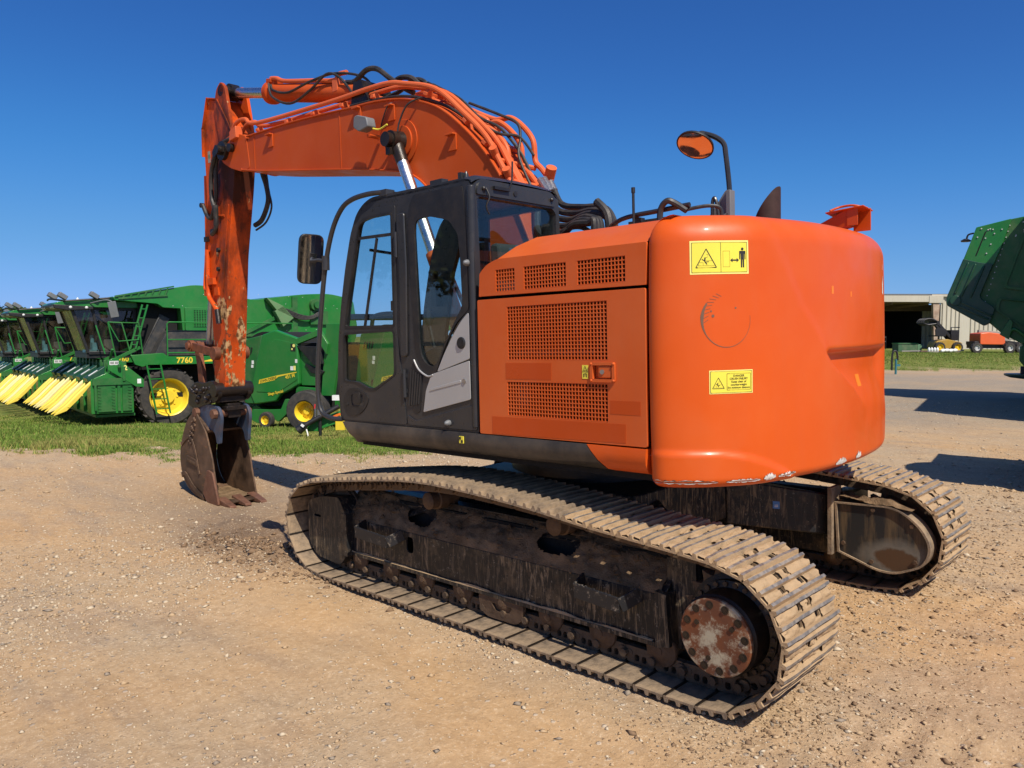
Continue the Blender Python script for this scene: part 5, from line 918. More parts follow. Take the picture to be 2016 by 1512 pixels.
for i in range(24):
    t_ = i/23; S = [(-5.50, -.27, 3.60), (-5.50, -.268, 3.50), (-5.52, -.262, 3.36)] ; p = spline(S, 12)[i]; q = spline(S, 12)[min(i+1, 24)]; d = (q-p).normalized(); g.cyl(p, p+d*.007, .034, n=10)
sub('spring_guard', g, M['rubber'], AR); hose([(-5.08, .10, 4.12), (-5.04, .12, 3.95), (-5.0, .14, 3.80), (-4.98, .14, 3.62), (-5.1, .12, 3.42), (-5.24, .1, 3.36)], .030, par=AR); hose([(-5.0, .12, 4.10), (-5.0, .15, 3.92), (-4.99, .16, 3.76), (-4.94, .16, 3.55), (-5.05, .14, 3.38), (-5.22, .1, 3.30)], .012, par=AR)
g = G(); g.bx(-5.90, -5.83, -.24, -.17, 3.20, 3.26); g.cyl((-5.93, -.2, 3.66), (-5.93, -.25, 3.66), .03, n=10); g.bx(-5.74, -5.66, -.235, -.2, 3.28, 3.34); g.cyl((-5.57, -.2, 3.07), (-5.57, -.24, 3.07), .03, n=8); g.cyl((-5.60, -.2, 2.84), (-5.60, -.235, 2.84), .028, n=8); sub('hose_clip', g, M['grease'], AR)
# bucket cylinder
g = G(); g.cyl((-6.10, BC, 2.62), (-6.25, BC, 1.92), .042, n=16); BCY = sub('bucket_cylinder', g, M['steel'], AR); g = G(); g.cyl((-6.0, BC, 4.05), (-6.10, BC, 2.60), .075, n=20); sub('barrel', g, M['armp'], BCY)
# links
g = G(); 
for y in (-.26, .125): g.bar((-6.36, y, 1.90), (-5.68, y, 1.80), .035, .10); g.cyl((-6.36, y-.03, 1.90), (-6.36, y+.03, 1.90), .075, n=16); g.cyl((-5.69, y-.045, 1.80), (-5.69, y+.03, 1.80), .085, n=18)
g.cyl((-6.36, -.32, 1.90), (-6.36, .18, 1.90), .05, n=14); sub('side_link', g, M['rust'], AR, bevel=.004)
g = G(); g.prism(rpoly([(-6.42, 1.95), (-6.30, 1.96), (-6.20, 1.55), (-6.17, 1.30), (-6.32, 1.30), (-6.34, 1.6)], .03, 3), 'y', -.20, -.15); g.prism(rpoly([(-6.42, 1.95), (-6.30, 1.96), (-6.05, 1.35), (-6.05, 1.28), (-6.2, 1.28), (-6.34, 1.6)], .03, 3), 'y', .02, .07); sub('bucket_link', g, M['rust'], AR, bevel=.004)
g = G(); cp = rpoly([(-6.48, 1.14), (-6.40, 1.36), (-6.20, 1.44), (-6.02, 1.42), (-5.80, 1.46), (-5.64, 1.40), (-5.60, 1.28), (-5.68, 1.20), (-6.0, 1.14), (-6.30, 1.07)], .05, 3); g.prism(cp, 'y', -.29, -.24); g.prism(cp, 'y', .11, .16); g.prism([(-6.40, 1.15), (-5.70, 1.18), (-5.70, 1.28), (-6.38, 1.30)], 'y', -.24, .11)
R = random.Random(3)
for i in range(26): x = R.uniform(-6.38, -5.75); z = 1.17+R.random()*.2; g.sphere((x, -.29, z), .018+.02*R.random(), 7, 5)
g.cyl((-5.70, -.32, 1.34), (-5.70, .19, 1.34), .09, n=20); g.cyl((-6.25, -.31, 1.24), (-6.25, .18, 1.24), .06, n=16); g.bx(-5.72, -5.60, -.2, .07, 1.08, 1.13); g.bx(-6.0, -5.66, -.15, .02, .98, 1.16); sub('quick_coupler', g, M['grease'], AR, bevel=.004)
# ---------------- bucket
KY0, KY1 = -.335, .20
sp_ = [(-6.18, 1.06), (-6.42, .95), (-6.63, .66), (-6.71, .36), (-6.60, .09), (-6.36, -.04), (-6.12, -.085), (-5.66, -.085), (-5.755, .30), (-5.78, .46), (-5.92, .80)]
g = G(); g.prism(rpoly(sp_, [.02, .12, .15, .15, .15, .1, .05, .02, .05, .05, .04], 4), 'y', KY0, KY0+.022); g.prism(rpoly(sp_, [.02, .12, .15, .15, .15, .1, .05, .02, .05, .05, .04], 4), 'y', KY1-.022, KY1)
sh = [(-5.90, .80), (-6.10, .92), (-6.25, .98), (-6.45, .90), (-6.62, .64), (-6.69, .36), (-6.59, .11), (-6.36, -.02), (-6.12, -.065), (-5.60, -.08)]; t = strip(sh, 0, KY0+.022, KY1-.022, .025); g.add(t.v, t.f)
BK = UP('bucket', g, M['bucket'], bevel=.005)
g = G(); g.prism(rpoly([(-6.02, .02), (-5.88, .33), (-5.74, .30), (-5.61, -.10), (-5.75, -.11), (-5.93, -.09)], .03, 2), 'y', KY0-.030, KY0-.001); sub('side_cutter', g, M['tooth'], BK, bevel=.006)
g = G(); t = strip([(-6.63, .62), (-6.40, .74), (-6.24, .62), (-6.12, .25)], 0, KY0-.012, KY0, .05); g.add(t.v, t.f); t = strip([(-6.64, .22), (-6.52, .24), (-6.30, .08), (-6.0, -.05)], 0, KY0-.018, KY0, .06); g.add(t.v, t.f); g.prism(rpoly([(-6.48, .40), (-6.46, .47), (-6.18, .42), (-6.16, .33)], .03, 3), 'y', KY0-.016, KY0); sub('wear_plate', g, M['bucket'], BK, bevel=.006)
g = G(); R = random.Random(8)
for i in range(16): x = -6.20+.045*math.sin(i*2.1)+R.uniform(-.02, .02)-.010*i; z = .96-.022*i; g.sphere((x, KY0-.002, z), .014+.012*R.random(), 7, 5)
for i in range(7): g.bx(-6.44+i*.034, -6.42+i*.034, KY0-.024, KY0-.014, .385-.006*i, .43-.006*i)
sub('cast_mark', g, M['bucket'], BK, bevel=.004)
g = G()
for y in (-.28, .105): g.prism(rpoly([(-6.30, 1.0), (-6.26, 1.12), (-6.10, 1.16), (-5.80, 1.15), (-5.66, 1.12), (-5.60, 1.0), (-5.66, .76), (-5.68, .66), (-5.75, .66), (-5.78, .80), (-5.93, .84), (-6.12, .96)], [.05, .04, .04, .04, .05, .05, .03, .02, .03, .06, .04, .04], 3), 'y', y, y+.04)
sub('bucket_ear', g, M['bluepaint'], BK, bevel=.004)
g = G(); 
for x in (-6.20, -5.72): g.cyl((x, -.33, 1.04), (x, .18, 1.04), .048, n=16); g.cyl((x, -.34, 1.04), (x, -.285, 1.04), .06, n=8)
sub('bucket_pin', g, M['tooth'], BK)
for y in (-.275, -.07, .14):
    g = G(); g.hexa([(-5.75, y-.058, -.105), (-5.40, y-.042, -.12), (-5.40, y+.042, -.12), (-5.75, y+.058, -.105), (-5.72, y-.058, -.015), (-5.41, y-.042, -.09), (-5.41, y+.042, -.09), (-5.72, y+.058, -.015)]); sub('tooth', g, M['tooth'], BK, bevel=.006)
g = G(); g.prism([(-5.70, -.075), (-5.55, -.083), (-5.55, -.065), (-5.72, -.055)], 'y', KY0+.022, KY1-.022); sub('cutting_edge', g, M['bucket'], BK)
def F(u, v): x = -6.5+.85*u; return (x, KY0+.03+(KY1-KY0-.06)*v, -.05+.05*max(0, 1-u*1.2)+.03*float(fbm(np.array([x*6]), np.array([v*4]), 50, 3)[0]))
g = G(); g.grid(F, 30, 16); sub('soil_in_bucket', g, M['dirtcrust'], BK, kind='stuff')
# ================================================================== BACKGROUND MACHINES
M['green'] = simple('farm_green_paint', (.012, .170, .026), .36, 0, .10, .8, .10, coat=.15)
M['greend'] = simple('worn_farm_green_paint', (.014, .125, .024), .45, 0, .15, 1.5, .15)
M['greenlt'] = simple('pale_green_shield', (.12, .24, .10), .4, 0, .08, 2, .15)
M['greenp'] = simple('dark_green_plastic', (.008, .060, .030), .35, 0, .1, 2, .08)
M['yel'] = simple('farm_yellow_paint', (.80, .58, .035), .4, 0, .06, 2, .12)
M['yels'] = [simple('yellow_divider_plastic', (.80, .60, .07), .5, 0, .06, 2, .18), simple('faded_divider_plastic', (.76, .66, .28), .55, 0, .06, 2, .2)]
M['tyre'] = simple('dusty_tyre', (.030, .028, .027), .8, 0, .2, 5, .35, dustcol=(.15, .12, .09))
M['tank'] = simple('black_poly_tank', (.030, .032, .034), .5, 0, .15, 3, .15)
M['muddyglass'] = glassy('mud_splashed_glass', (.42, .46, .44), .5, .85)
M['winglass'] = glassy('picker_glass', (.42, .46, .46), .55, .15)
M['lens'] = simple('lamp_lens', (.6, .6, .58), .15)
M['amberl'] = simple('amber_lens', (.75, .16, .02), .3)
M['aqua'] = simple('pale_aqua_plastic', (.30, .62, .66), .5)
def wheel(par, c, ax, R, w, rimr, lugs=0, mat='yel', smooth=False):   # ax = unit axis pointing outward
    c = Vector(c); ax = Vector(ax); a = c-ax*w/2; b = c+ax*w/2; sh = R*.04
    g = G(); g.lathe([(rimr*.96, .06), (rimr*1.12, .0), (R*.90, .03), (R*.965, .14), (R*.98, .35), (R*.98, .65), (R*.965, .86), (R*.90, .97), (rimr*1.12, 1.), (rimr*.96, .94)], a, b, 40, 0, False)
    q = ax.orthogonal().normalized(); e = ax.cross(q)
    for i in range(lugs):
        for s in (0, 1):
            an = 2*math.pi*(i+.5*s)/lugs; an2 = an+.22; p0 = c+(q*math.cos(an)+e*math.sin(an))*R*.985+ax*(w*.04*(1 if s else -1)); p1 = c+(q*math.cos(an2)+e*math.sin(an2))*R*.965+ax*(w*.48*(1 if s else -1)); g.bar(p0, p1, R*.06, R*.07, up=(p0-c).normalized())
    if smooth:
        for t in (.25, .42, .58, .75): g.lathe([(R*.985, 0), (R*.992, .3), (R*.992, .7), (R*.985, 1)], a.lerp(b, t-.05), a.lerp(b, t+.05), 40, 0, False)
    wh = obj('wheel', g, M['tyre'], par)
    g = G(); g.lathe([(rimr, 1.0), (rimr*.93, .95), (rimr*.86, .70), (rimr*.80, .55), (rimr*.35, .60), (rimr*.33, .72), (.01, .72)], a, b, 32, 0, False); g.lathe([(rimr, .0), (rimr*.9, .1), (rimr*.8, .5)], a, b, 32, 0, False)
    for i in range(8): an = i*.785; p = c+(q*math.cos(an)+e*math.sin(an))*rimr*.5+ax*w*.06; g.cyl(p, p+ax*.04, rimr*.06, n=6)
    obj('rim', g, M[mat], wh); return wh
def textpart(name, body, size, O, xd, zd, off, mat, par, bold=.0, align='LEFT'):   # text on a plane given by origin and axes
    vs, fs = text_mesh(body, size, bold, align); O = Vector(O); xd = Vector(xd).normalized(); zd = Vector(zd).normalized(); n = xd.cross(zd).normalized(); g = G(); g.add([O+xd*v[0]+zd*v[1]+n*off for v in vs], fs); return obj(name, g, mat, par, sharp=10)

def make_picker():
    t = empty('cotton_picker', 'nearest green cotton picker with 7760 on its deck, left of the excavator arm', 'cotton picker', group='green cotton pickers parked in a row on the grass')
    P = lambda n, g, m, par=None, **k: obj(n, g, m, par or t, **k)
    g = G(); g.bx(-6.2, 1.3, -.95, .95, .85, 1.95); g.bx(-1.0, 1.0, -1.7, 1.7, .95, 1.1); g.bx(-6.4, .2, -1.6, 1.45, 2.0, 2.35); g.bx(-.30, .9, -1.3, 1.2, 2.3, 4.0); g.bx(1.0, 1.9, -1.2, 1.2, .75, 1.9); P('chassis', g, M['void'])
    wheel(t, (.22, 1.65, .97), (0, 1, 0), .97, .62, .62, 22); wheel(t, (.22, -1.65, .97), (0, -1, 0), .97, .62, .62, 22)
    wheel(t, (-5.2, 1.15, .68), (0, 1, 0), .68, .5, .42, 16); wheel(t, (-5.2, -1.15, .68), (0, -1, 0), .68, .5, .42, 16)
    # rear chamber
    side_ = rpoly([(1.75, 4.20), (-.15, 4.57), (-.73, 4.68), (-1.15, 4.67), (-2.0, 4.45), (-2.7, 4.22), (-4.6, 4.50), (-5.7, 4.56), (-6.7, 4.38), (-6.9, 3.2), (-6.6, 2.25), (-2.3, 2.25), (-2.25, 3.13), (-.36, 3.13), (-.30, 3.88), (.25, 3.90), (.42, 4.02), (1.70, 4.10)], [.02, .3, .3, .3, .4, .3, .4, .3, .2, .3, .1, .02, .02, .02, .02, .05, .05, .02], 4)
    g = G(); g.prism(side_, 'y', -1.7, 1.6); ch = P('module_chamber', g, M['green'], bevel=.02)
    g = G()
    for x0, z0, x1, z1 in ((1.7, 4.22, -.1, 4.60), (1.6, 4.16, .1, 4.30)): g.bar((x0, 1.62, z0), (x1, 1.62, z1), .05, .05)
    for i in range(7): x = 1.5-.22*i; g.bar((x, 1.63, 4.14+.03*i), (x-.10, 1.63, 4.28+.05*i), .02, .04)
    P('roof_rib', g, M['greend'], ch, kind='stuff')
    g = G(); R = random.Random(5)
    for i in range(40): x = R.uniform(-6.4, .3); z = R.choice((3.98, 4.1, 4.4, 3.2, 2.4))+R.uniform(-.03, .03); g.cyl((x, 1.60, z), (x, 1.612, z), .012, n=6)
    P('bolt', g, M['lens'], ch, kind='stuff')
    g = G(); g.prism(rpoly(rect(-1.95, -.42, 3.15, 3.92), .04, 3), 'y', 1.60, 1.70); ep = P('engine_panel', g, M['green'], ch, bevel=.01)
    g = G(); g.bx(-1.45, -.68, 1.701, 1.706, 3.27, 3.84); P('grille_backing', g, M['void'], ep)
    gg = lattice(-1.45, -.68, 3.27, 3.84, 9, 10, 1.708, 1.716, .4); P('grille', gg, M['green'], ep, sharp=20)
    g = G(); g.bx(-6.5, -2.4, 1.60, 1.66, 2.95, 3.05); g.bx(-2.5, -2.3, 1.60, 1.68, 2.3, 4.2); g.bx(-4.4, -4.2, 1.60, 1.68, 2.3, 4.4); g.bar((-2.4, 1.66, 3.05), (-4.3, 1.66, 4.0), .06, .12); g.bx(-6.4, -2.4, 1.60, 1.63, 2.35, 2.55); P('chamber_rib', g, M['greend'], ch, kind='stuff')
    # pale hinged shield and the machinery around it
    g = G(); g.hexa([(-3.5, 1.62, 3.9), (-4.15, 1.62, 3.62), (-4.15, 1.9, 3.62), (-3.5, 1.9, 3.9), (-3.15, 1.62, 4.32), (-3.75, 1.62, 4.05), (-3.75, 1.9, 4.05), (-3.15, 1.9, 4.32)]); g.hexa([(-4.15, 1.62, 3.62), (-3.75, 1.62, 3.3), (-3.75, 1.9, 3.3), (-4.15, 1.9, 3.62), (-3.75, 1.62, 4.05), (-3.45, 1.62, 3.85), (-3.45, 1.9, 3.85), (-3.75, 1.9, 4.05)]); P('hinged_shield', g, M['greenlt'], ch, bevel=.01)
    g = G(); g.cyl((-5.1, 1.6, 4.12), (-5.1, 1.8, 4.12), .22, n=20); g.cyl((-5.1, 1.8, 4.12), (-5.1, 1.9, 4.12), .13, n=16); g.bx(-5.6, -4.9, 1.6, 1.7, 3.4, 3.9); P('drive_motor', g, M['greend'], ch)
    for a in range(4): g = G(); g.tube([(-3.9, 1.75, 3.95-.04*a), (-4.4, 1.78, 3.75-.05*a), (-4.9, 1.78, 3.70-.03*a), (-5.3, 1.75, 3.95-.05*a)], .03); P('hose', g, M['rubber'], ch)
    # deck, tank, chute
    g = G(); g.prism(rpoly([(1.40, 2.36), (1.28, 2.06), (1.05, 1.98), (.9, 2.04), (-4.2, 2.04), (-4.2, 2.30), (.28, 2.30), (.42, 2.42)], .03, 2), 'y', 1.95, 2.10); g.bx(-4.2, 1.2, 1.3, 1.95, 2.24, 2.29); dk = P('deck_beam', g, M['green'], bevel=.01)
    textpart('model_number', '7760', .26, (.02, 2.104, 2.165), (-1, 0, 0), (0, 0, 1), .002, M['yel'], dk, .006)
    g = G(); g.prism([(-.74, 2.11), (-1.9, 2.14), (-1.9, 2.23), (-1.2, 2.22)], 'y', 2.100, 2.104); P('yellow_stripe', g, M['yel'], dk)
    g = G(); g.prism(rpoly([(.63, 2.32), (.42, 2.75), (.20, 3.14), (-.2, 3.16), (-2.2, 3.12), (-2.2, 2.32)], .06, 3), 'y', .9, 1.85); P('tank', g, M['tank'], bevel=.04)
    g = G(); g.prism([(.90, 2.32), (.43, 2.32), (-.05, 3.55), (.26, 3.70)], 'y', .5, 1.25); g.bar((.87, 1.26, 2.4), (.24, 1.26, 3.66), .02, .03); P('suction_duct', g, M['tank'], bevel=.02)
    def rail(P0, r=.022): g = G(); g.tube(P0, r, 7, sm=1); return P('handrail', g, M['green'])
    rail([(.28, 2.08, 2.3), (.28, 2.08, 3.36), (.22, 2.08, 3.42), (-4.0, 2.08, 3.42)]); rail([(.28, 2.08, 2.85), (-4.0, 2.08, 2.85)]); rail([(-2.0, 2.08, 2.3), (-2.0, 2.08, 3.42)]); rail([(-4.0, 2.08, 2.3), (-4.0, 2.08, 3.42)]); rail([(.28, 2.08, 2.42), (-4, 2.08, 2.42)])
    rail([(1.30, 1.75, 2.35), (1.55, 1.75, 3.38), (1.95, 1.75, 3.40), (1.05, 1.75, 3.38), (.95, 1.75, 2.36)]); rail([(1.95, 1.75, 3.40), (1.65, 1.75, 2.8), (1.05, 1.75, 2.85)]); rail([(2.2, 1.3, 3.3), (2.0, 1.5, 2.4)]); rail([(1.95, 1.75, 3.40), (1.75, 1.75, 2.3)])
    for nm, a, b, y, n in (('ladder', (.97, 2.08), (.70, .46), 2.22, 5), ('roof_ladder', (.92, 3.98), (1.32, 2.55), 1.72, 5)):
        g = G(); w = .42 if nm == 'ladder' else .16
        for s in (0, 1): g.bar((a[0]-w*s, y, a[1]), (b[0]-w*s, y, b[1]), .035, .05)
        ld = P(nm, g, M['green'])
        for i in range(n): t_ = (i+.5)/n; x = a[0]+(b[0]-a[0])*t_; z = a[1]+(b[1]-a[1])*t_; g = G(); g.bar((x, y, z), (x-w, y, z), .05, .03); P('rung', g, M['green'], ld)
    # cab
    def cabring(z0, x0, x1, y0, y1): return [(x0, y0, z0), (x1, y0, z0), (x1, y1, z0), (x0, y1, z0)]
    lo = cabring(2.42, .98, 2.35, -.9, .9); hi = cabring(3.84, .95, 2.80, -.9, .9)
    g = G()
    for i in range(4): g.bar(lo[i], hi[i], .09, .09); g.bar(lo[i], lo[(i+1) % 4], .10, .10); g.bar(hi[i], hi[(i+1) % 4], .08, .10)
    g.bar((1.95, .9, 2.42), (2.2, .9, 3.84), .07, .07, up=(0, 1, 0)); g.bx(.98, 2.4, -.9, .9, 2.25, 2.42); cb_ = P('cab', g, M['black'], bevel=.01)
    def pane(nm, q, m): g = G(); g.add(q, [(0, 1, 2, 3)]); return P(nm, g, m, cb_)
    pane('windscreen', [lo[1], lo[2], hi[2], hi[1]], M['muddyglass']); pane('side_window', [(lo[3][0], .89, 2.45), (lo[2][0], .89, 2.45), (hi[2][0], .89, 3.8), (hi[3][0], .89, 3.8)], M['winglass']); pane('side_window', [(lo[0][0], -.89, 2.45), (lo[1][0], -.89, 2.45), (hi[1][0], -.89, 3.8), (hi[0][0], -.89, 3.8)], M['winglass'])
    g = G(); g.bx(.96, 1.0, -.85, .85, 2.4, 3.8); P('rear_wall', g, M['void'], cb_)
    g = G(); g.bx(1.3, 1.75, -.25, .25, 2.45, 2.9); g.prism(rpoly([(1.25, 2.85), (1.45, 2.85), (1.35, 3.45), (1.20, 3.45)], .04, 2), 'y', -.25, .25); P('seat', g, M['cream'], cb_, bevel=.03)
    g = G(); g.bx(2.0, 2.15, .15, .5, 2.42, 2.75); g.cyl((2.1, .3, 2.6), (2.12, .3, 3.0), .06, n=10); g.bx(2.0, 2.4, .3, .7, 2.42, 2.52); P('litter', g, M['aqua'], cb_)
    g = G(); g.prism(rpoly([(.88, 3.88), (.92, 4.06), (2.7, 4.10), (3.2, 4.02), (3.32, 3.93), (3.0, 3.88)], .05, 3), 'y', -1.08, 1.08); rf_ = P('cab_roof', g, M['green'], cb_, bevel=.03)
    g = G(); g.prism(rpoly([(2.2, 3.90), (3.33, 3.95), (3.30, 3.82), (2.9, 3.76), (2.2, 3.80)], .03, 2), 'y', -1.09, 1.09); P('roof_visor', g, M['black'], cb_, bevel=.02)
    for y in (.95, .75, .5, -.5, -.75, -.95): g = G(); g.sphere((3.26, y, 3.865), .06, 12, 8); P('headlight', g, M['lens'], cb_)
    for x, y in ((2.4, 1.1), (2.85, 1.1)): g = G(); g.sphere((x, y-.02, 3.86), .05, 12, 8); P('headlight', g, M['lens'], cb_)
    g = G(); g.tube([(3.0, 1.15, 4.05), (1.5, 1.15, 4.2), (.6, 1.15, 4.3)], .03, sm=1); g.tube([(3.0, 1.15, 4.05), (3.3, .5, 4.12), (3.2, -.6, 4.12)], .03); lb_ = P('lamp_bar', g, M['black'])
    for p in ((2.2, 1.15, 4.2), (3.05, .95, 4.16), (3.2, .2, 4.18)): g = G(); g.bar((p[0]+.1, p[1], p[2]+.12), (p[0]-.12, p[1]-.02, p[2]-.02), .22, .14); P('work_lamp', g, M['greyp'], lb_, bevel=.015)
    g = G(); g.bar((1.80, 1.62, 4.05), (1.70, 1.60, 3.56), .06, .24, up=(1, -.5, 0)); g.tube([(2.3, 1.1, 4.0), (1.95, 1.5, 4.1), (1.78, 1.6, 4.05)], .02); P('mirror', g, M['greyp'], bevel=.02)
    g = G(); g.lathe([(.07, 0), (.07, .2), (.015, .9)], (2.4, -.2, 4.08), (2.4, -.2, 4.24), 12); P('gps_dome', g, M['white'])
    # picking header
    g = G(); g.bx(1.75, 1.95, -3.2, 3.0, 2.0, 2.2); g.bx(1.5, 1.62, -3.1, 2.9, 1.72, 1.84); 
    for i in range(13): y = -3.1+i*.5; g.bx(1.95, 2.03, y-.07, y+.07, 1.55, 2.2); g.bx(1.8, 1.88, y+.12, y+.18, 1.6, 2.05); g.cyl((1.98, y+.25, 2.02), (1.98, y+.25, 2.12), .05, n=8)
    g.bx(1.5, 2.6, -3.1, 2.85, .52, .60); hdr = P('header_beam', g, M['greend'], bevel=.008)
    g = G()
    for y in (-1.4, .9, 2.0): g.bar((1.9, y, 2.2), (1.0, y*.8, 2.6), .07, .09); g.bar((1.9, y-.4, 2.2), (1.9, y, 2.55), .06, .06)
    P('lift_arm', g, M['green'], hdr)
    g = G(); ep_ = [(2.28, 2.22), (2.15, 2.30), (2.02, 2.30), (1.28, 1.64), (1.28, 1.40), (1.5, 1.42), (2.28, 1.96)]; g.prism(ep_, 'y', 3.02, 3.06); pl = P('end_plate', g, M['greenlt'] if False else M['green'], hdr, bevel=.006)
    g = G(); g.bx(1.98, 2.10, 3.0605, 3.064, 2.10, 2.22); g.bx(2.11, 2.23, 3.0605, 3.064, 2.10, 2.22); g.bx(1.36, 1.47, 3.0605, 3.064, 1.52, 1.66); P('white_decal', g, M['white'], pl, kind='stuff')
    g = G(); 
    for i in range(4): g.bx(2.12+.024*i, 2.135+.024*i, 3.064, 3.066, 2.12, 2.20); g.bx(1.99+.024*i, 2.005+.024*i, 3.064, 3.066, 2.12, 2.20)
    P('decal_print', g, M['ink'], pl, kind='stuff'); textpart('number', '2', .20, (1.84, 3.064, 2.0), (-1, 0, 0), (0, 0, 1), .002, M['paleyellow'], pl, .006)
    for r in range(6):
        yc = 2.55-r*1.02
        g = G(); g.prism(rpoly([(1.56, .62), (2.74, .64), (2.74, 1.66), (2.3, 1.86), (1.56, 1.80)], .03, 2), 'y', yc-.10, yc+.42); ru = P('row_unit', g, M['green'], hdr, bevel=.01)
        g = G(); ye = yc+.42
        if r == 0:
            for x0, x1 in ((1.62, 1.88), (1.94, 2.02), (2.08, 2.56)): g.bx(x0, x1, ye, ye+.05, .70, 1.60)
            for i in range(9):
                for x in (1.64, 2.1, 2.48): g.bar((x, ye+.06, .78+.09*i), (x+.09, ye+.06, .80+.09*i), .015, .02)
            g.bx(2.60, 2.66, ye, ye+.10, .75, 1.5)
        g.bx(1.6, 2.7, yc+.44, yc+.50, 1.5, 1.7); P('door_rib', g, M['greend'], ru, kind='stuff')
        g = G(); g.hexa([(2.35, yc-.10, 1.78), (2.80, yc-.10, 1.60), (2.80, yc+.40, 1.60), (2.35, yc+.40, 1.78), (2.33, yc-.10, 2.06), (2.84, yc-.10, 1.72), (2.84, yc+.40, 1.72), (2.33, yc+.40, 2.06)]); hd_ = P('hood', g, M['greenp'], ru, bevel=.01)
        g = G(); q = [(2.50, 1.635), (2.72, 1.487)]; g.hexa([(2.52, yc+.22, 1.935), (2.76, yc+.22, 1.775), (2.76, yc+.32, 1.775), (2.52, yc+.32, 1.935), (2.52, yc+.22, 1.947), (2.76, yc+.22, 1.787), (2.76, yc+.32, 1.787), (2.52, yc+.32, 1.947)]); P('white_decal', g, M['white'], ru)
        for k, (dy, m) in enumerate(((.40, M['yels'][1 if r in (1, 3) else 0]), (-.02, M['yels'][1 if r in (3, 4) else 0]))):
            g = G(); y = yc+dy; w = .17
            secs = [(2.66, y-.02, 1.70, .02, .10), (2.86, y, 1.52, .045, .16), (3.10, y, 1.30, .075, .22), (3.40, y, .98, .075, .20), (3.72, y, .68, .015, .03)]
            vs = []
            for x, yy, z, hw, hh in secs: vs += [(x, yy-hw, z-hh), (x, yy-hw, z-.3*hh), (x, yy-hw*.45, z), (x, yy+hw*.45, z), (x, yy+hw, z-.3*hh), (x, yy+hw, z-hh)]
            fs = [(i*6+j, i*6+j+1, i*6+j+7, i*6+j+6) for i in range(4) for j in range(5)]+[(i*6+5, i*6, i*6+6, i*6+11) for i in range(4)]+[(0, 5, 4, 3, 2, 1), (24, 25, 26, 27, 28, 29)]
            g.add(vs, fs); 
            for x, z in ((2.98, 1.22), (3.35, .90)): g.cyl((x, y+.075, z), (x, y+.090, z), .025, n=6)
            P('divider', g, m, ru, bevel=.012)
    return t
PK0 = make_picker()
PB = np.array([-24.04, 6.149, -1.1]); PANG = rad(-96.22); PL = np.array([-math.sin(PANG), math.cos(PANG), 0])  # PL = machine left
PF = np.array([math.cos(PANG), math.sin(PANG), 0])
def childmap():
    k = {}
    for o in bpy.data.objects:
        if o.parent: k.setdefault(o.parent, []).append(o)
    KIDS.update(k)
childmap()
def ctree(o, parent=None):
    c = o.copy(); link(c)
    if parent is not None: c.parent = parent
    for ch in KIDS.get(o, []): ctree(ch, c)
    return c
for i, lab in enumerate((None, 'second green cotton picker, its muddy windscreen just left of the nearest cab', 'third green cotton picker at the far left edge, mostly hidden behind the second')):
    o = PK0 if i == 0 else ctree(PK0); p = PB-PL*6.6*i+PF*.35*i; o.location = (p[0], p[1], -1.10-.12*i); o.rotation_euler = (0, 0, PANG)
    if lab: o['label'] = lab; o['group'] = 'green cotton pickers parked in a row on the grass'

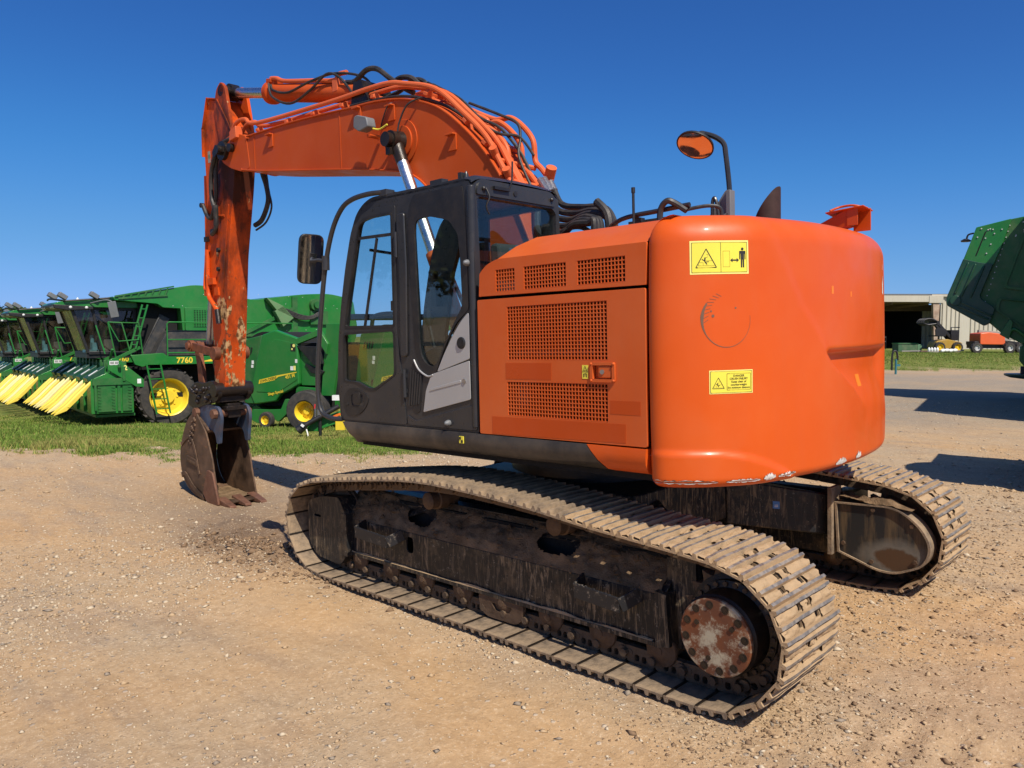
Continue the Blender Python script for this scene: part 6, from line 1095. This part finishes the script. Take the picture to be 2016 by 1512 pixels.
# ------------------------------------------------------------------ round baler
def make_baler():
    t = empty('round_baler', 'green round baler with black tyre and yellow stripe, between the excavator arm and cab', 'baler', group='green round balers on the grass')
    P = lambda n, g, m, par=None, **k: obj(n, g, m, par or t, **k)
    y0 = -1.2
    po = [(.42, 2.71), (.89, 2.84), (1.65, 2.62), (1.69, 1.39), (1.37, 1.22), (1.03, 1.09), (.87, .90), (.10, .79), (-.05, 1.09)]
    g = G(); g.prism(rpoly(po, .05, 3), 'y', y0, y0+.16); sp_ = P('side_panel', g, M['green'], bevel=.03)
    pi_ = [(.72, 2.45), (.90, 2.60), (1.63, 2.48), (1.66, 1.52), (.95, 1.14), (.20, 1.14)]; g = G(); g.prism(rpoly(pi_, .06, 3), 'y', y0-.012, y0, 0); P('panel_field', g, M['green'], sp_, bevel=.010)
    yy = y0-.013
    g = G(); g.prism([(.29, 1.36), (.86, 1.48), (.99, 1.572), (1.63, 1.70), (1.63, 1.722), (.98, 1.615), (.32, 1.475)], 'y', yy-.003, yy); P('yellow_stripe', g, M['yel'], sp_)
    a = math.atan2(.13, .62)
    textpart('maker_name', 'JOHN DEERE', .105, (.35, yy-.003, 1.425), (math.cos(a), 0, math.sin(a)), (-math.sin(a), 0, math.cos(a)), .003, M['ink'], sp_, .001); textpart('model_number', '451 M', .13, (1.24, yy, 1.56), (math.cos(a), 0, math.sin(a)), (-math.sin(a), 0, math.cos(a)), .003, M['yel'], sp_, .004); textpart('model_name', 'Silage Special', .105, (.62, yy, 1.08), (math.cos(a), 0, math.sin(a)), (-math.sin(a), 0, math.cos(a)), .003, M['yel'], sp_, .003)
    g = G(); g.bx(1.44, 1.60, yy-.004, yy, 2.27, 2.47); g.cyl((1.55, yy-.004, 2.42), (1.55, yy-.006, 2.42), .045, n=12, m=1); g.cyl((1.49, yy-.004, 2.33), (1.49, yy-.006, 2.33), .028, n=10, m=1); P('badge', g, [M['ink'], M['paleyellow']], sp_)
    for q, m_ in (((1.585, 1.66, 1.96, 2.06), 'white'), ((1.42, 1.52, 1.76, 1.87), 'white'), ((1.53, 1.60, 1.76, 1.88), 'paleyellow')): g = G(); g.bx(q[0], q[1], yy-.004, yy, q[2], q[3]); P('decal', g, M[m_], sp_)
    g = G(); g.prism([(-.35, 2.55), (.40, 2.70), (-.02, 1.08), (.08, .80), (-.22, .8), (-.55, 1.1)], 'y', y0+.03, y0+.14); re = P('rear_gate', g, M['greend'], bevel=.02); g = G(); g.bx(.02, .09, y0+.02, y0+.032, 1.90, 2.0); P('decal', g, M['white'], re); g = G(); g.bx(.0, .07, y0+.02, y0+.032, 1.80, 1.88); P('decal', g, M['white'], re); g = G(); g.bx(-.02, .07, y0+.015, y0+.03, 1.28, 1.40); 
    for i in range(4): g.bar((-.20+.08*i, y0+.02, 2.36), (-.24+.08*i, y0+.02, 2.20), .03, .03)
    P('vent', g, M['void'], re)
    g = G(); g.cyl((.35, -1.0, 1.95), (.35, 1.0, 1.95), .85, n=28); g.bx(-.3, 2.2, -.95, .95, .75, 2.5); P('bale_chamber', g, M['void'])
    g = G(); g.prism(rpoly([(1.60, 2.60), (2.37, 2.85), (2.40, 2.70), (1.62, 2.45)], .02, 2), 'y', y0, y0+.12); g.prism([(1.66, 2.35), (2.19, 2.38), (2.24, 1.36), (1.70, 1.36)], 'y', y0+.10, y0+.18); g.prism([(1.55, 1.32), (2.2, 1.30), (2.2, 1.0), (1.5, 1.0)], 'y', y0+.06, y0+.2); g.prism([(2.37, 2.85), (2.65, 2.48), (2.60, 2.2), (2.3, 2.6)], 'y', y0+.02, y0+.14); g.prism([(2.55, 3.0), (3.1, 3.0), (2.75, 1.1), (2.35, 1.1)], 'y', y0+.10, y0+.2); P('front_frame', g, M['green'], bevel=.01)
    g = G(); g.prism([(1.62, 2.42), (2.35, 2.40), (2.5, 1.95), (2.2, 1.9)], 'y', y0+.0, y0+.08); g.prism([(1.85, 1.95), (2.5, 1.75), (2.4, 1.65), (2.05, 1.7)], 'y', y0+.05, y0+.1); P('net_cover', g, M['black'], bevel=.01)
    wheel(t, (2.05, -1.25, .70), (.25, -.97, 0), .56, .55, .27, 0, 'yel', True); wheel(t, (2.05, 1.25, .70), (0, 1, 0), .56, .5, .27, 0, 'yel', True)
    wheel(t, (.64, -1.30, .39), (.12, -.99, 0), .225, .17, .125, 0, 'yel', True)
    g = G(); g.prism(rpoly([(-.18, .43), (.04, .65), (.60, .66), (1.05, .69), (1.21, .98), (1.42, .96), (1.28, .60), (.96, .34), (.70, .45), (.22, .26)], .03, 2), 'y', y0, y0+.10); g.cyl((-.1, -.9, .5), (-.1, .9, .5), .22, n=16); P('pickup', g, M['green'], bevel=.008)
    g = G(); g.hexa([(2.2, -.35, .75), (4.1, -.14, .55), (4.1, .14, .55), (2.2, .35, .75), (2.2, -.35, .98), (4.1, -.14, .70), (4.1, .14, .70), (2.2, .35, .98)]); to_ = P('tongue', g, M['green'], bevel=.01)
    g = G(); g.prism([(3.0, .72), (3.2, .75), (3.18, .80), (2.98, .77)], 'y', -.262, -.255); P('decal', g, M['amberl'], to_)
    return t
BL0 = make_baler(); BYAW = rad(18.51)
BL0.location = (-16.9, 6.8, -.80); BL0.rotation_euler = (0, 0, BYAW); childmap()
b2 = ctree(BL0); b2.location = (-12.95, 8.0, -.62); b2.rotation_euler = (0, 0, rad(19)); b2['label'] = 'second green round baler seen through the lower glass of the excavator cab'
b3 = ctree(BL0); b3.location = (3.3, 5.75, 0.0); b3.rotation_euler = (0, 0, rad(100)); b3['label'] = 'unseen round baler copy added past the right edge to cast the shadow on the dirt'  # stand-in for an unknown off-frame object, added for its ground shadow
# tongue of a third implement with its stand, in front of the baler wheel
jt = empty('implement_hitch', 'green implement tongue with black driveshaft and jack stand beside the baler tyre', 'hitch', (-11.05, 4.45, -.46)); jt.rotation_euler = (0, 0, math.atan2(RH[1], RH[0]))
g = G(); g.bar((-.08, -.0, .42), (1.6, .5, 1.02), .16, .22); g.hexa([(-.30, -.1, .28), (.0, -.1, .28), (.0, .1, .28), (-.30, .1, .28), (-.28, -.1, .52), (.02, -.1, .52), (.02, .1, .52), (-.28, .1, .52)]); to_ = obj('tongue', g, M['green'], jt, bevel=.01)
g = G(); g.bar((.18, -.10, .56), (.42, -.05, .66), .004, .05); obj('decal', g, M['amberl'], to_); g = G(); g.bx(.24, .42, -.05, .06, .95, 1.06); obj('decal', g, M['white'], to_)
g = G(); g.cyl((0, -.15, .12), (0, -.15, .75), .035, n=12); g.bx(-.05, .04, -.2, -.1, .62, .66); jk = obj('jack_stand', g, M['black'], jt); g = G(); g.cyl((0, -.15, -.04), (0, -.15, .13), .03, n=12); g.cyl((-.03, -.18, .62), (-.03, -.18, .76), .04, n=10); g.tube([(-.1, -.18, .82), (-.09, -.2, .6), (-.06, -.2, .55)], .012); obj('inner_tube', g, M['steel'], jk); g = G(); g.cyl((-.11, -.18, .78), (-.10, -.18, .88), .02, n=8); obj('handle', g, simple('red_grip', (.5, .04, .04)), jk)
g = G(); g.cyl((-.44, -.3, .32), (-.30, -.27, .43), .10, r2=.08, n=18); g.cyl((-.30, -.27, .43), (.40, -.1, .83), .055, n=14); g.cyl((-.452, -.303, .312), (-.44, -.3, .322), .07, n=14, m=1); ds = obj('driveshaft', g, [M['black'], M['void']], jt); g = G(); g.bar((-.34, -.38, .42), (-.31, -.37, .46), .05, .07); obj('decal', g, M['white'], ds)
g = G(); g.tube([(-.26, -.3, .35), (-.22, -.34, .22), (-.24, -.33, .10), (-.22, -.33, .02)], .014); g.tube([(-.24, -.33, .2), (-.18, -.33, .12), (-.20, -.33, .05)], .012); obj('safety_chain', g, M['white'], jt)
g = G(); g.bx(.30, .50, -.02, .1, .30, .62); obj('yellow_bracket', g, M['yel'], jt)

# ------------------------------------------------------------------ dark green harvester gate at the right edge
gt = empty('harvester', 'dark green harvester with tilted ribbed rear gate at the right edge', 'harvester', (-2.31, 21.25, 0)); gt.rotation_euler = (0, 0, rad(12.25))
P = lambda n, g, m, par=None, **k: obj(n, g, m, par or gt, **k)
g = G(); g.prism([(.56, 5.26), (2.6, 5.6), (4.6, 5.7), (4.8, 2.0), (4.2, 1.55), (.94, 1.69), (.48, 1.95), (.13, 2.28), (-.45, 2.75), (-.45, 3.5), (.0, 4.4), (.3, 5.1)], 'y', .06, 2.2); cg = P('gate_body', g, M['greend'], bevel=.02)
g = G(); g.prism(rpoly([(-.30, 5.07), (.56, 5.26), (.49, 4.99), (.34, 4.45), (.16, 3.95), (-.21, 4.03), (-.60, 4.15), (-.45, 4.6)], .02, 2), 'y', -.04, .5); fp = P('flank_panel', g, M['green'], bevel=.012)
g = G(); g.bar((-.28, -.045, 4.25), (-.06, -.045, 4.93), .01, .03); P('slot', g, M['void'], fp)
g = G(); R = random.Random(2)
for x, z in ((-.17, 5.02), (.0, 4.98), (.12, 4.98), (.34, 4.97), (-.26, 4.78), (-.06, 4.74), (.08, 4.56), (-.02, 4.30), (.16, 4.86), (.05, 5.0)): g.cyl((x, -.035, z), (x, -.062, z), .020, n=6)
for i in range(16): t_ = i/15; x, z = .53-.62*t_, 5.08-2.5*t_; g.cyl((x, .065, z), (x, .035, z), .016, n=6)
for i in range(14): x, z = .66+R.random()*.5, 4.75+R.random()*.45; g.cyl((x, .065, z), (x, .035, z), .018, n=6)
P('bolt', g, M['lens'], fp, kind='stuff')
g = G(); g.prism(rpoly([(-.60, 4.17), (-.21, 4.05), (.16, 3.98), (-.16, 3.02), (.26, 2.71), (.13, 2.28), (-.02, 2.20), (-1.0, 2.82), (-1.0, 3.04)], [.03, .03, .03, .12, .10, .06, .06, .09, .08], 5), 'y', -.12, .9); bp_ = P('ribbed_bumper', g, M['greenp'], bevel=.045, seg=4)
for (x0, z0, x1, z1) in ((-.46, 4.05, -.78, 3.15), (-.28, 4.0, -.62, 3.05), (-.06, 3.95, -.38, 3.02), (-.62, 2.90, .18, 2.48), (-.70, 2.80, .10, 2.38)): g = G(); g.bar((x0, -.125, z0), (x1, -.125, z1), .06, .06); P('rib', g, M['greenp'], bp_, bevel=.025, seg=3)
g = G(); g.cyl((-.76, -.16, 2.95), (-.76, -.11, 2.95), .15, n=24); P('boss', g, M['greenp'], bp_, bevel=.015)
for pl in ([(.41, 3.29), (.86, 4.8), (1.9, 5.0), (2.0, 3.0)], [(.24, 2.66), (.30, 3.02), (2.0, 2.75), (2.0, 2.0), (1.1, 2.02)]):
    g = G(); c = (sum(p[0] for p in pl)/len(pl), sum(p[1] for p in pl)/len(pl)); ins = [(c[0]+(p[0]-c[0])*.90, c[1]+(p[1]-c[1])*.90) for p in pl]; g.prism(rpoly(pl, .08, 3), 'y', .0, .06, 0, [rpoly(ins, .08, 3)]); P('panel_frame', g, M['greend'], cg, bevel=.012)
g = G(); g.prism([(.38, 1.95), (.62, 1.80), (.70, 2.30), (.62, 2.40)], 'y', -.06, .02); g.tube([(.62, .0, 1.95), (.75, .0, 2.1), (1.2, .0, 1.75), (1.6, .0, 1.6)], .05); P('latch_arm', g, M['green'], cg, bevel=.01)
g = G(); g.bx(.95, 4.2, .3, 2.1, 1.1, 1.75); g.prism([(.89, 1.60), (.89, 1.20), (1.02, 1.02), (1.5, 1.0), (1.5, 1.7)], 'y', -.1, .3); P('under_frame', g, M['greend'], bevel=.02)
g = G(); g.bx(.93, 1.4, .0, .4, .76, 1.03); P('black_block', g, M['black'], bevel=.01); g = G(); g.lathe([(.02, 0), (.42, .3), (.58, .7), (.58, 1)], (1.10, .1, .66), (1.10, .1, .82), 28); P('deflector_disc', g, M['greenp'])
g = G(); g.lathe([(.12, 0), (.14, .4), (.05, 1)], (-.56, .1, 4.68), (-.56, .1, 4.77), 18); g.tube([(-.54, .1, 4.76), (-.50, .1, 4.88), (-.36, .1, 4.92)], .025); P('beacon_lamp', g, M['black'])
g = G(); g.bx(1.35, 4.4, -1.9, .05, 4.3, 6.0); P('shadow_caster', g, M['green'], bevel=.03)  # unseen box, added to throw the diagonal shadow over the flank panel
g = G(); g.bx(2.2, 5.2, -6.8, .05, 1.3, 5.2); P('main_body', g, M['green'], bevel=.05); wheel(gt, (2.6, -5.2, .95), (-1, 0, 0), .95, .6, .6, 20)
wheel(gt, (3.2, .2, .95), (0, -1, 0), .95, .6, .6, 20); wheel(gt, (3.2, 2.2, .95), (0, 1, 0), .95, .6, .6, 20)

# ------------------------------------------------------------------ warehouse
wx = (-18.72, 76.33); wh = empty('warehouse', 'cream corrugated metal warehouse with a dark open bay, beyond the grass bank', 'warehouse', (wx[0], wx[1], .45)); wh.rotation_euler = (0, 0, math.atan2(RH[1], RH[0]))
P = lambda n, g, m, par=None, **k: obj(n, g, m, par or wh, **k)
M['metal'] = simple('cream_sheet_metal', (.52, .48, .39), .5, 0, .06, .3, .12, streak=.25); M['soffit'] = simple('brown_steel', (.16, .11, .07), .7); M['rustcol'] = simple('rusty_painted_column', (.40, .30, .22), .7, 0, .35, 1.2, .6, dustcol=(.20, .075, .04)); M['conc'] = simple('concrete', (.40, .36, .31), .9)
g = G(); g.add([(-30, .4, 5.42), (14, .4, 5.42), (14, 14, 5.75), (-30, 14, 5.75), (-30, .4, 5.32), (14, .4, 5.32), (14, 14, 5.65), (-30, 14, 5.65)], [(0, 1, 2, 3), (7, 6, 5, 4), (4, 5, 1, 0)]); P('roof', g, M['greyp'])
g = G(); g.bx(-30, -.9, -.1, .3, 4.65, 5.25); g.bx(-.9, 14, .0, .3, 5.15, 5.35); fa_ = P('fascia', g, M['metal']); g = G(); g.bx(-30, 0, .3, 5.8, 4.55, 4.65); g.bx(-30, 4, 5.6, 5.8, 3.95, 4.6)
for i in range(7): g.bar((-1-i*3.4, .4, 4.5), (-2.6-i*3.4, 5.5, 4.15), .10, .22)
P('soffit', g, M['soffit'])
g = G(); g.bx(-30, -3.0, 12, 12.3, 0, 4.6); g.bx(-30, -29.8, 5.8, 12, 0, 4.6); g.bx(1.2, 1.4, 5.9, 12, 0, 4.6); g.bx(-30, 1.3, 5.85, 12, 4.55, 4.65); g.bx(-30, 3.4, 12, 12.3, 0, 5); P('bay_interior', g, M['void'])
def ribs(x0, x1, y, z1, name):
    g = G(); g.bx(x0, x1, y, y+.12, 0, z1); w_ = P(name, g, M['metal'])
    n = int((x1-x0)/.42)
    for i in range(n): q = G(); x = x0+.42*i+.08; q.prism([(x, y), (x+.06, y-.10), (x+.20, y-.10), (x+.26, y)], 'z', 0, z1-.05); P('wall_rib', q, M['metal'], w_)
ribs(1.3, 4.0, 5.8, 4.6, 'recessed_wall'); ribs(.15, 1.9, .32, 5.15, 'side_wall'); ribs(2.85, 12.5, .32, 5.15, 'side_wall')
g = G(); g.bx(1.9, 2.85, .2, .4, 0, 5.15); P('flat_door', g, M['metal'], bevel=.01)
g = G(); g.hexa([(-.55, -.05, 0), (-.30, -.05, 0), (-.30, .3, 0), (-.55, .3, 0), (-.80, -.05, 4.7), (-.15, -.05, 4.7), (-.15, .3, 4.7), (-.80, .3, 4.7)]); P('column', g, M['rustcol']); g = G(); g.cyl((-.02, .0, 0), (-.02, .0, 4.8), .07, n=10); g.bx(-1.2, .1, -.15, .3, 4.55, 5.2); P('downpipe', g, M['metal'])
g = G(); g.bx(-30, -5.0, -2, 6, -.5, .12); P('loading_slab', g, M['conc'])
g = G(); 
for i in range(3): g.tube([(-8+i*1.0, -1.9, .1), (-8+i*1.0, -1.9, 1.0+.2*i)], .03, sm=1)
g.tube([(-8.2, -1.9, .9), (-6.0, -1.9, 1.35)], .03, sm=1); g.tube([(-8.2, -1.9, .5), (-6.0, -1.9, .95)], .03, sm=1); P('stair_rail', g, M['black'])
def gz(x, y): return h1(x, y)
def thing(name, label, cat, x, y, dz=0): o = empty(name, label, cat, (x, y, gz(x, y)+dz)); o.rotation_euler = (0, 0, math.atan2(RH[1], RH[0])); return o
u = thing('utility_box', 'green metal utility box on the grass bank before the dark bay', 'utility box', -16.9, 61.3); g = G(); g.bx(-.95, .55, -.5, .5, -.1, .62); ub = obj('cabinet', g, simple('utility_green', (.055, .12, .06), .5, 0, .1, 2, .2), u, bevel=.02); g = G(); g.bx(-1.0, .6, -.55, .55, .62, .68); obj('lid', g, M['greend'], u, bevel=.02); g = G(); g.bx(.56, .90, -.5, .5, -.1, .60); obj('side_door', g, simple('utility_green_light', (.10, .20, .11), .5), u, bevel=.02)
lo_ = thing('loader', 'small yellow loader with black grapple raised against the warehouse wall', 'loader', -14.4, 62.2); Q = lambda n, g, m, **k: obj(n, g, m, lo_, **k)
g = G(); g.prism(rpoly([(-1.2, .35), (-1.0, .85), (-.2, 1.0), (.9, .75), (1.0, .3), (-.8, .25)], .08, 3), 'y', -.6, .6); Q('body', g, simple('loader_yellow', (.42, .25, .03), .5, 0, .1, 2, .25), bevel=.03)
for x in (-.85, .5): wheel(lo_, (x, -.7, .38), (0, -1, 0), .40, .3, .24, 14)
g = G(); g.bar((.3, -.3, 1.0), (-.9, -.3, 2.3), .14, .2); g.bar((.3, .3, 1.0), (-.9, .3, 2.3), .14, .2); g.bar((-.5, 0, 1.4), (-1.0, 0, 2.3), .08, .1); g.bx(.2, .8, -.4, .4, .9, 1.7); g.tube([(.2, -.4, 1.0), (.15, -.4, 1.9), (.8, -.4, 1.9)], .05, sm=1); Q('lift_arm', g, M['black'], bevel=.01)
g = G()
for y in (-.5, -.2, .1, .4): g.tube([(-.9, y, 2.3), (-1.4, y, 2.55), (-1.9, y, 2.5), (-2.1, y, 2.25)], .06); g.tube([(-.9, y, 2.2), (-1.3, y, 2.15), (-1.7, y, 2.1), (-2.0, y, 2.22)], .06)
g.bx(-1.05, -.85, -.6, .6, 2.1, 2.4); g.prism(rpoly([(-1.1, 1.25), (-.35, 1.2), (-.3, 1.75), (-.9, 1.9), (-1.15, 1.75)], .1, 3), 'y', -.6, -.5); g.bx(-1.1, -.4, -.5, .5, 1.2, 1.3); Q('grapple', g, M['black'])
tl_ = thing('boom_lift', 'orange wheeled boom lift parked before the warehouse wall', 'boom lift', -11.3, 61.2); Q = lambda n, g, m, **k: obj(n, g, m, tl_, **k)
M['liftor'] = simple('lift_orange', (.72, .12, .03), .35, 0, .05, 2, .05)
g = G(); g.prism(rpoly([(-1.0, .62), (-1.0, 1.45), (-.4, 1.52), (.4, 1.42), (.80, 1.28), (.85, .72), (.7, .60)], .10, 3), 'y', -.7, .7); Q('body', g, M['liftor'], bevel=.05)
g = G(); g.bx(-1.3, 1.8, -.5, .5, .35, .62); g.bx(-1.35, -1.0, -.6, .5, .6, .85); g.bar((1.0, .2, .8), (2.8, .2, .55), .4, .35); Q('chassis', g, M['black'], bevel=.02)
for x in (-1.3, 1.1, 1.9): wheel(tl_, (x, -.75, .38), (0, -1, 0), .40, .32, .2, 14, 'lens')
g = G(); g.bar((-.6, .3, 1.6), (2.0, .3, 1.38), .22, .2); g.bar((.9, .3, 1.15), (2.4, .3, 1.0), .2, .16); g.bx(1.2, 1.6, .0, .3, .75, 1.35); Q('boom', g, M['cream'], bevel=.02); g = G(); g.bx(2.35, 2.75, -.4, -.3, .95, 1.5); Q('yellow_sign', g, M['paleyellow']); g = G(); g.bx(2.2, 4.2, -.3, 1.0, .3, .6); g.tube([(2.3, -.3, .6), (3.6, -.3, 1.1), (4.3, -.3, .7)], .05); Q('basket', g, M['black'])
pl_ = thing('timber_pile', 'grey timber and white jugs heaped along the top of the bank', 'scrap pile', -14.6, 59.0); R = random.Random(6)
for i in range(9): g = G(); x = -1.4+i*.42; a = R.uniform(-.25, .25); g.bar((x-.6, R.uniform(-.3, .3), .08+.05*R.random()), (x+.6, R.uniform(-.3, .3), .08+a*.4), .2, .09); obj('plank', g, M['soffit'] if i % 2 else M['cream'], pl_)
for i in range(4): g = G(); x = -.3+i*.21; g.lathe([(.07, 0), (.09, .2), (.09, .7), (.03, 1)], (x, -.45, .1), (x, -.45, .40), 10); obj('jug', g, M['white'], pl_)
for i in range(4): g = G(); x = .75+i*.3; g.lathe([(.01, 0), (.10, .1), (.14, .5), (.10, .9), (.01, 1)], (x-.16, -.4, .12+.04*(i%2)), (x+.2, -.36, .20), 10); obj('sack', g, M['white'], pl_)
hr = thing('hose_stand', 'teal hose stand with black hose at the foot of the bank, by the counterweight', 'hose stand', -9.6, 36.3); g = G(); g.cyl((0, 0, -.05), (0, 0, .75), .05, n=10); g.bar((0, 0, .45), (.2, 0, .45), .08, .10); obj('post', g, simple('teal_paint', (.03, .16, .19), .5), hr); g = G(); g.tube([(-.2, 0, .2), (-.2, 0, .9), (-.12, 0, 1.15), (.02, 0, 1.1), (.08, 0, .7)], .05); obj('hose', g, M['black'], hr)
# ------------------------------------------------------------------ trees
LEAF = [vmix('leaf_green', (.035, .065, .014), (.075, .105, .026), .8, 6), vmix('leaf_olive', (.07, .085, .022), (.12, .125, .04), .8, 6)]
def tree(x, y, z, h, r, label, seed):
    R = np.random.default_rng(seed); t = empty('tree', label, 'tree', (x, y, z), 'trees beyond the parked machines')
    g = G(); g.tube([(0, 0, -.3), (.1, .05, h*.3), (-.05, .1, h*.62)], .028*h, 8); g.v = [tuple(v) for v in g.v]
    for i in range(7): a = i*.9; g.tube([(0, 0, h*(.28+.05*i)), (r*.4*math.cos(a), r*.4*math.sin(a), h*(.45+.05*i)), (r*.75*math.cos(a), r*.75*math.sin(a), h*(.55+.05*i))], .010*h, 5)
    obj('trunk', g, M['soffit'], t); n = 5200; nc = 26; cc = R.normal(0, 1, (nc, 3)); cc /= np.linalg.norm(cc, axis=1)[:, None]; cc *= R.uniform(.35, .9, (nc, 1)); cc = cc*np.array([r, r, h*.32])+np.array([0, 0, h*.64]); k = R.integers(0, nc, n)
    d = R.normal(0, 1, (n, 3)); d /= np.linalg.norm(d, axis=1)[:, None]; c = cc[k]+d*(R.random((n, 1))**.4)*r*.34; s = h*.022*R.uniform(.6, 1.5, (n, 1)); u = R.normal(0, 1, (n, 3)); u /= np.linalg.norm(u, axis=1)[:, None]; v = np.cross(u, R.normal(0, 1, (n, 3))); v /= np.linalg.norm(v, axis=1)[:, None]
    V = np.stack([c-u*s, c+v*s*.7, c+u*s, c-v*s*.7], 1).reshape(-1, 3); me = bpy.data.meshes.new('crown'); me.from_pydata(V, [], np.arange(4*n).reshape(-1, 4).tolist()); [me.materials.append(m) for m in LEAF]; me.polygons.foreach_set('material_index', (k % 2).astype(np.int32)); me.update(); link(bpy.data.objects.new('crown', me), t)
for i, (x, y, h, r, lab) in enumerate(((-88, 17.2, 6.6, 2.6, 'low bushy tree on the horizon at the far left edge'), (-95, 10.5, 6.4, 3.2, 'small tree beyond the left edge of the view'), (-94, 24.5, 6.2, 3.0, 'small tree behind the third cotton picker'))): tree(x, y, h1(x, y), h, r, lab, 50+i)

for i, (x, y, h, r, lab) in enumerate(((-40, -30, 13.5, 6.5, 'broad tree behind the photographer, middle of a row of five'), (-34, -36, 12.5, 6, 'tall bushy tree behind the photographer, second in the row'), (-46, -24, 13, 6.4, 'tall tree behind the photographer, fourth in the row'), (-28, -42, 12, 6, 'dense tree behind the photographer, first in the row'), (-52, -17, 12, 6, 'tree behind the photographer, last and farthest in the row'))): tree(x, y, h1(x, y), h, r, lab, 70+i)
dz = empty('dozer', 'yellow crawler dozer parked out of view to the left of the photographer', 'dozer', (-15.0, -10.3, h1(-15.0, -10.3))); dz.rotation_euler = (0, 0, rad(36)); Q = lambda n, g, m, **k: obj(n, g, m, dz, **k)
M['dozer'] = simple('dozer_yellow', (.62, .33, .025), .45, 0, .08, 2, .15)
g = G(); g.prism(rpoly([(-2.2, .7), (-2.2, 1.7), (-1.9, 1.9), (.4, 1.95), (.5, .7)], .1, 3), 'y', -.8, .8); Q('body', g, M['dozer'], bevel=.04)
g = G(); g.prism(rpoly(rect(-1.7, -.6, 1.0, 1.65), .05, 2), 'y', .79, .82); Q('grille', g, M['void'])
g = G(); g.bx(.4, 1.9, -.8, .8, .7, 1.4); g.prism(rpoly([(.5, 1.4), (.7, 2.9), (1.9, 2.9), (2.0, 1.4)], .05, 2), 'y', -.75, .75); Q('cab', g, M['dozer'], bevel=.04)
g = G(); g.prism(rpoly(rect(.85, 1.75, 1.7, 2.7), .06, 2), 'y', .75, .77); Q('window', g, M['void'])
for y in (-1.0, 1.0): g = G(); g.prism(rpoly([(-2.1, .0), (-2.5, .45), (-2.1, .9), (1.7, .9), (2.2, .45), (1.7, 0)], .2, 4), 'y', y-.25, y+.25); Q('crawler_track', g, M['chain'])
g = G(); g.prism(rpoly([(-3.0, .0), (-2.85, .5), (-3.0, 1.2), (-2.9, 1.2), (-2.7, .5), (-2.85, 0)], .03, 2), 'y', -1.6, 1.6); Q('blade', g, M['dozer'], bevel=.02)
